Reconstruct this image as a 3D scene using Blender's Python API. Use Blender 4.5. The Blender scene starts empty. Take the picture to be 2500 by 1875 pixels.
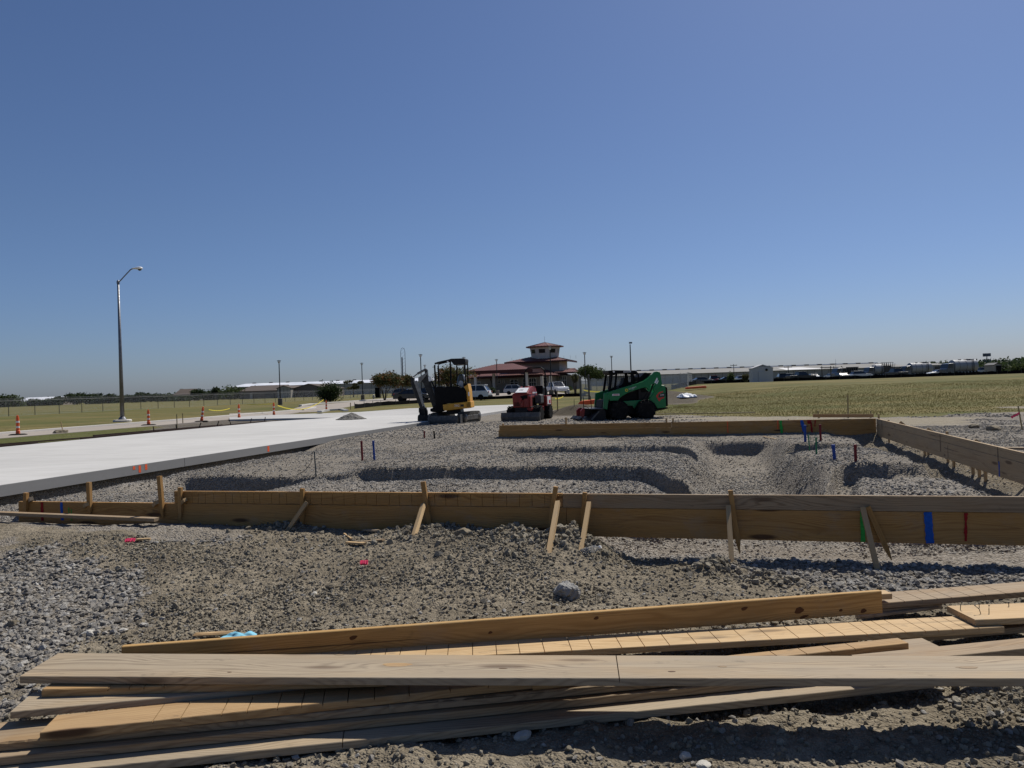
import bpy, bmesh, math, random
import numpy as np
from mathutils import Vector, Matrix, Euler
random.seed(7); RNG = np.random.default_rng(7)
R = math.radians
scene = bpy.context.scene
COL = scene.collection

# ------------------------------------------------------------------ camera
CAM_Z = 1.65; FPX = 1800.0; ROLL = R(-1.87); PITCH = R(0.175)
cd = bpy.data.cameras.new('camera'); cam = bpy.data.objects.new('camera', cd); COL.objects.link(cam)
cd.sensor_width = 36; cd.lens = 36*FPX/2500; cd.clip_start = .05; cd.clip_end = 6000
cam.matrix_world = Matrix.Translation((0, 0, CAM_Z)) @ Matrix.Rotation(R(90)+PITCH, 4, 'X') @ Matrix.Rotation(ROLL, 4, 'Z')
scene.camera = cam

# ------------------------------------------------------------------ sky, sun, exposure
SUN_EL, SUN_AZ = R(52), R(37)            # azimuth to the right of straight ahead (+Y)
w = bpy.data.worlds.new('World'); scene.world = w; w.use_nodes = True
wn = w.node_tree.nodes; wl = w.node_tree.links
sky = wn.new('ShaderNodeTexSky'); sky.sky_type = 'NISHITA'; sky.sun_disc = False
sky.sun_elevation = SUN_EL; sky.sun_rotation = SUN_AZ
sky.altitude = 0; sky.air_density = 1.0; sky.dust_density = .65; sky.ozone_density = 6
bg = wn['Background']; bg.inputs[1].default_value = .06
tint = wn.new('ShaderNodeMix'); tint.data_type = 'RGBA'; tint.blend_type = 'MULTIPLY'; tint.inputs[0].default_value = 1
wtc = wn.new('ShaderNodeTexCoord'); wsp = wn.new('ShaderNodeSeparateXYZ'); wl.new(wtc.outputs['Generated'], wsp.inputs[0])
wmr = wn.new('ShaderNodeMapRange'); wl.new(wsp.outputs[2], wmr.inputs[0]); wmr.inputs[1].default_value = .0; wmr.inputs[2].default_value = .22
wmx = wn.new('ShaderNodeMix'); wmx.data_type = 'RGBA'; wl.new(wmr.outputs[0], wmx.inputs[0])
wmx.inputs[6].default_value = (.88, .965, 1.28, 1); wmx.inputs[7].default_value = (.965, 1.0, 1.15, 1)       # the camera's slightly blue daylight balance
wl.new(wmx.outputs[2], tint.inputs[7])
wl.new(sky.outputs[0], tint.inputs[6]); wl.new(tint.outputs[2], bg.inputs[0])
sd = bpy.data.lights.new('sun', 'SUN'); sun = bpy.data.objects.new('sun', sd); COL.objects.link(sun)
sd.energy = 4.9; sd.angle = R(.5); sd.color = (1, .95, .87)
TO_SUN = Vector((math.cos(SUN_EL)*math.sin(SUN_AZ), math.cos(SUN_EL)*math.cos(SUN_AZ), math.sin(SUN_EL)))
sun.rotation_euler = TO_SUN.to_track_quat('Z', 'Y').to_euler(); sun.location = (20, 20, 40)
vs = scene.view_settings
vs.view_transform = 'Standard'; vs.look = 'None'; vs.gamma = 1; vs.exposure = 0; vs.use_curve_mapping = False
scene.cycles.max_bounces = 6

# ------------------------------------------------------------------ measuring: photo pixel -> place
_f = Vector((0, math.cos(PITCH), math.sin(PITCH))); _u0 = Vector((0, -math.sin(PITCH), math.cos(PITCH)))
_r = Vector((1, 0, 0))*math.cos(ROLL) + _u0*math.sin(ROLL)
_u = -Vector((1, 0, 0))*math.sin(ROLL) + _u0*math.cos(ROLL)
CP = Vector((0, 0, CAM_Z))
def ray(px, py): return _f + _r*((px-1250)/FPX) - _u*((py-937.5)/FPX)
def G(px, py, z):                      # on the level z
    d = ray(px, py); return CP + d*((z-CAM_Z)/d.z)
def D(px, py, Y):                      # at distance Y
    d = ray(px, py); return CP + d*(Y/d.y)
def hor(px): return 943-.0327*(px-1250)
U = Vector((math.cos(R(15)), -math.sin(R(15)), 0)); V = Vector((math.sin(R(15)), math.cos(R(15)), 0)); Z = Vector((0, 0, 1))
def ST(s, t, z=0): return U*s + V*t + Z*z          # building-site axes
def PT(px, py, t):                     # on the upright plane t = const
    d = ray(px, py); return CP + d*((t-CP.dot(V))/d.dot(V))
def PS(px, py, s):
    d = ray(px, py); return CP + d*((s-CP.dot(U))/d.dot(U))

# ------------------------------------------------------------------ object helpers
def tag(o, label=None, cat=None, group=None, kind=None):
    if label: o['label'] = label
    if cat: o['category'] = cat
    if group: o['group'] = group
    if kind: o['kind'] = kind
    return o
def thing(name, label, cat, loc=(0, 0, 0), rz=0, group=None):
    o = bpy.data.objects.new(name, None); COL.objects.link(o); o.empty_display_size = .2
    o.matrix_basis = Matrix.Translation(loc) @ Matrix.Rotation(rz, 4, 'Z')
    return tag(o, label, cat, group)
def put(o, M, parent=None):            # M = world matrix of a child of a top-level thing
    if parent is not None:
        o.parent = parent; o.matrix_basis = parent.matrix_basis.inverted() @ M
    else: o.matrix_basis = M
    return o
def link(name, me, mat=None, parent=None, M=None):
    o = bpy.data.objects.new(name, me); COL.objects.link(o)
    if mat and not me.materials: me.materials.append(mat)
    if M is not None: put(o, M, parent)
    elif parent is not None: o.parent = parent
    return o
def copy_tree(root, loc=None, rz=None, sc=None, label=None):
    r = root.copy(); COL.objects.link(r)
    for ch in [c for c in root.children]:
        c = ch.copy(); COL.objects.link(c); c.parent = r; c.matrix_parent_inverse = ch.matrix_parent_inverse
        for g in [k for k in ch.children]:
            d = g.copy(); COL.objects.link(d); d.parent = c; d.matrix_parent_inverse = g.matrix_parent_inverse
    if loc is not None:
        M = Matrix.Translation(loc) @ Matrix.Rotation(rz or 0, 4, 'Z')
        if sc: M = M @ Matrix.Diagonal((*sc, 1) if hasattr(sc, '__len__') else (sc, sc, sc, 1))
        r.matrix_basis = M
    if label: r['label'] = label
    return r
class MB:
    def __init__(s): s.v = []; s.f = []
    def add(s, vs, fs, M=None):
        n = len(s.v)
        s.v += [tuple(M @ Vector(p)) if M is not None else tuple(p) for p in vs]
        s.f += [tuple(i+n for i in f) for f in fs]; return s
    def box(s, c, d, M=None):
        x, y, z = [k/2 for k in d]; cx, cy, cz = c
        vs = [(cx+a*x, cy+b*y, cz+e*z) for a in (-1, 1) for b in (-1, 1) for e in (-1, 1)]
        return s.add(vs, [(0, 1, 3, 2), (4, 6, 7, 5), (0, 4, 5, 1), (2, 3, 7, 6), (0, 2, 6, 4), (1, 5, 7, 3)], M)
    def bb(s, x0, x1, y0, y1, z0, z1, M=None):
        return s.box(((x0+x1)/2, (y0+y1)/2, (z0+z1)/2), (x1-x0, y1-y0, z1-z0), M)
    def bar(s, p, q, wd, h, up=(0, 0, 1), w2=None, h2=None):
        p, q = Vector(p), Vector(q); d = (q-p).normalized(); up = Vector(up)
        sd = d.cross(up)
        if sd.length < 1e-4: sd = d.cross(Vector((0, 1, 0)))
        sd.normalize(); u = sd.cross(d)
        vs = []
        for c, a, b in ((p, wd, h), (q, w2 or wd, h2 or h)):
            vs += [c+sd*(i*a/2)+u*(j*b/2) for i, j in ((-1, -1), (1, -1), (1, 1), (-1, 1))]
        return s.add(vs, [(0, 1, 2, 3), (7, 6, 5, 4), (0, 4, 5, 1), (1, 5, 6, 2), (2, 6, 7, 3), (3, 7, 4, 0)])
    def tube(s, pts, r, n=8, r2=None, cap=True):
        pts = [Vector(p) for p in pts]; m = len(pts); vs = []; fs = []
        for i, p in enumerate(pts):
            d = (pts[min(i+1, m-1)]-pts[max(i-1, 0)]).normalized()
            a = d.cross(Vector((0, 0, 1)) if abs(d.z) < .95 else Vector((1, 0, 0))).normalized(); b = d.cross(a)
            rr = r if r2 is None else r+(r2-r)*i/(m-1)
            vs += [p+a*(rr*math.cos(2*math.pi*k/n))+b*(rr*math.sin(2*math.pi*k/n)) for k in range(n)]
        for i in range(m-1):
            for k in range(n):
                fs.append((i*n+k, i*n+(k+1) % n, (i+1)*n+(k+1) % n, (i+1)*n+k))
        if cap: fs += [tuple(range(n))[::-1], tuple(range((m-1)*n, m*n))]
        return s.add(vs, fs)
    def prof(s, pts, y0, y1, M=None):       # outline in x,z pushed along y
        n = len(pts)
        vs = [(x, y0, z) for x, z in pts]+[(x, y1, z) for x, z in pts]
        fs = [tuple(range(n)), tuple(range(n, 2*n))[::-1]]+[(i, i+n, (i+1) % n+n, (i+1) % n) for i in range(n)]
        return s.add(vs, fs, M)
    def lathe(s, pr, n=24, M=None):         # pr = (radius, height) about z
        vs = []; fs = []; m = len(pr)
        for r_, z_ in pr: vs += [(r_*math.cos(2*math.pi*k/n), r_*math.sin(2*math.pi*k/n), z_) for k in range(n)]
        for i in range(m-1):
            for k in range(n): fs.append((i*n+k, i*n+(k+1) % n, (i+1)*n+(k+1) % n, (i+1)*n+k))
        if pr[0][0] > 1e-4: fs.append(tuple(range(n))[::-1])
        if pr[-1][0] > 1e-4: fs.append(tuple(range((m-1)*n, m*n)))
        return s.add(vs, fs, M)
    def mesh(s, name, smooth=False, fix=True):
        me = bpy.data.meshes.new(name); me.from_pydata([tuple(v) for v in s.v], [], s.f)
        if fix:
            bm = bmesh.new(); bm.from_mesh(me); bmesh.ops.remove_doubles(bm, verts=bm.verts, dist=1e-5)
            bmesh.ops.recalc_face_normals(bm, faces=bm.faces); bm.to_mesh(me); bm.free()
        if smooth:
            for p in me.polygons: p.use_smooth = True
        return me
    def build(s, name, mat, parent=None, M=None, smooth=False, bevel=0, fix=True):
        me = s.mesh(name, smooth, fix); o = link(name, me, mat)
        if M is not None or parent is None: put(o, M or Matrix.Identity(4), parent)
        else: o.parent = parent            # shape given in the thing's own axes
        if bevel:
            b = o.modifiers.new('bevel', 'BEVEL'); b.width = bevel; b.segments = 2; b.limit_method = 'ANGLE'
        return o
def text(body, size, M, mat, parent, name='lettering', ext=.001, local=True):
    cu = bpy.data.curves.new(name, 'FONT'); cu.body = body; cu.size = size; cu.extrude = ext; cu.align_x = 'CENTER'; cu.align_y = 'CENTER'
    t = bpy.data.objects.new(name, cu); COL.objects.link(t)
    dg = bpy.context.evaluated_depsgraph_get(); me = bpy.data.meshes.new_from_object(t.evaluated_get(dg))
    bpy.data.objects.remove(t); me.materials.clear()
    o = link(name, me, mat); o.parent = parent; o.matrix_basis = M; return o
XZ = Matrix(((1, 0, 0, 0), (0, 0, -1, 0), (0, 1, 0, 0), (0, 0, 0, 1)))   # writing that stands up and faces -y

# ------------------------------------------------------------------ materials
class NT:
    def __init__(s, name):
        s.m = bpy.data.materials.new(name); s.m.use_nodes = True; s.t = s.m.node_tree
        s.b = s.t.nodes['Principled BSDF']
    def n(s, ty, **kw):
        nd = s.t.nodes.new(ty)
        for k, v in kw.items(): setattr(nd, k, v)
        return nd
    def set(s, sock, v):
        if hasattr(v, 'is_output') or isinstance(v, bpy.types.NodeSocket): s.t.links.new(v, sock)
        else:
            if hasattr(sock.default_value, '__len__') and not hasattr(v, '__len__'): v = (v,)*len(sock.default_value)
            if hasattr(v, '__len__') and len(v) == 3 and len(sock.default_value) == 4: v = (*v, 1)
            sock.default_value = v
    def coord(s, kind='Object'): return s.n('ShaderNodeTexCoord').outputs[kind]
    def scale(s, v, sc, off=(0, 0, 0)):
        m = s.n('ShaderNodeMapping'); s.set(m.inputs['Vector'], v); s.set(m.inputs['Scale'], sc); s.set(m.inputs['Location'], off); return m.outputs[0]
    def noise(s, v, sc, det=3, rough=.55, out='Fac', dist=0):
        m = s.n('ShaderNodeTexNoise'); s.set(m.inputs['Vector'], v); s.set(m.inputs['Scale'], sc); s.set(m.inputs['Detail'], det); s.set(m.inputs['Roughness'], rough); s.set(m.inputs['Distortion'], dist)
        return m.outputs[out]
    def vor(s, v, sc, out='Distance', feat='F1'):
        m = s.n('ShaderNodeTexVoronoi'); m.feature = feat; s.set(m.inputs['Vector'], v); s.set(m.inputs['Scale'], sc); return m.outputs[out]
    def math(s, op, a, b=0., c=0., clamp=False):
        m = s.n('ShaderNodeMath'); m.operation = op; m.use_clamp = clamp
        for i, q in enumerate((a, b, c)): s.set(m.inputs[i], q)
        return m.outputs[0]
    def rng(s, v, a, b, c=0., d=1., smooth=True):
        m = s.n('ShaderNodeMapRange'); m.interpolation_type = 'SMOOTHSTEP' if smooth else 'LINEAR'
        for i, q in enumerate((v, a, b, c, d)): s.set(m.inputs[i], q)
        return m.outputs[0]
    def mix(s, f, a, b, mode='MIX'):
        m = s.n('ShaderNodeMix'); m.data_type = 'RGBA'; m.blend_type = mode
        s.set(m.inputs[0], f); s.set(m.inputs[6], a); s.set(m.inputs[7], b); return m.outputs[2]
    def bump(s, h, st=.4, d=.01, nrm=None):
        m = s.n('ShaderNodeBump'); s.set(m.inputs['Strength'], st); s.set(m.inputs['Distance'], d); s.set(m.inputs['Height'], h)
        if nrm: s.set(m.inputs['Normal'], nrm)
        s.t.links.new(m.outputs[0], s.b.inputs['Normal']); return m.outputs[0]
    def fin(s, col, rough=.8, spec=.3, metal=0):
        s.set(s.b.inputs['Base Color'], col); s.set(s.b.inputs['Roughness'], rough); s.set(s.b.inputs['Specular IOR Level'], spec); s.set(s.b.inputs['Metallic'], metal); return s.m
def plain(name, col, rough=.6, spec=.4, metal=0, var=.25, sc=6, dirt=None, dirt_amt=.4, bump=0):
    n = NT(name); v = n.coord(); k = n.noise(v, sc, 4)
    c = n.mix(n.rng(k, .3, .7), tuple(x*(1-var) for x in col), tuple(min(1, x*(1+var*.6)) for x in col))
    if dirt: c = n.mix(n.math('MULTIPLY', n.rng(n.noise(v, sc*.6, 6, .7), .45, .7), dirt_amt), c, dirt)
    r = n.rng(n.noise(v, sc*2, 3), .2, .8, max(0, rough-.12), min(1, rough+.12))
    if bump: n.bump(n.noise(v, sc*8, 4), .5, bump)
    return n.fin(c, r, spec, metal)
def wood(name, light, dark, grey=.0, knots=.8, ring=.010):
    n = NT(name); v = n.coord(); oi = n.n('ShaderNodeObjectInfo').outputs['Random']
    cx = n.n('ShaderNodeCombineXYZ'); n.set(cx.inputs[0], n.math('MULTIPLY', oi, 57.)); n.set(cx.inputs[1], n.math('MULTIPLY', oi, 13.))
    va = n.n('ShaderNodeVectorMath'); va.operation = 'ADD'; n.set(va.inputs[0], v); n.set(va.inputs[1], cx.outputs[0]); p = va.outputs[0]
    sp = n.n('ShaderNodeSeparateXYZ'); n.set(sp.inputs[0], v)
    low = n.math('SUBTRACT', n.noise(n.scale(p, (.55, 1.4, 1.4)), 1., 2, .5), .5)
    kd = n.vor(n.scale(p, (1.15, 6, 6)), 1.)
    kn = n.rng(kd, .09, .20, 1., 0.)
    yy = n.math('ADD', n.math('SUBTRACT', sp.outputs[1], .12), n.math('MULTIPLY', low, .42))
    yy = n.math('ADD', yy, n.math('MULTIPLY', n.math('SUBTRACT', n.noise(n.scale(p, (1.6, 9, 9)), 1., 3, .6), .5), .045))
    zz = n.math('ADD', sp.outputs[2], .05)
    r_ = n.math('SQRT', n.math('ADD', n.math('MULTIPLY', yy, yy), n.math('MULTIPLY', zz, zz)))
    r_ = n.math('ADD', r_, n.math('MULTIPLY', n.rng(kd, 0., .45, 1., 0.), .02))
    fine = n.noise(n.scale(p, (2.5, 60, 60)), 1., 3, .6)
    irr = n.math('MULTIPLY', n.math('SUBTRACT', n.noise(n.scale(p, (.3, 22, 22)), 1., 2, .5), .5), 9.)
    rg = n.math('POWER', n.math('MULTIPLY_ADD', n.math('SINE', n.math('ADD', n.math('MULTIPLY_ADD', r_, 6.283/ring, n.math('MULTIPLY', fine, 2.2)), irr)), .5, .5), 2.2)
    rg = n.math('MULTIPLY', rg, n.rng(n.noise(n.scale(p, (.8, 12, 12)), 1., 3), .3, .65, .25, 1.))
    fib = n.noise(n.scale(p, (4, 260, 260)), 1., 2, .6)
    c = n.mix(n.math('MULTIPLY', rg, .72), light, dark)
    c = n.mix(n.math('MULTIPLY', n.rng(fib, .35, .7), .5), c, dark)
    blot = n.noise(n.scale(p, (1.2, 5, 5)), 1., 4, .6)
    c = n.mix(n.math('MULTIPLY', n.rng(blot, .45, .75), .35), c, tuple(x*.55 for x in light))
    if grey:
        gm = n.math('MULTIPLY', n.rng(n.noise(n.scale(p, (.9, 7, 7)), 1., 4, .6), .25, .6), grey)
        gc = n.mix(rg, (.345, .295, .22), (.19, .16, .12))
        c = n.mix(gm, c, gc)
    c = n.mix(n.math('MULTIPLY', kn, knots), c, (.06, .028, .014))
    st = n.rng(n.noise(n.scale(p, (6, 14, 14)), 1., 5, .65), .6, .75)
    c = n.mix(n.math('MULTIPLY', st, .45), c, (.085, .07, .052))
    sm = n.rng(n.noise(n.scale(p, (2.2, 3.5, 3.5)), 1., 6, .7), .52, .70); c = n.mix(n.math('MULTIPLY', sm, .3), c, (.30, .255, .19))
    crk = n.rng(n.noise(n.scale(p, (.45, 38, 38)), 1., 2, .5), .70, .735); c = n.mix(n.math('MULTIPLY', crk, .7), c, (.035, .024, .016))
    n.bump(n.math('ADD', n.math('MULTIPLY', rg, .5), n.math('SUBTRACT', fib, crk)), .45, .002)
    return n.fin(c, .75, .25)

M = {}
M['pine'] = wood('fresh_pine', (.57, .405, .22), (.39, .245, .11), 0, .6)
M['pine_tan'] = wood('tan_pine', (.47, .335, .185), (.29, .185, .09), .25, .7)
M['pine_form'] = wood('form_pine', (.44, .245, .075), (.23, .105, .028), .10, .9)
M['pine_warm'] = wood('warm_pine', (.45, .285, .125), (.26, .14, .052), .2, .9)
M['wood_mid'] = wood('part_weathered_wood', (.34, .225, .115), (.19, .115, .055), .45, .6)
M['wood_grey'] = wood('weathered_grey_wood', (.42, .315, .195), (.21, .15, .09), .6, .6)
M['stake'] = wood('stake_wood', (.52, .36, .18), (.33, .20, .085), .2, .3, .006)
M['boom_paint'] = plain('black_boom_paint', (.010, .010, .011), .45, .3, 0, .35, 9, (.11, .10, .085), .3)
M['window_dark'] = plain('dark_window', (.008, .009, .010), .35, .25, 0, .2, 2)
M['knot'] = wood('knot_wood', (.13, .058, .022), (.05, .02, .01), 0, 0, .006)
M['lath'] = wood('lath_wood', (.36, .29, .13), (.24, .18, .07), .2, .2, .005)
M['steel_pole'] = plain('galvanised_pole', (.16, .165, .18), .45, .5, .6, .15)
M['dark_metal'] = plain('dark_metal', (.014, .013, .013), .55, .3, .2, .3, 8)
M['black'] = plain('black_plastic', (.0045, .0045, .005), .55, .12, 0, .3, 9, (.03, .027, .022), .15)
M['rubber'] = plain('tyre_rubber', (.010, .010, .010), .85, .12, 0, .3, 12, (.07, .062, .05), .35)
M['tread'] = plain('dusty_rubber', (.06, .058, .054), .9, .2, 0, .3, 12, (.17, .155, .125), .6)
M['steel'] = plain('worn_steel', (.20, .195, .19), .42, .5, .7, .3, 10, (.13, .11, .085), .6)
M['grey_paint'] = plain('dusty_dark_steel', (.085, .083, .08), .55, .35, .1, .3, 10, (.22, .20, .17), .45)
M['yellow_paint'] = plain('yellow_machine_paint', (.62, .31, .028), .45, .4, 0, .12, 6, (.26, .17, .07), .3)
M['green_paint'] = plain('green_machine_paint', (.003, .17, .05), .38, .4, 0, .12, 4, (.04, .11, .05), .2)
M['red_paint'] = plain('red_machine_paint', (.23, .016, .012), .4, .4, 0, .15, 5, (.14, .055, .04), .3)
M['white_paint'] = plain('white_paint', (.8, .8, .79), .45, .5, 0, .06, 5)
M['decal_white'] = plain('white_decal', (.78, .78, .78), .5, .4, 0, .05, 5)
M['decal_black'] = plain('black_decal', (.015, .015, .015), .5, .4, 0, .05, 5)
M['decal_red'] = plain('red_decal', (.55, .03, .03), .5, .4, 0, .05, 5)
M['decal_yellow'] = plain('yellow_decal', (.85, .6, .03), .5, .4, 0, .05, 5)
M['orange_plastic'] = plain('orange_plastic', (.72, .10, .018), .5, .4, 0, .15, 8, (.3, .15, .08), .3)
M['orange_paint'] = plain('orange_marking_paint', (.85, .13, .045), .7, .2, 0, .15, 30)
M['blue_paint'] = plain('blue_marking_paint', (.012, .09, .42), .7, .2, 0, .2, 30)
M['green_mark'] = plain('green_marking_paint', (.035, .36, .06), .7, .2, 0, .2, 30)
M['red_mark'] = plain('red_marking_paint', (.27, .012, .014), .7, .2, 0, .2, 30)
M['dark_mark'] = plain('dark_marking_paint', (.05, .035, .035), .7, .2, 0, .2, 30)
M['pink'] = plain('pink_ribbon', (.85, .06, .15), .7, .2, 0, .15, 30)
M['pipe_blue'] = plain('blue_taped_pipe', (.014, .055, .27), .55, .3, 0, .25, 20)
M['pipe_red'] = plain('red_taped_pipe', (.16, .012, .016), .55, .3, 0, .25, 20)
M['pipe_green'] = plain('green_conduit', (.035, .19, .085), .55, .3, 0, .25, 20)
M['pipe_grey'] = plain('grey_conduit', (.09, .10, .095), .55, .3, 0, .25, 20)
M['rebar'] = plain('rusty_rebar', (.055, .035, .028), .85, .2, .2, .35, 30)
M['reflect'] = plain('white_reflective_band', (.72, .70, .64), .5, .4, 0, .12, 12)
M['tape'] = plain('yellow_tape', (.85, .70, .07), .5, .3, 0, .1, 8)
M['car_white'] = plain('white_car_paint', (.66, .67, .68), .2, .6, 0, .04, 2)
M['car_silver'] = plain('silver_car_paint', (.34, .36, .39), .25, .6, .3, .06, 2)
M['car_black'] = plain('black_car_paint', (.012, .012, .014), .2, .6, 0, .1, 2)
M['car_grey'] = plain('grey_car_paint', (.10, .105, .115), .25, .6, .2, .06, 2)
M['car_red'] = plain('dark_red_car_paint', (.20, .03, .03), .25, .6, 0, .06, 2)
M['glass'] = plain('dark_glass', (.012, .015, .018), .08, .7, 0, .2, 2)
M['rim'] = plain('alloy_rim', (.30, .30, .31), .35, .5, .6, .1, 4)
M['lamp_red'] = plain('tail_lamp', (.30, .015, .015), .25, .5, 0, .1, 4)
M['lamp_clear'] = plain('clear_lamp', (.7, .7, .7), .2, .6, 0, .05, 4)
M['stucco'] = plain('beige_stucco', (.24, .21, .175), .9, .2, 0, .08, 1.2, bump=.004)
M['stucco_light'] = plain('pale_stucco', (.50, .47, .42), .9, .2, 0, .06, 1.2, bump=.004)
M['roof_red'] = plain('red_seam_roof', (.125, .042, .038), .6, .25, 0, .15, .6)
M['fascia'] = plain('dark_red_fascia', (.045, .012, .012), .6, .2, 0, .12, 2)
M['frame_white'] = plain('white_window_frame', (.66, .64, .60), .5, .4, 0, .05, 4)
M['metal_wall'] = plain('tan_metal_wall', (.34, .32, .28), .6, .3, .1, .10, .3)
M['metal_wall_pale'] = plain('pale_metal_wall', (.46, .46, .46), .6, .3, .1, .08, .3)
M['brown_wall'] = plain('brown_metal_wall', (.15, .12, .10), .7, .3, 0, .12, .3)
M['brown_roof'] = plain('brown_roof', (.105, .085, .072), .8, .15, 0, .12, .3)
M['white_roof'] = plain('white_metal_roof', (.74, .75, .77), .4, .4, .1, .08, .1)
M['grey_roof'] = plain('grey_metal_roof', (.22, .215, .20), .8, .15, 0, .12, .1)
M['tank'] = plain('tanker_aluminium', (.34, .35, .365), .6, .3, .1, .15, .6)
M['silt'] = plain('black_silt_fabric', (.007, .007, .008), .95, .05, 0, .3, 3)
M['chain'] = plain('galvanised_wire', (.50, .51, .52), .6, .3, 0, .1, 3)
M['fence_post'] = plain('fence_post', (.10, .095, .085), .6, .4, .4, .2, 3)
M['rail'] = plain('fence_rail', (.36, .35, .32), .5, .4, .4, .1, 3)
M['cloth_blue'] = plain('light_blue_cloth', (.20, .47, .60), .9, .1, 0, .15, 20)
M['sheet_white'] = plain('white_plastic_sheet', (.72, .73, .74), .5, .3, 0, .1, 4)
M['bark'] = plain('bark', (.085, .07, .055), .95, .1, 0, .3, 8)

# ------------------------------------------------------------------ lie of the land
def _h(ix, iy, sd):
    n = (ix.astype(np.int64)*374761393+iy.astype(np.int64)*668265263+sd*982451653) & 0xffffffff
    n = ((n ^ (n >> 13))*1274126177) & 0xffffffff
    return ((n ^ (n >> 16)) & 0xffff)/65535.0
def vn(x, y, sc, sd=0):
    x = x/sc; y = y/sc; ix = np.floor(x); iy = np.floor(y); fx = x-ix; fy = y-iy
    fx = fx*fx*(3-2*fx); fy = fy*fy*(3-2*fy)
    a = _h(ix, iy, sd); b = _h(ix+1, iy, sd); c = _h(ix, iy+1, sd); d = _h(ix+1, iy+1, sd)
    return (a+(b-a)*fx)*(1-fy)+(c+(d-c)*fx)*fy-.5
def rot(x, y, a): return x*math.cos(a)-y*math.sin(a), x*math.sin(a)+y*math.cos(a)
def fbm(x, y, sc, o=4, sd=0, g=.5):
    t = 0; a = 1
    for i in range(o):
        x2, y2 = rot(x, y, 1.1*i+.4); t = t+a*vn(x2, y2, sc, sd+i*17); sc *= .47; a *= g
    return t
def ss(a, b, x):
    t = np.clip((x-a)/(b-a), 0, 1); return t*t*(3-2*t)
def pip(poly, x, y):
    inn = np.zeros(np.shape(x), bool); n = len(poly)
    for i in range(n):
        x0, y0 = poly[i]; x1, y1 = poly[(i+1) % n]
        if y0 == y1: continue
        c = ((y0 > y) != (y1 > y)) & (x < (x1-x0)*(y-y0)/(y1-y0)+x0); inn ^= c
    return inn
def gp(pts, z): return [tuple(G(px, py, z)[:2]) for px, py in pts]
SLAB_Z = .35
WHITE = [tuple(ST(s, t)[:2]) for s, t in ((-10.9, 2), (-20.2, 2), (-20.2, 31.), (-18.5, 34))]+gp([(870, 1016), (1000, 1012), (1240, 1001)], SLAB_Z)
GREYL = gp([(1244, 1000.6), (1000, 1011.6), (870, 1015.6), (700, 1018), (560, 1021), (560, 1016), (640, 1011.5), (880, 1003), (1000, 994.5), (1262, 985), (1300, 985), (1300, 998)], SLAB_Z-.01)
def hump(x, y, cx, cy, rx, ry, a=0):
    u, v = rot(x-cx, y-cy, a); return np.exp(-((u/rx)**2+(v/ry)**2))
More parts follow.
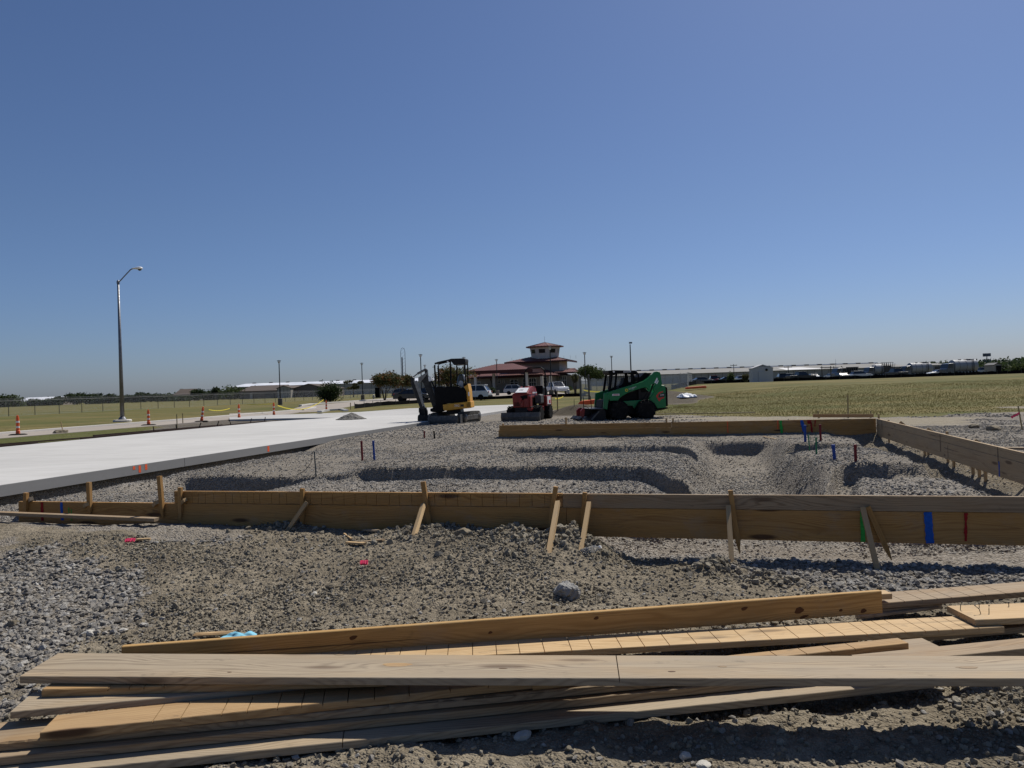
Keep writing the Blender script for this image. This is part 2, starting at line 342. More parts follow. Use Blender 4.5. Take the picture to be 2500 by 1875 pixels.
def H(x, y, fine=True):
    x = np.asarray(x, float); y = np.asarray(y, float)
    s = x*U.x+y*U.y; t = x*V.x+y*V.y
    ws = s+fbm(x, y, 1.1, 3, 5)*.22; wt = t+fbm(x, y, .9, 3, 9)*.30
    front = .145+.05*(1-ss(-7, -4.5, s))-.205*ss(-1.5, -.7, ws)
    z = front*ss(5.0, 7.0, wt)*ss(-12, -8, s)
    tt1 = wt+2.3*ss(-1.2, .1, s)*(1-ss(.3, .7, s))+2.05*ss(.7, 1.1, s)*(1-ss(1.15, 1.85, s)); tt2 = wt+1.5*ss(-1., .1, s)*(1-ss(.3, .7, s))
    # the raised pad between the forms and its trenches
    pad = .34-.22*ss(16.5, 19.3, t)
    ns = ss(-.50, .10, ws)*(1-ss(.95, 1.55, ws))*(1-ss(18.55, 18.85, t+.25*fbm(x, y, 2., 2, 19)))
    ns = np.maximum(ns, 0)
    t1 = ss(9.7, 10.5, tt1)*(1-ss(11.28, 11.40, tt1))*ss(-6.3, -5.4, ws)
    t2 = ss(13.8, 14.6, tt2)*(1-ss(15.25, 15.40, tt2))*ss(-4.6, -3.6, ws)
    pad = pad+.06*np.exp(-((tt1-12.4)/.9)**2)+.05*np.exp(-((tt1-9.0)/.7)**2)
    p = pad-.24*t1*(1+.15*ss(.8, 1.2, s)-.55*ss(2.0, 2.8, s))-.20*t2*(1-.4*ss(1.6, 2.6, s))
    p = np.minimum(p, pad*(1-ns)-.22*ns)
    p = p+.05*hump(x, y, *ST(2.3, 12)[:2], .5, 3, R(15))
    edge = ss(2.75, 3.12, ws)
    p = p*(1-edge)+(-.24)*edge
    out = ss(3.45, 4.35, ws+.1*fbm(x, y, .4, 3, 21))
    p = p*(1-out)+(.10+.10*ss(4.3, 5.4, s))*out
    fr = ss(8.05, 8.6, wt)
    p = p*fr+(front-.02)*(1-fr)*(1-out)+.10*(1-fr)*out
    left = 1-ss(-6.6, -5.5, ws)
    lz = .17+.10*hump(x, y, *ST(-6.3, 12.6)[:2], 1.3, .8, R(15))+.14*hump(x, y, *ST(-8.5, 14)[:2], 1.2, 2.5, R(15))
    lz = lz-.36*ss(9.7, 10.3, wt)*(1-ss(11.3, 11.5, wt))*ss(-9.6, -9.0, ws)*(1-ss(-6.3, -5.8, ws))
    lz = lz*ss(7.3, 8.4, wt)+.08*(1-ss(7.3, 8.4, wt))
    dit = (1-ss(-10.45+.25*fbm(x, y, .5, 2, 15), -9.75, s))*(1-ss(16.5, 20, t))
    lz = lz*(1-dit)-.17*dit
    lz = lz+.06*ss(16, 21, t)
    p = p*(1-left)+lz*left
    inn = ss(7.0, 7.6, t)
    z = z*(1-inn)+p*inn
    z = z*(1-ss(19.4, 20.6, t))+.24*ss(19.4, 20.6, t)
    # under and beyond the concrete
    us = 1-ss(-11.14, -11.04, s)
    z = z*(1-us)+.14*us
    zl = .20-.09*ss(0, 1.5, t-23-1.2*np.clip(-20.2-s, 0, 8))*(1-ss(34, 38, t))*ss(-27.9, -27.7, s)
    lf = 1-ss(-20.4, -20.2, s); z = z*(1-lf)+zl*lf
    fl = ss(38, 44, t); z = z*(1-fl)+.17*fl
    # right hand field swells up and sinks away behind
    fld = ss(25, 85, y)*ss(9, 27, x+.02*y)
    z = z+fld*(1.02-.45*ss(88, 112, y))+.06*fbm(x, y, 22, 3, 31)*ss(26, 45, y)*ss(8, 16, x)
    z = z+.5*hump(x, y, 3.0, 33.2, 1.35, 1.0)+.75*hump(x, y, 11.2, 58, 2.2, 8, R(-10))+.4*hump(x, y, 9.6, 47, 1.4, 3)
    # roughness
    d = np.hypot(x, y); road = (pip(WHITE, x, y) | pip(GREYL, x, y))
    near = (1-ss(9, 12, d)); build = (1-ss(33, 40, t))*ss(-10.6, -10.2, s)*(1-ss(26, 32, y)*ss(6, 10, x))
    z = z+build*(.030*fbm(x, y, .9, 3, 41)+.02*fbm(x, y, .33, 2, 43))
    dirtz = (1-ss(6.6, 7.2, t))
    z = z+dirtz*(.05*fbm(x, y, 1.6, 2, 47)+.035*np.maximum(0, fbm(x, y, .30, 3, 51)))
    yy = y-.10*x; z = z-(.018+.05*ss(3.45, 3.7, yy))*(1-ss(4.3, 4.9, yy))*ss(2.0, 2.6, y)
    # clods thrown up beside the front form
    for (cx, cy, a, h_) in CLODS: z = z+h_*hump(x, y, cx, cy, a, a*.7)*(1+.9*fbm(x, y, .16, 3, 61))
    if fine:
        z = z+near*(.026*fbm(x, y, .17, 3, 71, .6)+.018*np.abs(fbm(x, y, .075, 2, 73))+.05*np.maximum(0, fbm(x, y, .26, 3, 77, .6)-.16)*dirtz)
    z = np.where(road, np.minimum(z, .15), z)
    return z
CLODS = []
for px, py, a, h_ in ((720, 1302, .22, .05), (800, 1306, .3, .06), (1000, 1312, .26, .08), (1110, 1306, .28, .10), (1180, 1318, .3, .10), (1255, 1345, .25, .10), (1390, 1350, .2, .11),
                      (1440, 1362, .22, .08), (1760, 1374, .16, .10), (1720, 1385, .18, .06), (1870, 1410, .2, .06), (700, 1320, .3, .05), (1050, 1345, .5, .07), (1300, 1370, .4, .06)):
    g_ = G(px, py, .0); CLODS.append((g_.x, g_.y, a, h_))
def T(px, py):                         # where the line of sight meets the land
    d = ray(px, py); k = np.concatenate([np.linspace(2.5, 12, 4000), np.linspace(12, 60, 6000), np.linspace(60, 400, 6000)])
    x = d.x*k; y = d.y*k; z = CAM_Z+d.z*k; hh = H(x, y)
    i = int(np.argmax(z < hh)); return Vector((x[i], y[i], float(hh[i])))
def Hz(x, y): return float(H(np.array([x]), np.array([y]))[0])

def lines(segs):
    out = []
    for a, b, st in segs:
        n = max(1, int(round((b-a)/st))); out += list(np.linspace(a, b, n, endpoint=False))
    return out
def geo(a, b, st, k):
    out = [a]
    while out[-1] < b: out.append(out[-1]+st); st *= k
    return out
gx_ = lines([(0, 4.7, .019), (4.7, 9, .06), (9, 15, .12)])+geo(15, 4000, .3, 1.09)
gx = np.array([-v for v in gx_[:0:-1]]+gx_)
gy = np.array([-v for v in geo(0, 300, 1, 1.3)[:0:-1]]+lines([(0, 2.6, .3), (2.6, 8.0, .019), (8.0, 10, .03), (10, 21.5, .055), (21.5, 34, .15)])+geo(34, 4500, .4, 1.06))
XX, YY = np.meshgrid(gx, gy); xf = XX.ravel(); yf = YY.ravel()
ZZ = H(xf, yf); nx, ny = len(gx), len(gy)
me = bpy.data.meshes.new('ground'); nv = nx*ny; nf = (nx-1)*(ny-1)
me.vertices.add(nv); me.vertices.foreach_set('co', np.stack([xf, yf, ZZ], 1).astype(np.float32).ravel())
ii = np.arange(nv).reshape(ny, nx); q = np.stack([ii[:-1, :-1], ii[:-1, 1:], ii[1:, 1:], ii[1:, :-1]], -1).reshape(-1, 4)
me.loops.add(nf*4); me.loops.foreach_set('vertex_index', q.astype(np.int32).ravel())
me.polygons.add(nf); me.polygons.foreach_set('loop_start', np.arange(0, nf*4, 4, dtype=np.int32)); me.polygons.foreach_set('loop_total', np.full(nf, 4, np.int32))
me.update(); me.polygons.foreach_set('use_smooth', np.ones(nf, bool))

GA = gp([(-60, 1262), (420, 1255), (760, 1285), (1130, 1298), (700, 1312), (450, 1345), (250, 1320), (-60, 1300)], .08)
GB = gp([(-120, 1370), (170, 1365), (330, 1430), (345, 1500), (250, 1570), (200, 1600), (90, 1640), (50, 1730), (-120, 1800)], .0)
GC = gp([(1230, 1285), (1500, 1340), (1760, 1370), (1960, 1432), (2250, 1445), (2700, 1440), (2700, 1250)], .0)
GE = gp([(1100, 1330), (1330, 1375), (1560, 1375), (1640, 1345)], .0)
GRASSR = gp([(1500, 1016), (1640, 1013), (1800, 1016), (1970, 1019), (2150, 1022), (2300, 1018), (2420, 1008), (2600, 990), (2900, 980)], .24)
def masks(x, y):
    s = x*U.x+y*U.y; t = x*V.x+y*V.y
    wx = x+.5*fbm(x, y, .5, 4, 81); wy = y+.5*fbm(x, y, .5, 4, 83)
    gA = 0.
    for k_, (jx, jy) in enumerate(((0, 0), (.28, .1), (-.25, .2), (.1, -.3), (-.15, -.2), (.4, -.35), (-.45, .4))):
        gA = gA+(pip(GA, wx+jx*.6, wy+jy*.6) | pip(GB, wx+jx, wy+jy) | pip(GC, wx+jx, wy+jy))/7.
    gA = np.clip(gA+.5*fbm(x, y, .35, 3, 88)*(gA > .02), 0, 1)
    site = (t > 7.3)
    patch = ss(-.15, .12, fbm(x, y, 1.3, 4, 87))
    grav = np.where(site, .72+.28*patch, np.maximum(.9*gA, .16*ss(-.05, .3, fbm(x, y, .7, 4, 89))))
    # brown soil bank under the right form, bare strip of subsoil
    bank = ss(3.4, 3.8, s)*(1-ss(4.5, 5.0, s))*(t > 7)*(t < 20.5); grav = grav*(1-.75*bank)
    bx = np.array([p[0] for p in GRASSR]); by = np.array([p[1] for p in GRASSR])
    yb = np.interp(x, bx, by, left=200, right=by[-1]); yw = y+2.2*fbm(x, y, 3, 4, 91)
    grass = ss(-.6, 1.4, yw-yb)*(x > 4.5)
    pile = np.clip(hump(x, y, 3.0, 33.2, 1.7, 1.4)+hump(x, y, 11.2, 58, 2.4, 9, R(-10))+hump(x, y, 9.6, 47, 1.7, 3.6), 0, 1)
    pile = ss(.25, .45, pile)
    straw = .8*ss(-8, -2.5, yw-yb)*(1-grass)*ss(2, 5, x)*ss(-.30, .05, fbm(x, y*2.2, 2.5, 4, 93))
    left = (s < -20.2)
    gl = np.where(t < 23+2.*fbm(x, y, 2, 3, 95)+1.2*np.clip(-20.2-s, 0, 8), 1., 0.)
    gl = np.where(s < -27.95, 1., gl); gl = np.where(t > 44, 1., gl)
    grass = np.where(left, gl, grass); straw = np.where(left & (s > -27.9) & (gl < .5) & (t < 38), -.75, straw)
    grass = np.where((t > 42) & (x < 9), 1., grass)
    grass = np.where((y > 60), 1., grass)
    grass = grass*(1-pile)
    grav = np.where(grass > .5, 0., grav)*(1-pile*.7)
    green = np.where(left & (s > -29) & (t < 30), .9, 0.)+.55*ss(-.05, .25, fbm(x, y*1.4, 9, 4, 97))*(grass > 0)
    green = np.where((s < -33) & (t > 52) & (t < 75), green+.5*ss(-.1, .2, fbm(x, y, 12, 3, 98)), green)
    straw = np.where(pile > .05, -pile, straw)
    grass = np.where(straw < -.7, np.where(pile > .05, grass, 0), grass)
    return grav, grass, straw, np.clip(green, 0, 1)
m4 = np.stack(masks(xf, yf), 1).astype(np.float32)
at = me.color_attributes.new('cover', 'FLOAT_COLOR', 'POINT'); at.data.foreach_set('color', m4.ravel())

n = NT('ground'); v = n.coord()
ca = n.n('ShaderNodeAttribute'); ca.attribute_name = 'cover'
sp = n.n('ShaderNodeSeparateColor'); n.set(sp.inputs[0], ca.outputs['Color']); gr, ga, stw = sp.outputs[0], sp.outputs[1], sp.outputs[2]; grn = ca.outputs['Alpha']
d1 = n.noise(v, 1.1, 6, .65); d2 = n.noise(v, 14, 5, .65); d3 = n.noise(v, 70, 3, .6)
dirt = n.mix(n.rng(d1, .35, .65), (.160, .134, .096), (.268, .228, .168))
dirt = n.mix(n.math('MULTIPLY', n.rng(d2, .42, .66), .6), dirt, (.120, .100, .070))
dirt = n.mix(n.math('MULTIPLY', n.rng(d3, .54, .72), .5), dirt, (.40, .36, .275))
cell = n.n('ShaderNodeTexVoronoi'); n.set(cell.inputs['Vector'], v); n.set(cell.inputs['Scale'], 42.)
spc = n.n('ShaderNodeSeparateColor'); n.set(spc.inputs[0], cell.outputs['Color'])
stone = n.mix(spc.outputs[0], (.115, .104, .090), (.34, .316, .278)); stone = n.mix(n.math('MULTIPLY', spc.outputs[1], .25), stone, (.33, .26, .18))
big = n.noise(n.scale(v, (1, .8, 1)), .55, 5, .6)
stone = n.mix(n.math('MULTIPLY', n.rng(big, .38, .62), .6), stone, (.205, .178, .140))
gk = n.rng(n.math('ADD', gr, n.math('MULTIPLY', n.math('SUBTRACT', n.noise(v, 22, 4, .7), .5), .9)), .35, .6)
c = n.mix(gk, dirt, stone)
c = n.mix(n.math('MULTIPLY', n.rng(n.math('ADD', stw, n.math('SUBTRACT', n.noise(n.scale(v, (2, 7, 1)), 1., 4, .7), .5)), .42, .8), .75), c, (.33, .285, .205))
c = n.mix(n.math('MULTIPLY', n.math('MAXIMUM', n.math('MULTIPLY', stw, -1.), 0.), .8), c, (.062, .052, .038))
g1 = n.noise(n.scale(v, (.5, 1.1, 1)), .35, 6, .68); g2 = n.noise(n.scale(v, (1, .6, 1)), 9, 4, .7)
g0 = n.noise(n.scale(v, (1, 2.2, 1)), .06, 5, .62)
grass = n.mix(n.rng(g1, .35, .65), (.132, .110, .032), (.192, .155, .062)); grass = n.mix(n.math('MULTIPLY', n.rng(g0, .42, .58), .7), grass, (.078, .084, .023))
gs = n.noise(n.scale(v, (.5, 2.6, 1)), .16, 5, .68); grass = n.mix(n.math('MULTIPLY', n.rng(gs, .52, .66), .6), grass, (.215, .168, .08))
grass = n.mix(n.math('MULTIPLY', grn, .75), grass, (.066, .085, .020))
grass = n.mix(n.math('MULTIPLY', n.rng(g2, .40, .70), .5), grass, (.060, .058, .019))
grass = n.mix(n.math('MULTIPLY', n.rng(n.noise(n.scale(v, (.4, 1.6, 1)), .9, 5, .7), .5, .72), .45), grass, (.205, .166, .085))
c = n.mix(n.rng(n.math('ADD', ga, n.math('MULTIPLY', n.math('SUBTRACT', n.noise(v, 5, 4, .7), .5), .7)), .4, .6), c, grass)
hb = n.math('ADD', n.math('MULTIPLY', n.math('MULTIPLY', cell.outputs['Distance'], -1.2), gk), n.math('MULTIPLY', d2, .8))
cl_ = n.vor(n.scale(v, (1, 1, .5)), 26, 'Distance'); cl2 = n.vor(v, 75., 'Distance')
hb = n.math('ADD', hb, n.math('MULTIPLY', d3, .35)); nd = n.math('SUBTRACT', 1., n.math('MAXIMUM', gk, ga))
hb = n.math('ADD', hb, n.math('MULTIPLY', n.math('ADD', n.math('MULTIPLY', cl_, -.9), n.math('MULTIPLY', cl2, -.5)), nd))
n.bump(hb, .9, .022)
M['ground'] = n.fin(c, .95, .12)
ground = link('ground', me, M['ground']); tag(ground, kind='structure')

# ------------------------------------------------------------------ concrete and roads
def concrete(name, col, dark, broom=True):
    n = NT(name); v = n.coord()
    a = n.noise(n.scale(v, (.25, .25, 1)), 1., 6, .62); b = n.noise(n.scale(v, (1, 1, 1)), 4, 5, .7)
    c = n.mix(n.rng(a, .35, .68), col, tuple(x*.86 for x in col)); c = n.mix(n.math('MULTIPLY', n.rng(b, .55, .8), .35), c, dark)
    if broom:
        rt = n.n('ShaderNodeMapping'); n.set(rt.inputs['Vector'], v); n.set(rt.inputs['Rotation'], (0, 0, R(15))); n.set(rt.inputs['Scale'], (.5, 6, 1))
        k = n.noise(rt.outputs[0], 1., 4, .6); c = n.mix(n.math('MULTIPLY', n.rng(k, .42, .66), .4), c, dark)
    n.bump(n.noise(v, 60, 3), .3, .003)
    return n.fin(c, .85, .25)
M['concrete_new'] = concrete('new_concrete', (.52, .51, .485), (.36, .35, .325))
M['concrete_lane'] = concrete('older_concrete', (.46, .45, .43), (.33, .32, .30))
M['road_tan'] = concrete('tan_road', (.33, .29, .245), (.22, .20, .17), False)
M['kerb'] = concrete('kerb_concrete', (.60, .57, .53), (.42, .40, .37), False)
M['concrete_pier'] = concrete('pier_concrete', (.14, .125, .105), (.09, .08, .07), False)
def slab(name, poly, z0, z1, mat, parent=None, kind='structure'):
    m = MB(); k = len(poly); vs = [(x, y, z0) for x, y in poly]+[(x, y, z1) for x, y in poly]
    m.add(vs, [tuple(range(k)), tuple(range(k, 2*k))]+[(i, (i+1) % k, (i+1) % k+k, i+k) for i in range(k)])
    o = m.build(name, mat, parent, Matrix.Identity(4))
    if parent is None: tag(o, kind=kind)
    return o
road_root = bpy.data.objects.new('concrete_slab', None); COL.objects.link(road_root); tag(road_root, kind='structure')
JT = [2, 13.4, 22.6, 31.0]
def stp(l): return [tuple(ST(a, b)[:2]) for a, b in l]
for a, b in zip(JT, JT[1:]):
    slab('slab_panel', stp([(-10.9, a+.006), (-10.9, b-.006), (-20.2, b-.006), (-20.2, a+.006)]), SLAB_Z-.185, SLAB_Z, M['concrete_new'], road_root)
slab('slab_panel', stp([(-20.2, 31.006), (-10.9, 31.006)])+gp([(1240, 1001), (1000, 1012), (870, 1016)], SLAB_Z)+stp([(-18.5, 34)]), SLAB_Z-.185, SLAB_Z, M['concrete_new'], road_root)
slab('side_road', GREYL, .05, SLAB_Z-.08, M['concrete_lane'])
slab('old_road', stp([(-27.9, 8), (-27.75, 38), (-27.0, 41), (-33.4, 60), (-31.6, 40), (-31.0, 8)]), .06, .22, M['road_tan'])
slab('car_park', gp([(560, 1016), (790, 1004), (866, 990), (1000, 981.5), (1160, 975), (1420, 966), (1460, 953), (1240, 957), (1100, 962), (1000, 970), (870, 980), (735, 992), (700, 1003), (560, 1009.5)], .2), .08, .2, M['road_tan'])
slab('forecourt', gp([(1150, 959.5), (1240, 956.8), (1480, 950), (1480, 945.2), (1150, 955.5)], .25), .05, .24, M['road_tan'])
M['slab_side'] = concrete('darker_concrete_side', (.26, .255, .245), (.19, .185, .175), False)  # strip along the slab's side, a darker grey than its top
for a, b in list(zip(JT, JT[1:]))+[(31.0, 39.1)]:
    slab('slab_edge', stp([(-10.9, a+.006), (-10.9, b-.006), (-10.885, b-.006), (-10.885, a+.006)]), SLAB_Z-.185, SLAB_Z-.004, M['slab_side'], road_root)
def side_mark(px, py0, py1, wpx, m_):
    p_ = PS(px, py0, -10.884); q_ = PS(px, py1, -10.884); w_ = wpx*p_.dot(V)/FPX*2.2; mb = MB()
    mb.bb(-w_/2, w_/2, 0, .0015, max(q_.z-p_.z, -.15), -.012); return link('paint_mark', mb.mesh('paint_mark'), M[m_], road_root, Matrix.Translation(p_) @ Matrix(((V.x, U.x, 0, 0), (V.y, U.y, 0, 0), (0, 0, 1, 0), (0, 0, 0, 1))))
for px, y0, y1 in ((327, 1137, 1147), (341, 1135, 1154), (356.5, 1132, 1147), (655, 1088, 1103)): side_mark(px, y0, y1, 4, 'orange_paint')
def strip(name, pts, wd, h, mat, label=None, cat=None, kind=None):
    m = MB()
    for a, b in zip(pts, pts[1:]): m.bar(a+Z*h/2, b+Z*h/2, wd, h)
    o = m.build(name, mat); return tag(o, label, cat, None, kind)
strip('kerb', [G(px, py, .2) for px, py in ((733, 992), (760, 988), (800, 985), (870, 980), (940, 975), (1010, 969.5))], .35, .16, M['kerb'], kind='structure')
strip('kerb', [G(px, py, .2) for px, py in ((738, 1002), (755, 999.5), (768, 996.5))], .35, .15, M['kerb'], kind='structure')
strip('kerb', [ST(-31.2, 8, .2), ST(-31.8, 40, .2), ST(-33.5, 58, .2)], .4, .1, M['kerb'], kind='structure')
strip('kerb', [G(px, py, .35) for px, py in ((780, 1007), (800, 1003.5), (832, 1001.5), (845, 1004))], .3, .12, M['concrete_lane'], kind='structure')
def far_hills():
    pass

# ------------------------------------------------------------------ loose stones, clods and grass (uncountable)
def stone_proto(i, flat=.7):
    bm = bmesh.new(); rr = random.Random(i)
    for _ in range(13):
        p = Vector((rr.gauss(0, 1), rr.gauss(0, 1), rr.gauss(0, 1))).normalized(); bm.verts.new((p.x*.55*rr.uniform(.75, 1.1), p.y*.42, p.z*.36*flat*1.3))
    bmesh.ops.convex_hull(bm, input=bm.verts)
    bmesh.ops.delete(bm, geom=[v_ for v_ in bm.verts if not v_.link_faces], context='VERTS')
    me = bpy.data.meshes.new('stone'); bm.to_mesh(me); bm.free(); return me
def inst_mat(name, cols, rough=.9, bump=True):
    n = NT(name); oi = n.n('ShaderNodeObjectInfo').outputs['Random']; v = n.coord()
    rp = n.n('ShaderNodeValToRGB'); n.set(rp.inputs[0], oi); e = rp.color_ramp.elements
    e[0].position = 0; e[0].color = (*cols[0], 1); e[1].position = 1; e[1].color = (*cols[-1], 1)
    for i, cc in enumerate(cols[1:-1]): q = e.new((i+1)/(len(cols)-1)); q.color = (*cc, 1)
    c = n.mix(n.math('MULTIPLY', n.rng(n.noise(v, 3, 4), .4, .7), .3), rp.outputs[0], (.20, .175, .14))
    if bump: n.bump(n.noise(v, 9, 3), .5, .05)
    if name == 'grass_blade':
        tr = n.n('ShaderNodeBsdfTranslucent'); n.set(tr.inputs[0], c); mx = n.n('ShaderNodeMixShader'); mx.inputs[0].default_value = .5
        n.fin(c, rough, .1); n.t.links.new(n.b.outputs[0], mx.inputs[1]); n.t.links.new(tr.outputs[0], mx.inputs[2]); n.t.links.new(mx.outputs[0], n.t.nodes['Material Output'].inputs['Surface']); return n.m
    return n.fin(c, rough, .2)
M['gravel'] = inst_mat('gravel_stone', [(.16, .147, .13), (.23, .216, .194), (.29, .273, .246), (.21, .183, .143), (.36, .342, .31), (.26, .245, .219), (.48, .46, .42)])
M['clod'] = inst_mat('dirt_clod', [(.19, .165, .12), (.26, .228, .168), (.31, .275, .208), (.23, .2, .148), (.37, .335, .265)])
M['blade'] = inst_mat('grass_blade', [(.135, .12, .042), (.17, .147, .062), (.115, .117, .035), (.21, .175, .088), (.13, .127, .042)], .8, False)
def scatter(name, P, Rt, S, meshes, mat):
    me = bpy.data.meshes.new(name); k = len(P); me.vertices.add(k); me.vertices.foreach_set('co', P.astype(np.float32).ravel())
    for nm, arr in (('turn', Rt), ('size', S)):
        a = me.attributes.new(nm, 'FLOAT_VECTOR', 'POINT'); a.data.foreach_set('vector', arr.astype(np.float32).ravel())
    a = me.attributes.new('pick', 'INT', 'POINT'); a.data.foreach_set('value', RNG.integers(0, len(meshes), k).astype(np.int32))
    o = link(name, me); ng = bpy.data.node_groups.new(name, 'GeometryNodeTree')
    ng.interface.new_socket('Geometry', in_out='INPUT', socket_type='NodeSocketGeometry'); ng.interface.new_socket('Geometry', in_out='OUTPUT', socket_type='NodeSocketGeometry')
    N = ng.nodes.new; L = ng.links.new
    gi = N('NodeGroupInput'); go = N('NodeGroupOutput'); io = N('GeometryNodeInstanceOnPoints'); jn = N('GeometryNodeJoinGeometry')
    for i, mm in enumerate(meshes):
        if not mm.materials: mm.materials.append(mat)
        po = bpy.data.objects.new(f'{name}_piece', mm); oi = N('GeometryNodeObjectInfo'); oi.inputs['Object'].default_value = po; oi.inputs['As Instance'].default_value = True
        L(oi.outputs['Geometry'], jn.inputs[0])
    def attr(nm, ty):
        q = N('GeometryNodeInputNamedAttribute'); q.data_type = ty; q.inputs['Name'].default_value = nm; return next(s_ for s_ in q.outputs if s_.enabled and s_.name == 'Attribute')
    er = N('FunctionNodeEulerToRotation'); L(attr('turn', 'FLOAT_VECTOR'), er.inputs[0])
    L(gi.outputs[0], io.inputs['Points']); L(jn.outputs[0], io.inputs['Instance']); io.inputs['Pick Instance'].default_value = True
    L(attr('pick', 'INT'), io.inputs['Instance Index']); L(er.outputs[0], io.inputs['Rotation']); L(attr('size', 'FLOAT_VECTOR'), io.inputs['Scale']); L(io.outputs[0], go.inputs[0])
    md = o.modifiers.new('scatter', 'NODES'); md.node_group = ng; tag(o, kind='stuff'); return o
def cand(x0, x1, y0, y1, per_m2):
    k = int((x1-x0)*(y1-y0)*per_m2); return RNG.uniform(x0, x1, k), RNG.uniform(y0, y1, k)
def seen(x, y, mrg=1.12): return np.abs(x) < (.695*y*mrg+.25)
def rsize(k, lo, hi, pw=2.2): return lo+(hi-lo)*RNG.random(k)**pw
def lay(x, y, sz, flat=1., sink=.25):
    z = H(x, y)+sz*(.5-sink)*.5; k = len(x)
    Rt = np.stack([RNG.normal(0, .3, k), RNG.normal(0, .3, k), RNG.uniform(0, 6.28, k)], 1)
    return np.stack([x, y, z], 1), Rt, np.repeat(sz[:, None], 3, 1)*RNG.uniform(.8, 1.2, (k, 3))
protos = [stone_proto(i) for i in range(9)]
parts_ = []
x, y = cand(-5.2, 5.2, 2.7, 7.8, 2300); s_ = x*U.x+y*U.y; t_ = x*V.x+y*V.y; ok = seen(x, y) & (t_ < 7.35); x, y = x[ok], y[ok]
gm = masks(x, y)[0]; ok = RNG.random(len(x)) < .07+.70*gm; x, y, gm = x[ok], y[ok], gm[ok]
parts_.append(lay(x, y, np.where(gm > .4, rsize(len(x), .012, .066, 2.6), rsize(len(x), .008, .045, 4))))
x, y = cand(-10, 10, 7.0, 13, 1500); t_ = x*V.x+y*V.y; s_ = x*U.x+y*U.y; ok = seen(x, y) & (t_ >= 7.35) & (s_ > -10.7) & (RNG.random(len(x)) < .35+.65*ss(-.15, .15, fbm(x, y, 1.2, 4, 121))); x, y = x[ok], y[ok]; parts_.append(lay(x, y, rsize(len(x), .010, .044, 3.0)))
x, y = cand(-13, 14, 13, 22, 560); t_ = x*V.x+y*V.y; s_ = x*U.x+y*U.y; ok = seen(x, y) & (s_ > -10.7) & (masks(x, y)[2] < .35) & (RNG.random(len(x)) < .3+.7*ss(-.15, .15, fbm(x, y, 1.6, 4, 122))); x, y = x[ok], y[ok]; parts_.append(lay(x, y, rsize(len(x), .016, .05, 2.6)))
x, y = cand(-8, 16, 22, 30, 60); t_ = x*V.x+y*V.y; s_ = x*U.x+y*U.y; ok = seen(x, y) & (s_ > -10.7) & (masks(x, y)[1] < .5) & (masks(x, y)[2] < .3); x, y = x[ok], y[ok]; parts_.append(lay(x, y, rsize(len(x), .03, .09, 2.2)))
scatter('gravel_stones', *[np.concatenate([p_[i] for p_ in parts_]) for i in range(3)], protos, M['gravel'])
x, y = cand(-5.2, 5.2, 2.7, 8, 3600); t_ = x*V.x+y*V.y; ok = seen(x, y) & (t_ < 7.5); x, y = x[ok], y[ok]
gm = masks(x, y)[0]; cl = fbm(x, y, .6, 4, 101); ok = (gm < .5) & (RNG.random(len(x)) < .22+.6*ss(.05, .35, cl)); x, y = x[ok], y[ok]
sz = rsize(len(x), .007, .038, 3.2); sz *= 1+.7*(RNG.random(len(x)) < .02)
pA = lay(x, y, sz)
bx_ = []; by_ = []                      # heaps of clods by the braces
for cx, cy, a, h_ in CLODS:
    k = int(90*a/.2); bx_.append(RNG.normal(cx, a*.75, k)); by_.append(RNG.normal(cy, a*.5, k))
bx_ = np.concatenate(bx_); by_ = np.concatenate(by_); pB = lay(bx_, by_, rsize(len(bx_), .02, .085, 2.0))
scatter('dirt_clods', *[np.concatenate([pA[i], pB[i]]) for i in range(3)], [stone_proto(50+i, 1.) for i in range(6)], M['clod'])
def tuft(i):
    rr = random.Random(900+i); vs = []; fs = []
    for _ in range(9):
        a = rr.uniform(0, 6.28); r0 = rr.uniform(0, .05); h = rr.uniform(.5, 1.); ln = rr.uniform(.1, .5); w_ = .035
        cx, cy = r0*math.cos(a), r0*math.sin(a); dx, dy = math.cos(a), math.sin(a); k = len(vs)
        vs += [(cx-dy*w_, cy+dx*w_, 0), (cx+dy*w_, cy-dx*w_, 0), (cx+dx*ln*.4+dy*w_*.7, cy+dy*ln*.4-dx*w_*.7, h*.6), (cx+dx*ln*.4-dy*w_*.7, cy+dy*ln*.4+dx*w_*.7, h*.6), (cx+dx*ln, cy+dy*ln, h)]
        fs += [(k, k+1, k+2, k+3), (k+3, k+2, k+4)]
    me = bpy.data.meshes.new('tuft'); me.from_pydata(vs, [], fs); return me
gx1, gy1 = cand(6, 50, 25, 62, 60); ok = seen(gx1, gy1) & (RNG.random(len(gx1)) < np.clip(38/gy1, .2, 1))
gx2, gy2 = cand(-48, -8, 18, 62, 9); gx1 = np.concatenate([gx1[ok], gx2]); gy1 = np.concatenate([gy1[ok], gy2])
tt = gx1*V.x+gy1*V.y; s_ = gx1*U.x+gy1*U.y
mk = masks(gx1, gy1)
ok = seen(gx1, gy1) & (mk[1] > .6) & ~((s_ < -27.3) & (s_ > -34)) & ~pip(WHITE, gx1, gy1) & ~pip(GREYL, gx1, gy1) & ~((gx1 < 9) & (gy1 > 40)); gx1, gy1 = gx1[ok], gy1[ok]
k = len(gx1); S_ = np.repeat(RNG.uniform(.025, .06, (k, 1)), 3, 1); S_[:, :2] *= 1.8; S_[:, 2] *= np.where(gx1 > 0, 1.0, .6)*(1+.8*ss(.1, .35, fbm(gx1, gy1, 5, 3, 111)))
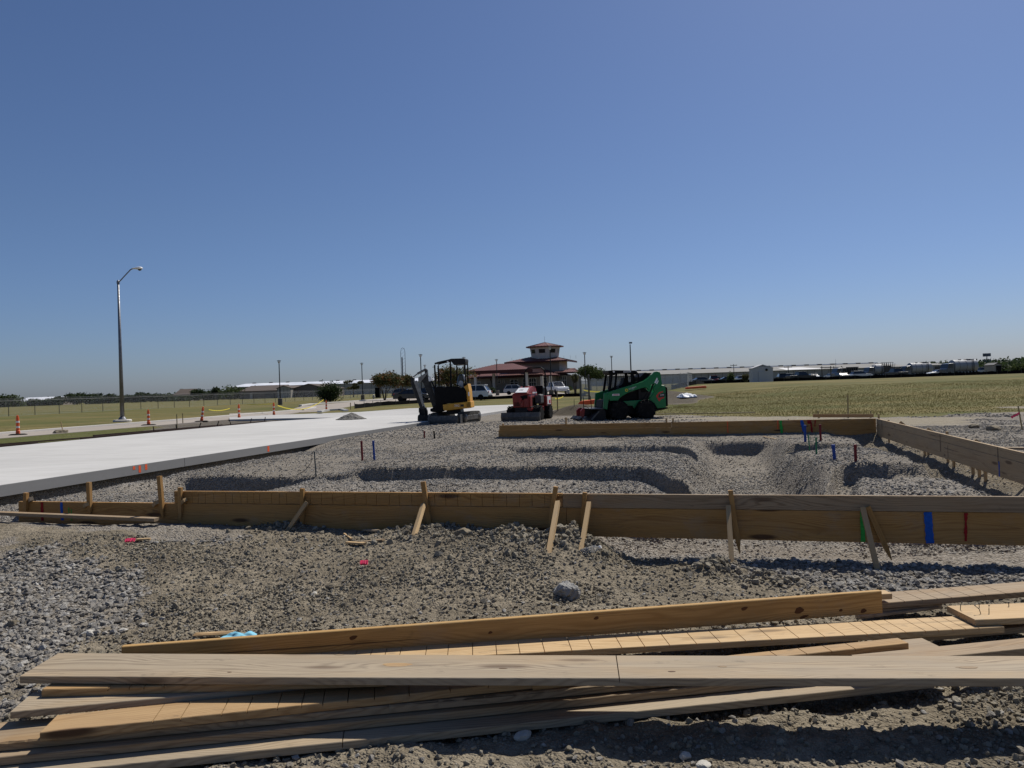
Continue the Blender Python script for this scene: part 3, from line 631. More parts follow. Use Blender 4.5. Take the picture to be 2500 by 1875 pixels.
scatter('grass_tufts', np.stack([gx1, gy1, H(gx1, gy1)], 1), np.stack([np.zeros(k), np.zeros(k), RNG.uniform(0, 6.28, k)], 1), S_, [tuft(i) for i in range(5)], M['blade'])
print('stones', sum(len(p_[0]) for p_ in parts_), 'clods', len(pA[0])+len(pB[0]), 'tufts', k, 'ground', nv)

# ------------------------------------------------------------------ boards
def board_mesh(L, wd, th, kerfs=(), kdepth=.02, bow=0., sway=0., tw0=0., tw1=0., rag=0., seed=1, r=.003, cut=None):
    rr = random.Random(seed); st = set(np.linspace(0, L, max(6, int(L/.22))).tolist()); dep = {}
    for k in kerfs:
        k0, k1 = k-.0022, k+.0022
        if k0 < .02 or k1 > L-.02: continue
        st = {q for q in st if not (k0-.012 < q < k1+.012)}
        for q, d_ in ((k0-.0002, 0), (k0, kdepth), (k1, kdepth), (k1+.0002, 0)): st.add(q); dep[q] = d_
    if rag: st |= set(np.linspace(.01, L-.01, int(L/.035)).tolist())
    st = sorted(st); vs = []; fs = []
    for q in st:
        d_ = dep.get(q, 0); t_ = q/L; top = th-d_
        a = tw0+(tw1-tw0)*t_; zz = bow*4*t_*(1-t_); yy = sway*4*t_*(1-t_)
        rg = rag*(abs(rr.gauss(0, 1))*.5+.5*abs(math.sin(q*7.3+seed))) if rag else 0
        cs = [(0, r), (r, 0), (wd-r, 0), (wd, r), (wd, max(r+.0005, top-r)), (wd-r, top), (r+rg, top), (rg*.35, max(r+.0005, top-r-rg*.6))]
        xo = (lambda y_: (cut*(y_/wd) if cut else 0)*(1-t_))
        for y_, z_ in cs:
            vs.append((q+xo(y_), yy+y_*math.cos(a)-(z_-th/2)*math.sin(a), zz+th/2+y_*math.sin(a)+(z_-th/2)*math.cos(a)))
    m = len(st)
    for i in range(m-1):
        for k in range(8): fs.append((i*8+k, (i+1)*8+k, (i+1)*8+(k+1) % 8, i*8+(k+1) % 8))
    fs += [tuple(range(8)), tuple(range((m-1)*8, m*8))[::-1]]
    mb = MB(); mb.add(vs, fs); return mb.mesh('board')
def frame(o, x, y=None, z=None):
    x = Vector(x).normalized()
    if z is not None: z = (Vector(z)-x*Vector(z).dot(x)).normalized(); y = z.cross(x)
    else: y = (Vector(y)-x*Vector(y).dot(x)).normalized(); z = x.cross(y)
    return Matrix.Translation(o) @ Matrix(((x.x, y.x, z.x, 0), (x.y, y.y, z.y, 0), (x.z, y.z, z.z, 0), (0, 0, 0, 1)))

# ------------------------------------------------------------------ formwork round the foundation
TF, TB, SR, ZT = 7.36, 20.23, 4.0, .545
def sF(px): return PT(px, 1230, TF).dot(U)
def sB(px): return PT(px, 1040, TB).dot(U)
def upboard(parent, name, a, b, out, z0, h, mat, kerfs=(), seed=1, th=.038, proud=0., kd=.012, **kw):
    # a, b: foot points (level) of the face line seen from outside, left to right; out: outward normal
    a, b = Vector(a), Vector(b); L = (b-a).length; x = (b-a)/L
    me = board_mesh(L, h, th, kerfs, kd, seed=seed, **kw)
    M_ = frame(a+Z*z0+Vector(out)*(proud-th), x, None, out)
    return link(name, me, mat, parent, M_)
def stake(parent, p, q, w_, t_, mat, name='stake', out=None, point=True):
    p, q = Vector(p), Vector(q); d = p-q; L = d.length
    vs = []; y0 = w_/2; z0 = t_/2; mb = MB()
    sec = [(0, .15 if point else 1), (.12 if point else 0, 1), (L, 1)]
    if not point: sec = [(0, 1), (L, 1)]
    for x_, s_ in sec: vs += [(x_, a*y0*s_, b*z0*s_) for a, b in ((-1, -1), (1, -1), (1, 1), (-1, 1))]
    fs = [(0, 1, 2, 3)]
    for i in range(len(sec)-1): fs += [(i*4+k, i*4+(k+1) % 4, i*4+4+(k+1) % 4, i*4+4+k) for k in range(4)]
    fs.append(tuple(range(len(vs)-4, len(vs)))[::-1]); mb.add(vs, fs)
    return link(name, mb.mesh(name), mat, parent, frame(q, d, None, out if out is not None else -V))
def mark(parent, poly, o, x, y, nrm, mat, name='paint_mark', th=.0016):
    # flat sprayed mark on a board face: poly in (x,y) on the face
    z = Vector(nrm); mb = MB(); k = len(poly)
    mb.add([(a, b, 0) for a, b in poly]+[(a, b, th) for a, b in poly], [tuple(range(k))[::-1], tuple(range(k, 2*k))]+[(i, (i+1) % k, (i+1) % k+k, i+k) for i in range(k)])
    return link(name, mb.mesh(name), mat, parent, frame(o, x, None, z))
def stripe(h0, h1, w_, seed, lean=0., taper=.3):
    rr = random.Random(seed); n_ = 18; L_, R_ = [], []
    for i in range(n_):
        t_ = i/(n_-1); y_ = h1+(h0-h1)*t_; c_ = lean*t_; hw = w_/2*(1-taper*(.55*abs(math.sin(t_*5+seed))+.45*rr.random())); c_ += w_*.05*rr.uniform(-1, 1)
        L_.append((c_-hw, y_)); R_.append((c_+hw, y_))
    return L_+R_[::-1]
OUT = -V
ff = thing('formwork', 'long front timber form of two stacked pine boards held by stakes and raking braces', 'formwork', ST(-1, TF, 0))
J1, J2 = sF(1374), sF(1382)
def bd(par, name, s0, s1, z0, h, mat, kp=(), seed=1, proud=0., **kw):
    return upboard(par, name, ST(s0, TF), ST(s1, TF), OUT, z0, h, mat, [sF(k)-s0 for k in kp], seed, proud=proud, **kw)
k1 = [1298, 1340, 1387, 1445, 1525, 1570, 1628, 1670, 1715, 1755, 1835, 1888, 1930]; k1 = [k/2.765 for k in k1]
k2 = [700+k/2.765 for k in (0, 160, 235, 312, 388, 462, 537, 607, 695, 760, 845, 1000, 1075, 1155, 1243, 1320, 1398, 1485, 1573, 1657, 1742)]
bd(ff, 'upper_board', sF(426), J1-.002, ZT-.14, .139, M['pine_form'], k1+k2, 3)
bd(ff, 'upper_board', J1+.002, SR+.04, ZT-.143, .139, M['wood_mid'], (), 4, .002)
bd(ff, 'lower_board', sF(434), J2-.002, ZT-.43, .286, M['pine_form'], (), 5, .003)
bd(ff, 'lower_board', J2+.002, SR+.04, ZT-.432, .286, M['pine_form'], (), 6, -.002)
def face(px, py, off=.0): return PT(px, py, TF-off)
for (a, b, w_) in (((440, 1190), (441, 1272), .045), ((738, 1193), (738.5, 1296), .045), ((1033, 1176), (1053, 1311), .05), ((1357, 1188), (1336, 1334), .045), ((1428, 1202), (1419, 1335), .042),
                   ((1783, 1197), (1806, 1352), .045), ((2118, 1237), (2177, 1368), .045)):
    stake(ff, face(*a, .026), face(*b, .028), w_, .036, M['pine_form'], 'stake')
for (a, b, w_) in (((452, 1220), (415, 1270), .04), ((750, 1226), (701, 1293), .042), ((1034, 1232), (1010, 1306), .042), ((1362, 1226), (1339, 1350), .045), ((1438, 1228), (1417, 1350), .042),
                   ((1778, 1236), (1787, 1377), .045), ((2106, 1239), (2143, 1391), .045)):
    p_ = face(*a, .065); q_ = T(*b); q_ = q_-Z*.02
    if (q_-p_).dot(V) > -.1: q_ = p_+(q_-p_)+OUT*.12
    stake(ff, p_, q_, w_, .04, M['stake'], 'brace', point=False)
FZ = ZT-.43
def fmark(par, px, w_, h0, h1, mat, seed, lean=0, taper=.3, off=.005): mark(par, stripe(h0, h1, w_, seed, lean, taper), ST(sF(px), TF-off, FZ), U, Z, OUT, mat)
fmark(ff, 2104, .045, .004, .283, M['green_mark'], 1); fmark(ff, 2264, .07, .003, .284, M['blue_paint'], 2, .01, .12)
fmark(ff, 2357, .034, .03, .28, M['red_mark'], 3, -.01, .6)
fl = thing('formwork', 'low single-board timber form left of the long front form, blue, red and green marks', 'formwork', ST(-7.5, TF, 0))
bd(fl, 'lower_board', sF(45), sF(434)-.004, ZT-.43, .286, M['pine_form'], (), 8)
for (a, b) in (((64, 1203), (62, 1262)), ((217, 1177), (220, 1262)), ((389, 1162), (398, 1268))): stake(fl, face(*a, .024), face(*b, .026), .05, .04, M['pine_form'])
for (a, b, m_) in (((77, 1217), (55, 1254), 'wood_grey'), ((213, 1231), (182, 1258), 'stake'), ((383, 1226), (349, 1265), 'stake')):
    p_ = face(*a, .06); stake(fl, p_, T(*b)-Z*.02+OUT*.05, .045, .042, M[m_], 'brace', point=False)
fmark(fl, 103, .05, .05, .28, M['red_mark'], 4, off=.003); fmark(fl, 150, .045, .06, .284, M['blue_paint'], 5, .01, off=.003)
fmark(fl, 168, .015, .08, .22, M['green_mark'], 6, off=.003); fmark(fl, 174, .015, .06, .20, M['green_mark'], 7, off=.003)
# back form
fb = thing('formwork', 'far timber form across the back of the pad, two boards high, knots and paint drips', 'formwork', ST(-1, TB, 0))
def bb_(name, px0, px1, z0, h, mat, seed, proud=0., dz=0):
    s0 = sB(px0) if px0 < 2130 else px0; s1 = sB(px1) if px1 < 2500 else SR-.0005
    return upboard(fb, name, ST(s0, TB), ST(s1, TB), OUT, z0, h, mat, (), seed, proud=proud)
bb_('upper_board', 1219, 1639.6, ZT-.138, .139, M['pine_form'], 11, .012); bb_('upper_board', 1640, 2600, ZT-.14, .139, M['pine_form'], 12, .0)
bb_('lower_board', 1216.5, 1635.7, ZT-.427, .286, M['pine_form'], 13, .004); bb_('lower_board', 1636, 2600, ZT-.427, .286, M['pine_form'], 14, -.003)
for px, py in ((1228, 1034), (1382, 1019), (1627, 1021), (1643, 1021)): stake(fb, PT(px, py, TB+.05), PT(px, py+48, TB+.05), .05, .035, M['stake'])
for px0, px1 in ((2113, 2108), (2118, 2121)): stake(fb, PT(px0, 1050, TB+.06), PT(px1, 1081, TB+.06), .045, .035, M['stake'])
def bmark(px, w_, h0, h1, mat, seed, lean=0, taper=.3): mark(fb, stripe(h0, h1, w_, seed, lean, taper), ST(sB(px), TB-.013, ZT-.427), U, Z, OUT, mat)
bmark(1776.5, .025, .12, .42, M['orange_paint'], 11); bmark(1899, .025, .20, .42, M['orange_paint'], 12); bmark(1906, .09, .06, .42, M['green_mark'], 13, .02, .5)
bmark(1957, .09, .12, .42, M['blue_paint'], 14, .06, .3); bmark(1976, .12, .32, .42, M['red_mark'], 15); bmark(1980, .055, .06, .36, M['red_mark'], 16, .02, .5); bmark(1991, .04, .25, .42, M['red_mark'], 17, -.02, .6)
# right form
fr_ = thing('formwork', 'timber form running away along the right side of the pad, propped over the trench', 'formwork', ST(SR, 14, 0))
def tR(px, py=1080): return PS(px, py, SR).dot(V)
def rb(name, t0, t1, z0, h, mat, kp, seed, proud=0): # face looks left: left end = far end
    ks = [t0-tR(k) for k in kp]; return upboard(fr_, name, ST(SR, t0), ST(SR, t1), -U, z0, h, mat, ks, seed, proud=proud, kd=.006)
tj1, tj2, tj3 = tR(2185, 1060), tR(2305, 1110), tR(2366, 1120)
rb('upper_board', TB-.04, tj3, ZT-.14, .139, M['pine_tan'], [2155, 2189], 21); rb('upper_board', tj3-.003, TF+.05, ZT-.14, .139, M['pine_tan'], [], 22, .002)
rb('lower_board', TB-.04, tj1, ZT-.43, .286, M['pine_tan'], [], 23, -.002); rb('lower_board', tj1-.003, tj2, ZT-.43, .286, M['pine_tan'], [2294], 24); rb('lower_board', tj2-.003, TF+.05, ZT-.43, .286, M['pine_tan'], [2368], 25, .002)
for px, py in ((2145, 1011), (2169, 1025), (2256, 1056), (2312, 1053), (2373, 1075)):
    p_ = PS(px, py, SR+.065); t_ = p_.dot(V); stake(fr_, p_, ST(SR+.065, t_, Hz(*ST(SR+.065, t_)[:2])-.15), .05, .036, M['stake'], out=-U)
for i, (px, py) in enumerate(((2110, 1100), (2146, 1100), (2258, 1140), (2268, 1140), (2390, 1180), (2330, 1160), (2405, 1190))):
    p_ = PS(px, py, SR+.05); t_ = p_.dot(V); stake(fr_, ST(SR+.055, t_, .40), ST(SR+.055, t_+(.04 if i % 2 else -.03), Hz(*ST(SR+.055, t_)[:2])-.12), .05, .036, M['stake'], out=-U)
for px, py, dx in ((2196, 1031, .5), (2262, 1048, .55), (2378, 1077, .6), (2470, 1108, .6)):
    p_ = PS(px, py, SR+.10); t_ = p_.dot(V); q_ = ST(SR+.10+dx, t_-.05); q_.z = Hz(q_.x, q_.y)-.03
    stake(fr_, p_, q_, .085, .038, M['stake'], 'brace', out=V, point=False)
for px, h0, h1, mt, w_, sd in ((2296, .10, .43, 'dark_mark', .02, 31), (2436, .20, .43, 'dark_mark', .022, 32), (2438, .0, .22, 'blue_paint', .05, 33), (2314, .02, .25, 'dark_mark', .014, 34), (2155, .2, .42, 'dark_mark', .03, 35)):
    mark(fr_, stripe(h0, h1, w_, sd, 0, .4), ST(SR-.004, tR(px), ZT-.43), -V, Z, -U, M[mt])
# the far outer form just visible behind the corner
fo = thing('formwork', 'thin dark timber edge just behind the far right corner of the back form', 'formwork', ST(2, 21.2, 0))
upboard(fo, 'upper_board', PT(1985, 1019, 21.2)*1, PT(2133, 1019, 21.2)*1, OUT, 0, .09, M['pine_warm'], (), 41)

# ------------------------------------------------------------------ loose boards in the foreground
LB = 'loose boards heaped in the foreground'
def loose(name, label, A, B, wd, mat, th=.038, kp=(), kd=.012, L=None, x_ext=0., z_of=None, cat='board', **kw):
    a, b = G(*A), G(*B); d = (b-a).normalized(); a = a-d*x_ext
    L = L or (b-a).length; y = Z.cross(d).normalized()
    def along(px):                     # distance along the board's front edge at photo column px
        lo, hi = 0., L
        for _ in range(40):
            m_ = (lo+hi)/2; p_ = a+d*m_; c_ = p_-CP; u_ = 1250+FPX*c_.dot(_r)/c_.dot(_f)
            if u_ < px: lo = m_
            else: hi = m_
        return lo
    me = board_mesh(L, wd, th, [along(k) for k in kp], kd, **kw); zl = d.cross(y)
    o = link(name, me, mat); put(o, frame(a-zl*th, d, y)); return tag(o, label, cat, LB)
B1 = loose('lumber_board', 'wide weathered grey board lying on top of the foreground heap across the whole view', (48, 1651, .270), (2500, 1655.5, .270), .286, M['wood_grey'], L=5.15, seed=1, kp=(1512,), kd=.02, tw0=.05, tw1=-.02, bow=-.004)
for px, py, rx_, ry_, m_ in ((2362, 1627, .05, .016, 'wood_mid'), (1640, 1637, .018, .007, 'knot'), (1228, 1630, .022, .004, 'knot'), (968, 1622, .075, .024, 'pine_warm'), (829, 1600, .03, .006, 'wood_mid'), (1764, 1625, .022, .009, 'wood_mid'), (560, 1640, .012, .004, 'knot')):
    p_ = G(px, py, .272); mb = MB(); ag = np.linspace(0, 2*math.pi, 20, endpoint=False)
    mb.add([(rx_*math.cos(a_)*(1+.15*math.sin(3*a_+px)), ry_*math.sin(a_), 0) for a_ in ag]+[(rx_*.85*math.cos(a_), ry_*.85*math.sin(a_), .0012) for a_ in ag], [tuple(range(20, 40))]+[(i, (i+1) % 20, (i+1) % 20+20, i+20) for i in range(20)])
    kn = link('knot', mb.mesh('knot'), M[m_]); kn.parent = B1; q_ = B1.matrix_basis.inverted() @ p_; fx = min(1, max(0, q_.x/4.9)); tw_ = .05-.07*fx
    kn.matrix_basis = Matrix.Translation((q_.x, q_.y, .038-.004*4*fx*(1-fx)+q_.y*math.sin(tw_)+.0004)) @ Matrix.Rotation(tw_, 4, 'X')
loose('lumber_board', 'short splintered board end poking out under the wide grey board, left side', (101, 1684, .229), (488, 1672, .226), .235, M['pine_warm'], kp=(263, 315, 351, 400), seed=2, L=1.7, rag=.004)
loose('lumber_board', 'grey board with half its top in shade, third from the top at left', (25, 1738, .191), (401, 1703, .189), .235, M['wood_grey'], th=.034, seed=3, L=1.85)
loose('lumber_board', 'tan board with saw cuts across it, running under the wide grey board', (97, 1789, .166), (1192, 1673.5, .172), .185, M['pine_warm'], th=.040, kp=(373, 441, 541, 603, 677, 736, 785, 788, 849, 914, 999, 1099, 1192), seed=4, L=2.55)
loose('lumber_board', 'narrow saw-cut pine board ending between the scored board and the wide grey board', (1300, 1667, .166), (2218, 1570, .170), .089, M['pine_warm'], th=.04, kp=(1640, 1780, 1900, 1970, 2031, 2088), seed=24)
loose('lumber_board', 'board with a torn splintered top edge beneath the saw-cut tan board', (0, 1814, .122), (1243, 1695.5, .128), .235, M['wood_mid'], seed=5, L=4.85, x_ext=.12, rag=.009)
loose('lumber_board', 'brown board with thin pale top edge, second from the bottom of the heap', (0, 1849, .082), (1300, 1718, .084), .185, M['wood_mid'], seed=6, L=4.3, x_ext=.3)
loose('lumber_board', 'lowest grey board nearest the camera, with one deep saw cut', (700, 1825, .041), (2000, 1691, .041), .235, M['wood_grey'], seed=7, L=4.55, x_ext=1.28, kp=(836,), kd=.03)
loose('lumber_board', 'grey board corner at the very bottom left of the picture', (-260, 1822, .05), (64, 1879, .046), .14, M['wood_grey'], seed=8, L=.62)
b10 = G(297, 1579, .20); b10b = G(2153, 1443, .254)
M['pine_edge'] = wood('edge_pine', (.50, .315, .12), (.30, .165, .055), 0, .7)
def on_edge():
    d = (b10b-b10).normalized(); out = d.cross(Z).normalized(); L = (b10b-b10).length
    me = board_mesh(L, .143, .038, (), seed=9, r=.004); o = link('lumber_board', me, M['pine_edge']); put(o, frame(b10-Z*.143-out*.038, d, None, out))
    for px, py, rx_, ry_ in ((862, 1557, .024, .012), (1197, 1544, .013, .008), (1456, 1509, .016, .010), (1817, 1486, .022, .011), (1951, 1490, .03, .020), (2053, 1490, .012, .009), (2108, 1491, .02, .014), (1962, 1506, .03, .009)):
        r2 = ray(px, py); k2 = (b10-CP).dot(out)/r2.dot(out); p_ = CP+r2*k2; mb = MB()
        mb.add([(rx_*math.cos(a_)*(1+.2*math.sin(3*a_+px)), ry_*math.sin(a_), 0) for a_ in np.linspace(0, 2*math.pi, 18, endpoint=False)]+[(rx_*.9*math.cos(a_), ry_*.9*math.sin(a_), .0012) for a_ in np.linspace(0, 2*math.pi, 18, endpoint=False)], [tuple(range(18, 36))]+[(i, (i+1) % 18, (i+1) % 18+18, i+18) for i in range(18)])
        kn = link('knot', mb.mesh('knot'), M['knot']); kn.parent = o; kn.matrix_basis = o.matrix_basis.inverted() @ frame(p_+out*.0004, d+Z*.25, None, out)
    tag(o, 'long pine board standing on its edge with dark knots, behind the wide grey board', 'board', LB)
on_edge()
loose('lumber_board', 'bright pine board lying flat, scored by many saw cuts, in front of the on-edge board', (700, 1626, .090), (2452, 1530, .099), .235, M['pine'], seed=10, x_ext=.35,
      kp=[700+k/2.765 for k in (190, 315, 440, 548, 650, 753, 932, 1085, 1255, 1418, 1575, 1742, 1925, 2065)]+[1400+k/3.16 for k in (373, 550, 742, 950, 1132, 1330, 1530, 1742)]+[1900+k/3.16 for k in (160, 358, 515, 687, 783, 877, 985, 1137, 1238, 1348, 1447, 1550)])
loose('lumber_board', 'dirty long board with gravel on it at the right edge behind the heap', (2150, 1472.5, .135), (2500, 1445, .145), .22, M['wood_mid'], seed=11, L=2.2, kp=[1900+k/3.16 for k in (975, 1115, 1230, 1340, 1480, 1600, 1755)])
loose('lumber_board', 'short weathered offcut lying between the on-edge board and the dirty board', (2100, 1493, .085), (2299, 1473, .095), .085, M['wood_grey'], seed=12, rag=.004)
loose('lumber_board', 'narrow grey lath beside the weathered offcut behind the on-edge board', (2100, 1505, .07), (2293, 1480, .08), .05, M['wood_grey'], th=.02, seed=13)
loose('lumber_board', 'small pine board end showing behind the right tip of the on-edge board', (2060, 1456, .20), (2178, 1449, .20), .09, M['pine'], seed=14)
loose('lumber_board', 'brown board passing under the flat scored board at the right edge', (2150, 1560, .055), (2600, 1522, .055), .18, M['wood_mid'], seed=15)
loose('lumber_board', 'tan board at right edge coming out from behind the wide grey board', (2120, 1622, .165), (2560, 1577, .15), .14, M['wood_mid'], seed=17)
nb = thing('lumber_block', 'short pine block with bent nails sticking up, on the right of the heap', 'wood block', G(2381, 1513, .139)-Z*.038, 0, LB)
bm_ = board_mesh(.62, .286, .038, (), seed=16); ob = link('block', bm_, M['pine'], nb); ob.matrix_basis = Matrix.Rotation(R(1), 4, 'Z')
for x_, y_, l_, tx, ty in ((.03, .20, .045, .012, .0), (.17, .23, .02, 0, 0), (.10, .10, .05, -.03, .012), (.155, .11, .045, .008, .01), (.36, .23, .025, 0, .004)):
    mb = MB(); mb.tube([(x_, y_, .03), (x_+tx*.3, y_+ty*.3, .038+l_*.6), (x_+tx, y_+ty, .038+l_)], .0022, 6); mb.tube([(x_+tx, y_+ty, .038+l_), (x_+tx*1.02, y_+ty, .041+l_)], .005, 8)
    mb.build('nail', M['dark_metal'], nb)
loose('lumber_board', 'long thin board leaning low across the braces of the left form', (-40, 1249.5, .325), (376, 1266, .285), .085, M['wood_mid'], seed=18)

# ------------------------------------------------------------------ small things on the ground
def lump(name, label, cat, loc, size, mat, seed, flat=.7, parts=1, group=None, sub=2, jag=.28):
    bm = bmesh.new(); bmesh.ops.create_icosphere(bm, subdivisions=sub+1, radius=1)
    rr = random.Random(seed); pl = [(Vector((rr.gauss(0, 1), rr.gauss(0, 1), rr.gauss(0, 1))).normalized(), rr.uniform(.62, .95)) for _ in range(16)]
    for v_ in bm.verts:
        d = v_.co.normalized(); k = 1.
        for n_, h_ in pl:
            c_ = d.dot(n_)
            if c_ > .05: k = min(k, h_/c_)
        if sub > 2: k *= 1+.20*float(vn(np.array([d.x*6+3]), np.array([d.y*6+d.z*5]), 1, seed+1)[0])+.16*float(vn(np.array([d.x*13+3]), np.array([d.y*13+d.z*11]), 1, seed+2)[0])
        k *= 1+jag*.5*(vn(np.array([d.x*3+9]), np.array([d.y*3+d.z*2.3+5]), 1, seed)[0])
        v_.co = Vector((d.x*k*size[0], d.y*k*size[1], d.z*k*size[2]))
    me = bpy.data.meshes.new(name); bm.to_mesh(me); bm.free()
    o = link(name, me, mat); put(o, Matrix.Translation(Vector(loc)+Z*size[2]*.55) @ Matrix.Rotation(rr.uniform(0, 6), 4, 'Z')); return tag(o, label, cat, group)
M['rock'] = plain('grey_broken_concrete', (.33, .322, .30), .9, .2, 0, .2, 14, (.2, .17, .13), .35, .02)
M['rock_tan'] = plain('earth_lump', (.23, .195, .14), .95, .1, 0, .25, 18, (.35, .30, .22), .4, .02)
M['rock_pale'] = plain('pale_limestone', (.50, .475, .42), .9, .2, 0, .12, 18, (.3, .25, .18), .3, .01)
t_ = T(1382, 1458); lump('concrete_chunk', 'broken grey concrete chunk lying alone on the dirt in front of the form', 'rubble', t_, (.13, .085, .085), M['rock'], 5, jag=.5, sub=3)
for i, (px, py, s_, m_, lab) in enumerate(((2425, 1050, .20, 'rock_tan', 'dark earth lump beside the ribbon stake at far right'), (2378, 1044, .15, 'rock_tan', 'low dark clod left of the earth lump at far right'),
        (30, 1526, .055, 'rock_tan', 'dark lump on the grey gravel at the left edge'), (213, 1551, .055, 'rock_pale', 'pale flat stone on the dirt left of the on-edge board end'), (301, 1541, .04, 'rock_pale', 'smaller pale stone right of the flat one near the left gravel'),
        (345, 1523, .05, 'rock_tan', 'brown clod pair on the dirt right of the left gravel patch'), (766, 1452, .038, 'rock_pale', 'flat whitish stone in the middle of the dirt'), (812, 1436, .06, 'rock_tan', 'dark clod just below the pink ribbon scrap'),
        (1276, 1800, .05, 'rock_pale', 'long pale stone on the dirt just below the lowest board'), (1672, 1850, .035, 'rock_pale', 'angular grey stone in the bottom dirt, right of centre'), (1717, 1875, .04, 'rock_pale', 'white stone cut by the bottom edge of the picture'),
        (1130, 1306, .10, 'rock_tan', 'big dried mud clod thrown against the foot of the front form'), (1810, 1400, .07, 'rock_tan', 'dark clod on the gravel right of the front braces'), (1470, 1443, .03, 'rock_tan', 'small clod right of the concrete chunk'),
        (375, 1577, .04, 'rock_tan', 'dark clod touching the left tip of the on-edge board'))):
    q_ = T(px, min(py, 1874)); lump('stone' if 'stone' in lab else 'clod', lab, 'stone' if 'stone' in lab else 'clod', q_-Z*s_*.15, (s_, s_*.75, s_*.55), M[m_], 30+i)
def ribbon(name, label, px, py, w_, mat, seed, cat='ribbon'):
    rr = random.Random(seed); c_ = T(px, py); mb = MB(); n_ = 8
    for j in range(3):
        a = rr.uniform(-.5, .5); pts = []
        for i in range(n_): pts.append((c_.x+(i/(n_-1)-.5)*w_*math.cos(a), c_.y+(i/(n_-1)-.5)*w_*math.sin(a)*.6, c_.z+.015+.022*abs(math.sin(i*1.1+j*2))))
        for p_, q_ in zip(pts, pts[1:]):
            p_, q_ = Vector(p_), Vector(q_); h_ = Vector((0, .012, .012)); mb.add([p_-h_, q_-h_, q_+h_, p_+h_], [(0, 1, 2, 3)])
    o = mb.build(name, mat, fix=False); s_ = o.modifiers.new('thick', 'SOLIDIFY'); s_.thickness = .0015; return tag(o, label, cat)
ribbon('ribbon_scrap', 'crumpled pink ribbon scrap on the dirt in the middle distance', 889, 1381, .07, M['pink'], 1)
ribbon('ribbon_scrap', 'faded pink ribbon scrap beside a broken stake on the left dirt', 318, 1325, .10, M['pink'], 2)
def chip(name, label, px0, py0, px1, py1, w_, mat, cat='wood scrap', th=.018):
    a, b = T(px0, py0)+Z*.014, T(px1, py1)+Z*.014; d = b-a; me = board_mesh(d.length, w_, th, (), seed=int(px0), r=.002)
    o = link(name, me, mat); put(o, frame(a, d, Z.cross(d.normalized()))); return tag(o, label, cat)
chip('wood_scrap', 'broken stake piece lying beside the faded pink ribbon', 332, 1324, 366, 1322, .045, M['stake'])
chip('wood_scrap', 'flat wooden offcut on the dirt below the front form', 880, 1331, 934, 1325, .05, M['wood_mid'])
chip('wood_scrap', 'yellowish splinter across the flat offcut below the front form', 843, 1331, 886, 1334, .05, M['pine'])
chip('wood_scrap', 'thin white splinter leaning on the yellowish one', 838, 1309, 856, 1322, .02, M['pine'])
chip('wood_scrap', 'grey flat offcut at the foot of the front form', 885, 1300, 916, 1302, .06, M['wood_grey'])
chip('wood_scrap', 'long pale lath lying on the grass edge behind the green loader', 1590, 1012.5, 1843, 1009, .09, M['wood_grey'], 'lath', .03)
chip('wood_scrap', 'thin pale lath in the trench below the far form', 1862, 1067, 1894, 1074, .03, M['pine'], 'lath', .012)
chip('wood_scrap', 'weathered board lying on gravel outside the right form', 2436, 1099, 2560, 1101, .14, M['wood_mid'], 'board', .038)
c_ = T(508, 1562); mb = MB()
for i in range(5): mb.bar(c_+Vector((-.10, .012*i, .03+.004*(i % 2))), c_+Vector((.16, .012*i+.01, .03+.004*(i % 3))), .009, .009)
tag(mb.build('lath_bundle', M['pine']), 'bundle of thin yellow wooden sticks beside the blue cloth', 'sticks')
def cloth(name, label, cat, c_, w_, d_, h_, mat, seed, n_=26, fold=3.2):
    vs = []; fs = []
    for j in range(n_):
        for i in range(n_):
            u, v_ = i/(n_-1)*2-1, j/(n_-1)*2-1
            e = max(0, 1-max(abs(u), abs(v_))**4)
            q = float(fbm(np.array([u*1.2+seed]), np.array([v_*1.2]), .9, 3, seed)[0])
            k = abs(((u*fold+q*1.6+v_*.8) % 2.)-1.)
            vs.append((c_.x+u*w_*(1+.25*q), c_.y+v_*d_*(1+.3*q), c_.z+.006+h_*e*(.35+.65*k+.5*q)))
    for j in range(n_-1):
        for i in range(n_-1): a = j*n_+i; fs.append((a, a+1, a+n_+1, a+n_))
    mb = MB(); mb.add(vs, fs); o = mb.build(name, mat, smooth=True); s_ = o.modifiers.new('thick', 'SOLIDIFY'); s_.thickness = .004; return tag(o, label, cat)
cloth('cloth', 'crumpled light blue cloth lying behind the left end of the on-edge board', 'cloth', T(580, 1558), .11, .06, .032, M['cloth_blue'], 3, fold=1.9)
cloth('plastic_sheet', 'crumpled white plastic sheet lying on the grass behind the loader', 'plastic sheet', T(1676, 970), .55, .8, .30, M['sheet_white'], 8)
# clear plastic bottle by the brace
n_ = NT('clear_plastic'); n_.set(n_.b.inputs['Transmission Weight'], .85); n_.set(n_.b.inputs['IOR'], 1.2); M['clear'] = n_.fin((.9, .92, .93), .08, .5)
bt = thing('plastic_bottle', 'clear empty plastic bottle lying at the foot of a front brace', 'bottle', T(1440, 1353)+Z*.035)
Mx = Matrix.Rotation(R(70), 4, 'Y') @ Matrix.Rotation(R(20), 4, 'X')
MB().lathe([(.028, -.09), (.033, -.085), (.033, -.03), (.031, -.02), (.033, -.01), (.033, .04), (.026, .065), (.013, .085), (.013, .10)], 20, Mx).build('body', M['clear'], bt, smooth=True)
MB().lathe([(.0145, .097), (.0145, .114)], 14, Mx).build('cap', M['white_paint'], bt)

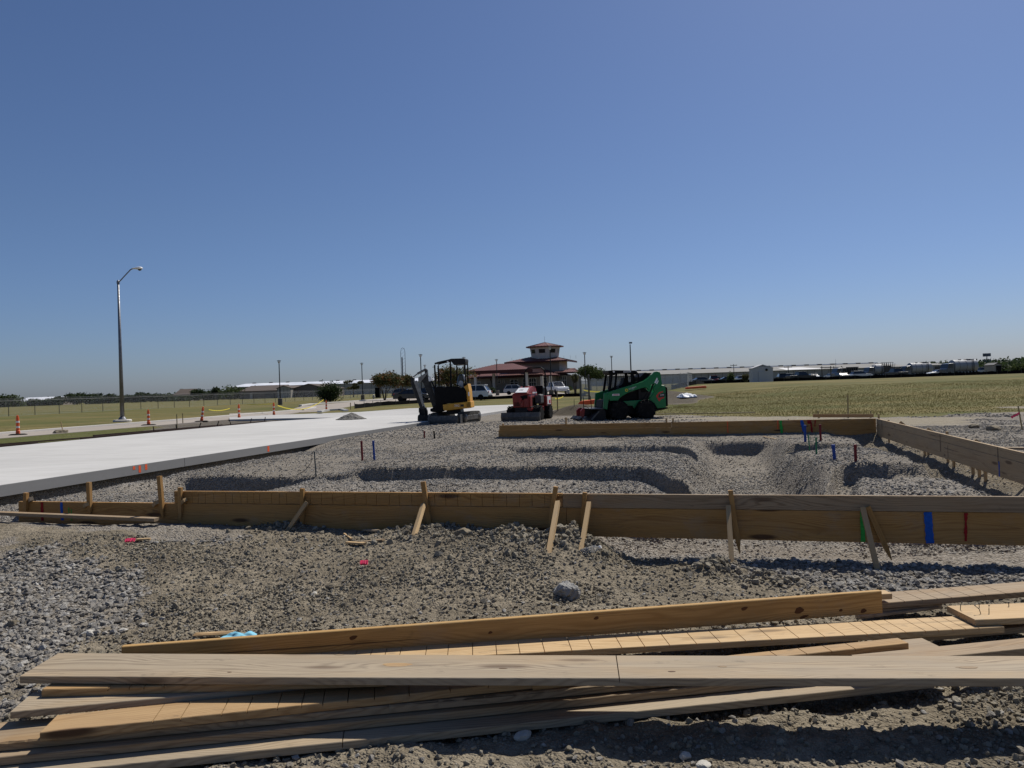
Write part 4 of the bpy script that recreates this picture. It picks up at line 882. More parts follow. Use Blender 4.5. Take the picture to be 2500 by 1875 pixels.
# ------------------------------------------------------------------ pipes standing out of the gravel
def pipe(px, y0, y1, wpx, mat, label, cap=True):
    b = T(px+(.3 if y1 > 1090 else 0), y1); h = (y1-y0)*b.y/FPX; r_ = wpx*b.y/FPX/2
    root = thing('pipe_stub', label, 'pipe', b-Z*.05, 0, 'pipe stubs in the gravel pad')
    ln = .02*random.uniform(-1, 1)
    MB().tube([(0, 0, 0), (ln*.6, 0, (h+.05)*.6), (ln, 0, h+.03)], r_, 14).build('pipe', M[mat], root, smooth=False)
    MB().lathe([(r_*1.12, h+.015), (r_*1.12, h+.055), (r_*.9, h+.06)], 14, Matrix.Translation((ln, 0, 0))).build('pipe_cap', M[mat], root)
pipe(884.5, 1078, 1125, 5.2, 'pipe_red', 'dark red pipe stub left of the blue one, left half of the pad')
pipe(914, 1077, 1124, 5.2, 'pipe_blue', 'dark blue pipe stub right of the red one, left half of the pad')
pipe(1036, 1053, 1070, 3.8, 'pipe_red', 'short dark red pipe stub below the excavator')
pipe(1061.5, 1053, 1071, 3.8, 'black', 'short black pipe stub beside the bent rod below the excavator')
pipe(1966, 1039, 1079, 6, 'pipe_blue', 'blue pipe stub standing before the far form')
pipe(2004, 1037, 1076, 5.4, 'pipe_red', 'dark red pipe stub standing before the far form, right of the drips')
pipe(2038, 1087, 1122, 8, 'pipe_blue', 'thick bright blue pipe stub on the right gravel ridge')
pipe(2089, 1087, 1127, 7, 'pipe_red', 'thick dark red pipe stub on the right gravel ridge')
pipe(1977, 1063, 1101, 3, 'pipe_green', 'thin green conduit leaning left on the trench lip')
pipe(1993.5, 1070, 1109, 4, 'pipe_green', 'green conduit stub right of the thin one on the trench lip')
pipe(771.5, 1105, 1163, 3.2, 'pipe_grey', 'thin grey-green conduit with a looped wire, left of the pad')
def wire(name, label, pts, r_, mat, cat='wire'):
    mb = MB(); mb.tube(pts, r_, 6); return tag(mb.build(name, M[mat]), label, cat)
a = T(771.5, 1163); wire('wire', 'thin wire looping down from the grey-green conduit', [a+Vector((0, 0, .44)), a+Vector((-.05, 0, .42)), a+Vector((-.07, -.02, .25)), a+Vector((-.16, -.05, .12)), a+Vector((-.30, -.1, .03))], .004, 'dark_metal')
a = T(1074, 1068); b = T(1094, 1053); wire('bent_rod', 'bent metal rod arching over the gravel below the excavator', [a, a+Z*.14, a+Z*.18+Vector((.03, .1, .0)), b+Z*.03], .01, 'rebar', 'rod')
a = T(1977, 1100); wire('wire', 'thin green wire between the two green conduits', [a+Z*.3, a+Vector((.05, 0, .12)), a+Vector((.1, 0, .25)), a+Vector((.14, 0, .35))], .004, 'pipe_green')
# lath stakes
def lath(px, y0, y1, wpx, label, mat='lath', lean=0., rib=None):
    b = T(px, y1); h = (y1-y0)*b.y/FPX; root = thing('lath_stake', label, 'stake', b-Z*.08, 0, 'survey stakes'); wd = max(.025, wpx*b.y/FPX)
    MB().bar((0, 0, 0), (lean*h, 0, h+.08), wd, .012, (0, 1, 0)).build('stake', M[mat], root)
    if rib:
        mb = MB(); z_ = h*.78
        for i in range(4): mb.add([(lean*z_-.05*i, -.01, z_-.03*i), (lean*z_-.05*(i+1), -.012, z_-.02*(i+1)), (lean*z_-.05*(i+1), -.012, z_+.05-.02*(i+1)), (lean*z_-.05*i, -.01, z_+.06-.03*i)], [(0, 1, 2, 3)])
        o = mb.build('ribbon', M[rib], root, fix=False); s_ = o.modifiers.new('thick', 'SOLIDIFY'); s_.thickness = .002
lath(2071, 965, 1020, 3.6, 'tall yellowish lath stake standing behind the far form')
lath(2000, 1003, 1021, 4, 'short leaning lath stake left of the tall one behind the far form', lean=-.15)
lath(2126, 1003, 1020, 3, 'short lath stake at the far right corner of the form')
lath(2497, 990, 1050, 3, 'thin stake with pink ribbon at the right edge of the picture', lean=-.16, rib='pink')
lath(432.5, 1011, 1045, 2.2, 'left one of two thin stakes at the left gravel strip'); lath(446.5, 1009, 1034, 2.2, 'right one of two thin stakes at the left gravel strip')
lath(154, 1030, 1052, 2, 'pale leaning stake in a dirt heap at the left grass strip', 'stake', -.22)
lath(856, 983, 1000, 2, 'stake beside the black silt fence end, by the side road', 'stake')
lath(1361.5, 953, 1003, 2.6, 'brown post with yellow tape right of the red machine', 'lath')
lath(1402, 975, 992, 1.6, 'thin stake behind the loader guard', 'lath')
q_ = T(148, 1058); lump('dirt_heap', 'small dark heap of dug earth at the pale leaning stake', 'dirt heap', q_-Z*.1, (.42, .3, .18), M['rock_tan'], 77)

# ------------------------------------------------------------------ machines on the pad
def part(mb, name, mat, root, bevel=.008, smooth=False):
    return mb.build(name, M[mat], root, None, smooth, bevel)
# --- mini excavator: x to the right in the picture, y away, z up (metres)
q_ = D(1111, 1034, 30.2); gz = Hz(q_.x, q_.y)
ex = thing('mini_excavator', 'black and yellow mini excavator with open canopy, its bucket resting on the gravel', 'excavator', (q_.x, q_.y, gz-.02), R(-4))
def X(zx): return (zx-1000)*.00187
def Q(zy): return (1500-zy)*.00187
def PX(pts): return [(X(a), Q(b)) for a, b in pts]
UC = Matrix.Translation((-.02, .1, 0)) @ Matrix.Rotation(R(-17), 4, 'Z')
def upart(mb, name, mat, bevel=.008):
    o = part(mb, name, mat, ex, bevel); o.matrix_basis = UC; return o
mb = MB(); mb.prof([(-1.0, .03), (-.90, .0), (-.95, .15), (-.92, .33), (-1.0, .34), (-1.03, .16)], -.72, .62, Matrix.Rotation(R(90), 4, 'Z') @ Matrix.Scale(-1, 4, (0, 1, 0))); upart(mb, 'dozer_blade', 'grey_paint')
mb = MB(); mb.bb(.725, .76, -1.06, -.88, .0, .37); mb.bb(-.64, -.625, -1.05, -.9, .0, .35); upart(mb, 'blade_end_plates', 'steel')['kind'] = 'stuff'
mb = MB(); mb.bb(-.42, -.30, -.9, .2, .12, .24); mb.bb(.30, .42, -.9, .2, .12, .24); upart(mb, 'blade_arms', 'dark_metal')
def track(x0, x1, nm):
    t = MB(); pts = []
    y0, y1, r_ = -.55, .80, .205
    for a in np.linspace(-90, 90, 9): pts.append((y1+r_*math.cos(R(a)), .22+r_*1.02*math.sin(R(a))))
    for a in np.linspace(90, 270, 9): pts.append((y0+r_*math.cos(R(a)), .22+r_*1.02*math.sin(R(a))))
    vs = [(x0, a, b) for a, b in pts]+[(x1, a, b) for a, b in pts]; k = len(pts)
    t.add(vs, [tuple(range(k)), tuple(range(k, 2*k))[::-1]]+[(i, i+k, (i+1) % k+k, (i+1) % k) for i in range(k)])
    tr = part(t, nm, 'tread', ex, .01); tr.matrix_basis = UC
    lug = MB(); per = pts+[pts[0]]
    for (a, b), (c, d) in zip(per, per[1:]):
        L = math.hypot(c-a, d-b); n_ = max(1, int(L/.085))
        for i in range(n_):
            f = (i+.5)/n_; y_, z_ = a+(c-a)*f, b+(d-b)*f; ny, nz = (y_-(y0+y1)/2)*.0, 0
            cy = min(max(y_, y0), y1); ny, nz = y_-cy, z_-.22; l_ = math.hypot(ny, nz) or 1; ny, nz = ny/l_, nz/l_
            lug.bar((x0+.01, y_+ny*.012, z_+nz*.012), (x1-.01, y_+ny*.012, z_+nz*.012), .035, .03, (0, ny, nz))
    o = lug.build('track_lugs', M['tread'], tr); o['kind'] = 'stuff'
    wh = MB(); sx = x0 if x0 < 0 else x1
    return tr
track(.45, .75, 'track'); track(-.75, -.45, 'track')
mb = MB(); mb.prof(PX([(830, 1300), (850, 1190), (1140, 1190), (1160, 1300)]), -.25, .75); part(mb, 'undercarriage', 'dark_metal', ex)
mb = MB(); mb.bb(.755, .77, -.45, .7, .13, .31)
for y_ in (-.55, .80): mb.lathe([(.15, 0), (.15, .03), (.06, .05)], 16, Matrix.Translation((.745, y_, .22)) @ Matrix.Rotation(R(90), 4, 'Y'))
upart(mb, 'track_frame', 'steel')
mb = MB(); mb.prof(PX([(560, 1245), (500, 1225), (500, 1165), (560, 1150), (620, 1080), (600, 720), (690, 690), (830, 705), (1120, 700), (1240, 740), (1300, 830), (1300, 1050), (800, 1070), (820, 1215), (700, 1250)]), -.42, .62); part(mb, 'engine_body', 'black', ex, .02)
mb = MB(); mb.prof(PX([(785, 1085), (1000, 1062), (1395, 1030), (1405, 1175), (1180, 1190), (820, 1222), (800, 1200)]), -.54, .58); part(mb, 'counterweight', 'yellow_paint', ex, .035)
mb = MB(); mb.prof(PX([(1012, 1070), (1285, 1048), (1285, 1168), (1018, 1196)]), -.565, -.53); pn = part(mb, 'side_panel', 'yellow_paint', ex, .008)
mb = MB()
for i in range(4): mb.bb(X(1310), X(1385), -.56, -.54, Q(1150-i*26), Q(1142-i*26))
part(mb, 'vent_slots', 'black', ex, 0)
mb = MB(); mb.prof(PX([(1238, 652), (1335, 645), (1362, 800), (1375, 1030), (1310, 1040), (1300, 820), (1240, 700)]), -.40, .52); part(mb, 'rear_shroud', 'yellow_paint', ex, .02)
mb = MB(); mb.prof(PX([(1236, 640), (1340, 640), (1330, 665), (1245, 720)]), -.43, .54); part(mb, 'shroud_cap', 'black', ex, .01)
mb = MB(); mb.bb(X(1338), X(1366), -.408, -.402, Q(920), Q(830)); part(mb, 'decal', 'decal_white', ex, 0)
o = text('26G', .125, Matrix.Translation((X(1098), -.572, Q(1116))) @ Matrix.Rotation(R(4), 4, 'Y') @ XZ, M['decal_white'], ex)
mb = MB(); mb.bb(X(1175), X(1245), -.570, -.5655, Q(1140), Q(1092)); part(mb, 'decal', 'decal_black', ex, 0)
# canopy
mb = MB()
for y_ in (-.34, .5): mb.tube([(X(628), y_, Q(770)), (X(622), y_, Q(230)), (X(640), y_, Q(190)), (X(700), y_, Q(172)), (X(960), y_, Q(125))], .034, 8)
mb.tube([(X(635), -.34, Q(185)), (X(635), .5, Q(185))], .03, 8); part(mb, 'canopy_frame', 'black', ex, 0)
mb = MB()
for x_, y_ in ((968, -.36), (1285, -.34), (1283, .5), (1040, .5)): mb.bar((X(x_), y_, Q(1000 if x_ < 1100 else 640)), (X(x_), y_, Q(118)), .05 if x_ != 968 else .06, .05)
part(mb, 'canopy_post', 'black', ex, .01)
mb = MB(); mb.prof(PX([(955, 105), (1000, 98), (1280, 100), (1300, 120), (1300, 165), (1280, 236), (1045, 240), (985, 150), (958, 165)]), -.42, .58); part(mb, 'canopy_roof', 'dark_metal', ex, .03)
mb = MB(); mb.tube([(X(915), -.40, Q(160)), (X(915), -.33, Q(160))], .035, 10); part(mb, 'work_light', 'lamp_clear', ex, 0)
# seat
mb = MB(); mb.prof(PX([(1060, 690), (1070, 640), (1110, 470), (1150, 440), (1215, 445), (1235, 520), (1215, 690)]), -.08, .38); part(mb, 'seat', 'car_black', ex, .05)
mb = MB(); mb.prof(PX([(1095, 670), (1125, 595), (1170, 572), (1215, 600), (1228, 740), (1190, 730)]), -.16, -.08); mb.prof(PX([(1215, 470), (1238, 450), (1262, 520), (1255, 610), (1228, 560)]), -.10, .3); part(mb, 'armrest', 'metal_wall_pale', ex, .03)
mb = MB()
for x_, y_ in ((870, -.1), (900, .2), (830, .1)): mb.tube([(X(x_), y_, Q(720)), (X(x_-15), y_, Q(620))], .015, 6)
mb.bb(X(655), X(760), -.3, .4, Q(720), Q(690)); part(mb, 'control_levers', 'black', ex, 0)
# boom
mb = MB(); mb.prof(PX([(500, 1165), (560, 1150), (600, 1180), (590, 1245), (505, 1228)]), -.2, .2); part(mb, 'swing_bracket', 'dark_metal', ex, .015)
mb = MB(); mb.prof(PX([(530, 1160), (500, 1060), (330, 600), (285, 560), (275, 520), (380, 400), (375, 310), (400, 285), (430, 320), (435, 420), (470, 540), (620, 1080), (610, 1160)]), -.11, .11); part(mb, 'boom', 'boom_paint', ex, .015)
mb = MB(); mb.bar((X(600), -.16, Q(1040)), (X(470), -.16, Q(500)), .07, .07); mb.tube([(X(590), .0, Q(740)), (X(465), .0, Q(470))], .035, 10); part(mb, 'boom_cylinder', 'dark_metal', ex, 0)
mb = MB(); mb.prof(PX([(60, 480), (95, 455), (130, 480), (130, 560), (345, 1130), (335, 1190), (270, 1190), (235, 1130), (75, 680), (60, 560)]), -.10, .10); part(mb, 'stick', 'boom_paint', ex, .012)
mb = MB(); mb.tube([(X(205), 0, Q(395)), (X(395), 0, Q(302))], .05, 10); mb.tube([(X(100), 0, Q(470)), (X(205), 0, Q(395))], .025, 8); part(mb, 'stick_cylinder', 'steel', ex, 0)
mb = MB(); mb.prof(PX([(130, 560), (200, 540), (270, 700), (345, 1100), (310, 1120), (210, 800)]), -.16, -.11); mb.prof(PX([(230, 480), (430, 370), (440, 400), (290, 580), (230, 560)]), -.15, -.115); part(mb, 'bucket_cylinder', 'steel', ex, .008)
mb = MB(); mb.prof(PX([(455, 480), (525, 475), (540, 560), (470, 580)]), -.2, -.12); part(mb, 'work_light', 'white_paint', ex, .01)
mb = MB(); mb.prof(PX([(215, 1150), (260, 1130), (370, 1140), (400, 1220), (400, 1300), (300, 1330), (210, 1240)]), -.09, .09)
for a, b in (((330, 1170), (385, 1400)), ((240, 1180), (250, 1330))): mb.bar((X(a[0]), -.12, Q(a[1])), (X(b[0]), -.12, Q(b[1])), .05, .06)
part(mb, 'bucket_linkage', 'dark_metal', ex, .01)
mb = MB(); mb.prof(PX([(200, 1310), (240, 1280), (420, 1310), (440, 1400), (480, 1540), (400, 1562), (240, 1562), (205, 1500), (192, 1400)]), -.22, .22); bk = part(mb, 'bucket', 'dark_metal', ex, .03)
mb = MB(); mb.prof(PX([(440, 1285), (470, 1275), (580, 1490), (480, 1545), (432, 1400)]), -.24, -.17); mb.prof(PX([(440, 1285), (470, 1275), (580, 1490), (480, 1545), (432, 1400)]), .17, .24); part(mb, 'bucket_side_plate', 'steel', ex, .01)
mb = MB()
for y_ in (-.2, -.07, .07, .2): mb.bar((X(540), y_, Q(1512)), (X(600), y_, Q(1490)), .05, .03)
part(mb, 'bucket_teeth', 'steel', ex, 0)

# --- wheel helper: axis along x (side = +-1 shows the rim)
def wheel(root, c, r_, w_, axis='y', lugs=14, rim='dark_metal', name='wheel', bolts=8, tyre='rubber', side=-1, lugh=.045):
    A = Matrix.Translation(c) @ (Matrix.Rotation(R(90), 4, 'X') if axis == 'y' else Matrix.Rotation(R(90), 4, 'Y'))
    mb = MB(); mb.lathe([(r_*.60, -w_*.5), (r_*.86, -w_*.5), (r_*.96, -w_*.42), (r_, -w_*.25), (r_, w_*.25), (r_*.96, w_*.42), (r_*.86, w_*.5), (r_*.60, w_*.5)], 32, A); o = mb.build(name, M[tyre], root, smooth=False)
    if lugs:
        lg = MB()
        for k in range(lugs):
            a = 2*math.pi*k/lugs
            for s_ in (-1, 1):
                a2 = a+(.5*2*math.pi/lugs if s_ > 0 else 0); a3 = a2+.9*2*math.pi/lugs
                p = A @ Vector((r_*1.0*math.cos(a2), r_*math.sin(a2), s_*w_*.46)); q = A @ Vector((r_*1.0*math.cos(a3), r_*math.sin(a3), s_*w_*.04)); n_ = (p+q)/2-Vector(c)
                lg.bar(p, q, .05*r_/.4, lugh*2, n_)
        lo = lg.build('tread_lugs', M[tyre], o); lo['kind'] = 'stuff'
    rm = MB(); s_ = side*(1 if axis == 'y' else 1)
    for sg in (-1, 1): rm.lathe([(r_*.60, sg*w_*.46), (r_*.57, sg*w_*.30), (r_*.30, sg*w_*.22), (r_*.22, sg*w_*.30), (.001, sg*w_*.30)], 24, A)
    ro = rm.build('rim', M[rim], o)
    if bolts:
        bo = MB()
        for sg in (-1, 1):
            for k in range(bolts):
                a = 2*math.pi*k/bolts; bo.lathe([(.014, sg*w_*.22), (.014, sg*w_*.29), (.004, sg*w_*.295)], 8, A @ Matrix.Translation((r_*.33*math.cos(a), r_*.33*math.sin(a), 0)))
        b2 = bo.build('wheel_nuts', M['steel'], o)
    return o
# --- skid steer loader
q_ = D(1522.6, 1021.5, 28.8); gz = Hz(q_.x, q_.y)
sk = thing('skid_steer_loader', 'green skid steer loader with black caged cab and black grapple bucket, facing left', 'skid steer', (q_.x, q_.y, gz), R(7))
def X(zx): return (zx-1130)*.001736
def Q(zy): return (1215-zy)*.001736
for y_ in (-.70, .70):
    wheel(sk, (X(912), y_, Q(1012)), .345, .27, lugs=16); wheel(sk, (X(1522), y_, Q(1012)), .345, .27, lugs=16)
mb = MB(); mb.prof(PX([(700, 760), (1010, 800), (1620, 790), (1700, 850), (1790, 1000), (1780, 1080), (1200, 1100), (640, 1100), (560, 950), (590, 780)]), -.54, .54); part(mb, 'chassis', 'black', sk, .02)
mb = MB(); mb.prof(PX([(1005, 810), (1620, 792), (1690, 830), (1500, 850), (1330, 920), (1280, 985), (1240, 920), (1110, 912), (1060, 880)]), -.62, -.54); mb.prof(PX([(1005, 810), (1620, 792), (1690, 830), (1500, 850), (1330, 920), (1280, 985), (1240, 920), (1110, 912), (1060, 880)]), .54, .62); part(mb, 'side_skirt', 'green_paint', sk, .012)
mb = MB(); mb.prof(PX([(1620, 790), (1640, 760), (1720, 640), (1880, 475), (1990, 500), (2005, 560), (2005, 970), (1980, 985), (1795, 998), (1745, 900)]), -.64, .64); part(mb, 'rear_body', 'green_paint', sk, .03)
mb = MB(); mb.prof(PX([(2003, 520), (2045, 535), (2055, 570), (2055, 955), (2003, 962)]), -.60, .60); part(mb, 'tailgate', 'black', sk, .02)
mb = MB(); mb.prof(PX([(1780, 998), (2050, 980), (2052, 1010), (1790, 1055)]), -.6, .6); part(mb, 'bumper', 'black', sk, .015)
mb = MB(); mb.prof(PX([(1925, 470), (1945, 440), (2000, 432), (2005, 450), (1950, 475)]), -.2, .2); part(mb, 'exhaust', 'black', sk, .01)
arm = [(590, 625), (730, 590), (1050, 500), (1350, 430), (1480, 390), (1600, 320), (1735, 190), (1800, 180), (1855, 190), (1875, 225), (1905, 470), (1885, 500), (1800, 560), (1730, 640), (1700, 560), (1750, 470), (1720, 440), (1640, 480), (1625, 560), (1635, 605), (1600, 590), (1570, 545), (1520, 515), (1440, 535), (1360, 555), (1130, 625), (1000, 690), (930, 740), (900, 790), (720, 790), (700, 740), (690, 640)]
for y0, y1 in ((-.76, -.66), (.66, .76)):
    mb = MB(); mb.prof(PX(arm), y0, y1); part(mb, 'lift_arm', 'green_paint', sk, .012)
    mb = MB(); mb.prof(PX([(590, 625), (690, 640), (705, 740), (680, 800), (650, 980), (560, 955), (580, 760)]), y0+.02*0, y1); part(mb, 'arm_knuckle', 'green_paint', sk, .012)
mb = MB(); mb.bar((X(1640), -.60, Q(620)), (X(1470), -.60, Q(830)), .05, .05); mb.tube([(X(1740), -.6, Q(440)), (X(1600), -.6, Q(760))], .035, 10); mb.bb(X(1390), X(1440), -.6, -.55, Q(790), Q(560)); mb.bb(X(1420), X(1620), -.58, .58, Q(780), Q(630)); part(mb, 'lift_linkage', 'dark_metal', sk, 0)
mb = MB(); mb.prof(PX([(1460, 290), (1560, 195), (1740, 205), (1600, 320), (1470, 390)]), -.5, .5); part(mb, 'engine_hood', 'black', sk, .02)
mb = MB(); mb.prof(PX([(900, 795), (930, 735), (1130, 640), (1400, 560), (1540, 530), (1640, 610), (1660, 790)]), -.50, .50); part(mb, 'body_panel', 'black', sk, .015)
# decals and writing
mb = MB(); mb.prof(PX([(1775, 720), (1850, 640), (1950, 615), (1940, 640), (1850, 680), (1822, 730), (1835, 765), (1965, 745), (1960, 775), (1900, 790), (1845, 845)]), -.6435, -.6405); part(mb, 'decal', 'decal_red', sk, 0)
mb = MB(); mb.prof(PX([(1835, 690), (1990, 655), (1985, 735), (1850, 755)]), -.646, -.6438); part(mb, 'decal', 'decal_black', sk, 0)
text('S590', .085, Matrix.Translation((X(1915), -.6475, Q(705))) @ Matrix.Rotation(R(-7), 4, 'Y') @ XZ, M['decal_white'], sk)
mb = MB()
for k in range(10):
    a = 2*math.pi*k/10; c_, s_ = math.cos(a), math.sin(a); mb.prof([(X(1095)+.06*math.cos(a-.25), Q(570)+.06*math.sin(a-.25)), (X(1095)+.06*math.cos(a+.25), Q(570)+.06*math.sin(a+.25)), (X(1095)+.034*math.cos(a+.31), Q(570)+.034*math.sin(a+.31)), (X(1095)+.034*math.cos(a-.31), Q(570)+.034*math.sin(a-.31))], -.7635, -.7605)
part(mb, 'logo', 'decal_yellow', sk, 0)
text('SUNBELT', .078, Matrix.Translation((X(1232), -.7615, Q(527))) @ Matrix.Rotation(R(-15), 4, 'Y') @ XZ, M['decal_white'], sk)
text('RENTALS', .028, Matrix.Translation((X(1240), -.7615, Q(560))) @ Matrix.Rotation(R(-15), 4, 'Y') @ XZ, M['decal_white'], sk)
mb = MB(); mb.bb(X(770), X(930), -.764, -.7605, Q(682), Q(642)); part(mb, 'decal', 'decal_white', sk, 0)
mb = MB()
for i in range(6): mb.bb(X(795+i*20), X(808+i*20), -.7660, -.7645, Q(674), Q(652))
part(mb, 'label_print', 'decal_red', sk, 0)['kind'] = 'stuff'
mb = MB(); mb.prof(PX([(1725, 430), (1790, 310), (1810, 350), (1760, 440)]), -.764, -.7605); mb.prof(PX([(1765, 450), (1815, 370), (1825, 395), (1790, 460)]), -.764, -.7605); part(mb, 'decal', 'decal_white', sk, 0)
# cab
roofp = [(740, 125), (870, 118), (1340, 138), (1385, 150), (1412, 185), (1425, 235), (1330, 205), (935, 200), (880, 225), (790, 215), (755, 180)]
mb = MB(); mb.prof(PX(roofp), -.46, .46); part(mb, 'cab_roof', 'black', sk, .02)
mb = MB()
for y0, y1 in ((-.47, -.42), (.42, .47)):
    mb.prof(PX([(800, 210), (850, 215), (785, 580), (728, 590)]), y0, y1); mb.prof(PX([(900, 195), (950, 200), (900, 560), (858, 570)]), y0, y1)
    mb.prof(PX([(1300, 200), (1320, 200), (1340, 395), (1400, 390), (1410, 250), (1400, 190), (1430, 200), (1462, 370), (1430, 415), (900, 560), (900, 530), (1290, 420)]), y0, y1)
    mb.prof(PX([(1255, 205), (1325, 200), (1330, 400), (1270, 400)]), y0, y1)
part(mb, 'cab_frame', 'black', sk, .006)
mb = MB()
for y_ in (-.44, .44):
    for i in range(17):
        x_ = 800+i*37; mb.bar((X(x_+30), y_, Q(205)), (X(x_-20), y_, Q(560)), .007, .007)
    for i in range(11):
        z_ = 225+i*31; mb.bar((X(830), y_+.004, Q(z_)), (X(1410), y_+.004, Q(z_-6)), .007, .007)
part(mb, 'window_mesh', 'black', sk, 0)
mb = MB(); mb.prof(PX([(1000, 560), (1010, 470), (1100, 440), (1130, 300), (1190, 290), (1215, 420), (1215, 520)]), -.25, .25); part(mb, 'seat', 'black', sk, .03)
mb = MB(); mb.tube([(X(800), -.5, Q(240)), (X(745), -.5, Q(245)), (X(718), -.5, Q(310)), (X(712), -.5, Q(520)), (X(735), -.5, Q(535))], .008, 6); part(mb, 'grab_handle', 'black', sk, 0)
mb = MB(); mb.bb(X(1088), X(1255), -.466, -.462, Q(176), Q(138)); part(mb, 'decal', 'decal_white', sk, 0)
mb = MB()
for i in range(7): mb.bb(X(1098+i*21), X(1112+i*21), -.4685, -.4665, Q(170), Q(146))
part(mb, 'label_print', 'decal_black', sk, 0)['kind'] = 'stuff'
mb = MB(); mb.tube([(X(850), -.5, Q(140)), (X(870), -.5, Q(170))], .03, 8); part(mb, 'cab_light', 'lamp_clear', sk, 0)
# bucket and grapple
mb = MB(); mb.prof(PX([(215, 1225), (300, 1110), (430, 1000), (480, 965), (570, 960), (605, 1040), (608, 1225)]), -.80, .80); part(mb, 'bucket', 'dark_metal', sk, .015)
mb = MB(); mb.prof(PX([(290, 950), (550, 945), (560, 965), (300, 962)]), -.82, .82); mb.prof(PX([(260, 1180), (440, 1010), (470, 1015), (300, 1195)]), -.83, -.79); part(mb, 'bucket_lip', 'grey_paint', sk, .006)
for y_ in (-.45, .25):
    mb = MB(); mb.prof(PX([(85, 1130), (85, 990), (130, 945), (170, 930), (180, 1000), (160, 1120), (90, 1175)]), y_-.06, y_+.06); part(mb, 'grapple_arm', 'red_paint', sk, .01)
mb = MB()
for i in range(9):
    y_ = -.78+i*.195; mb.bar((X(230), y_, Q(1215)), (X(-5), y_, Q(1178)), .03, .022)
part(mb, 'grapple_tines', 'dark_metal', sk, 0)
mb = MB(); mb.prof(PX([(10, 1172), (80, 1110), (90, 1180), (220, 1200), (220, 1222), (100, 1200)]), -.8, .8); mb.prof(PX([(170, 935), (300, 950), (400, 1000), (300, 1100), (200, 1120)]), -.3, .3); part(mb, 'grapple_frame', 'dark_metal', sk, .01)
mb = MB(); mb.tube([(X(158), -.5, Q(945)), (X(155), -.5, Q(690)), (X(170), -.5, Q(664)), (X(300), -.5, Q(664)), (X(320), -.5, Q(690)), (X(332), -.5, Q(945))], .014, 8); mb.tube([(X(165), -.5, Q(732)), (X(322), -.5, Q(732))], .010, 6); mb.tube([(X(170), -.3, Q(945)), (X(210), -.3, Q(890)), (X(300), -.3, Q(945))], .012, 6); part(mb, 'guard_hoop', 'black', sk, 0)

# --- red ride-on trencher, three-quarter view
q_ = D(1283, 1025, 30.3); gz = Hz(q_.x, q_.y)
tr = thing('trencher', 'red ride-on trencher with a wide dark dozer blade and roll bar, seen from the front', 'trencher', (q_.x, q_.y, gz-.02), R(-20))
mb = MB(); mb.prof([(0, 0), (.10, .03), (.06, .18), (.10, .33), (.0, .36), (-.05, .18)], -.83, .83, Matrix.Rotation(R(90), 4, 'Z') @ Matrix.Translation((-.62, 0, 0))); part(mb, 'dozer_blade', 'grey_paint', tr, .006)
for x_, y_ in ((-.56, .0), (.56, .0), (-.56, 1.25), (.56, 1.25)): wheel(tr, (x_, y_, .29), .29, .34, 'x', 12, 'tread', lugh=.03)
mb = MB(); mb.bb(-.36, .36, -.3, 1.7, .28, .58); mb.bb(-.25, .25, -.55, -.3, .25, .45); part(mb, 'chassis', 'dark_metal', tr, .015)
mb = MB(); mb.bb(-.40, .28, -.36, -.28, .55, 1.06); mb.bb(-.40, .30, -.36, .1, 1.06, 1.12); part(mb, 'grille', 'red_paint', tr, .02)
mb = MB()
for i in range(5): mb.bb(-.33+i*.055, -.30+i*.055, -.368, -.36, .60, 1.0)
mb.bb(-.06, .10, -.37, -.36, .86, 1.02); mb.bb(.06, .24, -.368, -.36, .90, 1.04); part(mb, 'grille_slots', 'black', tr, 0)
mb = MB(); mb.prof([(.0, .80), (.02, .75), (-.02, .60), (-.10, .56), (-.12, .80)], -.05, .05, Matrix.Translation((.0, -.39, .15))); mb.prof([(-.08, .28), (-.02, .55), (.06, .55), (.05, .28)], -.40, -.37, Matrix.Translation((0, 0, .30))); part(mb, 'front_bracket', 'red_paint', tr, .006)
mb = MB(); hp = [(-.36, 1.13), (-.34, 1.12), (.10, 1.33), (.45, 1.40), (.80, 1.39), (.90, 1.30), (.92, 1.02), (.55, 1.0), (.50, .92), (-.30, 1.0)]
vs = []; k = len(hp)
for sx in (-1, 1): vs += [(sx*(.30 if z < 1.2 else .24)+(-.05), y, z) for y, z in hp]
mb.add(vs, [tuple(range(k)), tuple(range(k, 2*k))[::-1]]+[(i, i+k, (i+1) % k+k, (i+1) % k) for i in range(k)]); part(mb, 'hood', 'red_paint', tr, .03)
mb = MB(); mb.add([(-.30, -.33, 1.155), (.20, -.33, 1.155), (.17, .06, 1.335), (-.27, .06, 1.335), (-.30, -.33, 1.165), (.20, -.33, 1.165), (.17, .06, 1.345), (-.27, .06, 1.345)], [(4, 5, 6, 7), (0, 1, 5, 4), (1, 2, 6, 5), (2, 3, 7, 6), (3, 0, 4, 7), (3, 2, 1, 0)]); part(mb, 'hood_decal', 'decal_white', tr, 0)
mb = MB()
for i in range(3): mb.bb(-.115+i*.06, -.085+i*.06, -.04, .04, .0, .002)
o = part(mb, 'label_print', 'decal_black', tr, 0); o['kind'] = 'stuff'; o.matrix_basis = Matrix.Translation((-.05, -.13, 1.262)) @ Matrix.Rotation(R(24.7), 4, 'X')
mb = MB(); mb.bb(.255, .262, .25, .8, 1.10, 1.16); part(mb, 'side_stripe', 'decal_white', tr, 0)
mb = MB(); mb.bb(-.33, .24, -.2, .85, .55, 1.0); mb.tube([(.26, .1, .62), (.26, .1, .95)], .05, 8); part(mb, 'engine', 'black', tr, .02)
mb = MB(); mb.bb(.22, .34, -.30, -.05, .46, .98); mb.bb(.18, .38, -.32, -.05, .40, .52); part(mb, 'side_bracket', 'red_paint', tr, .01)
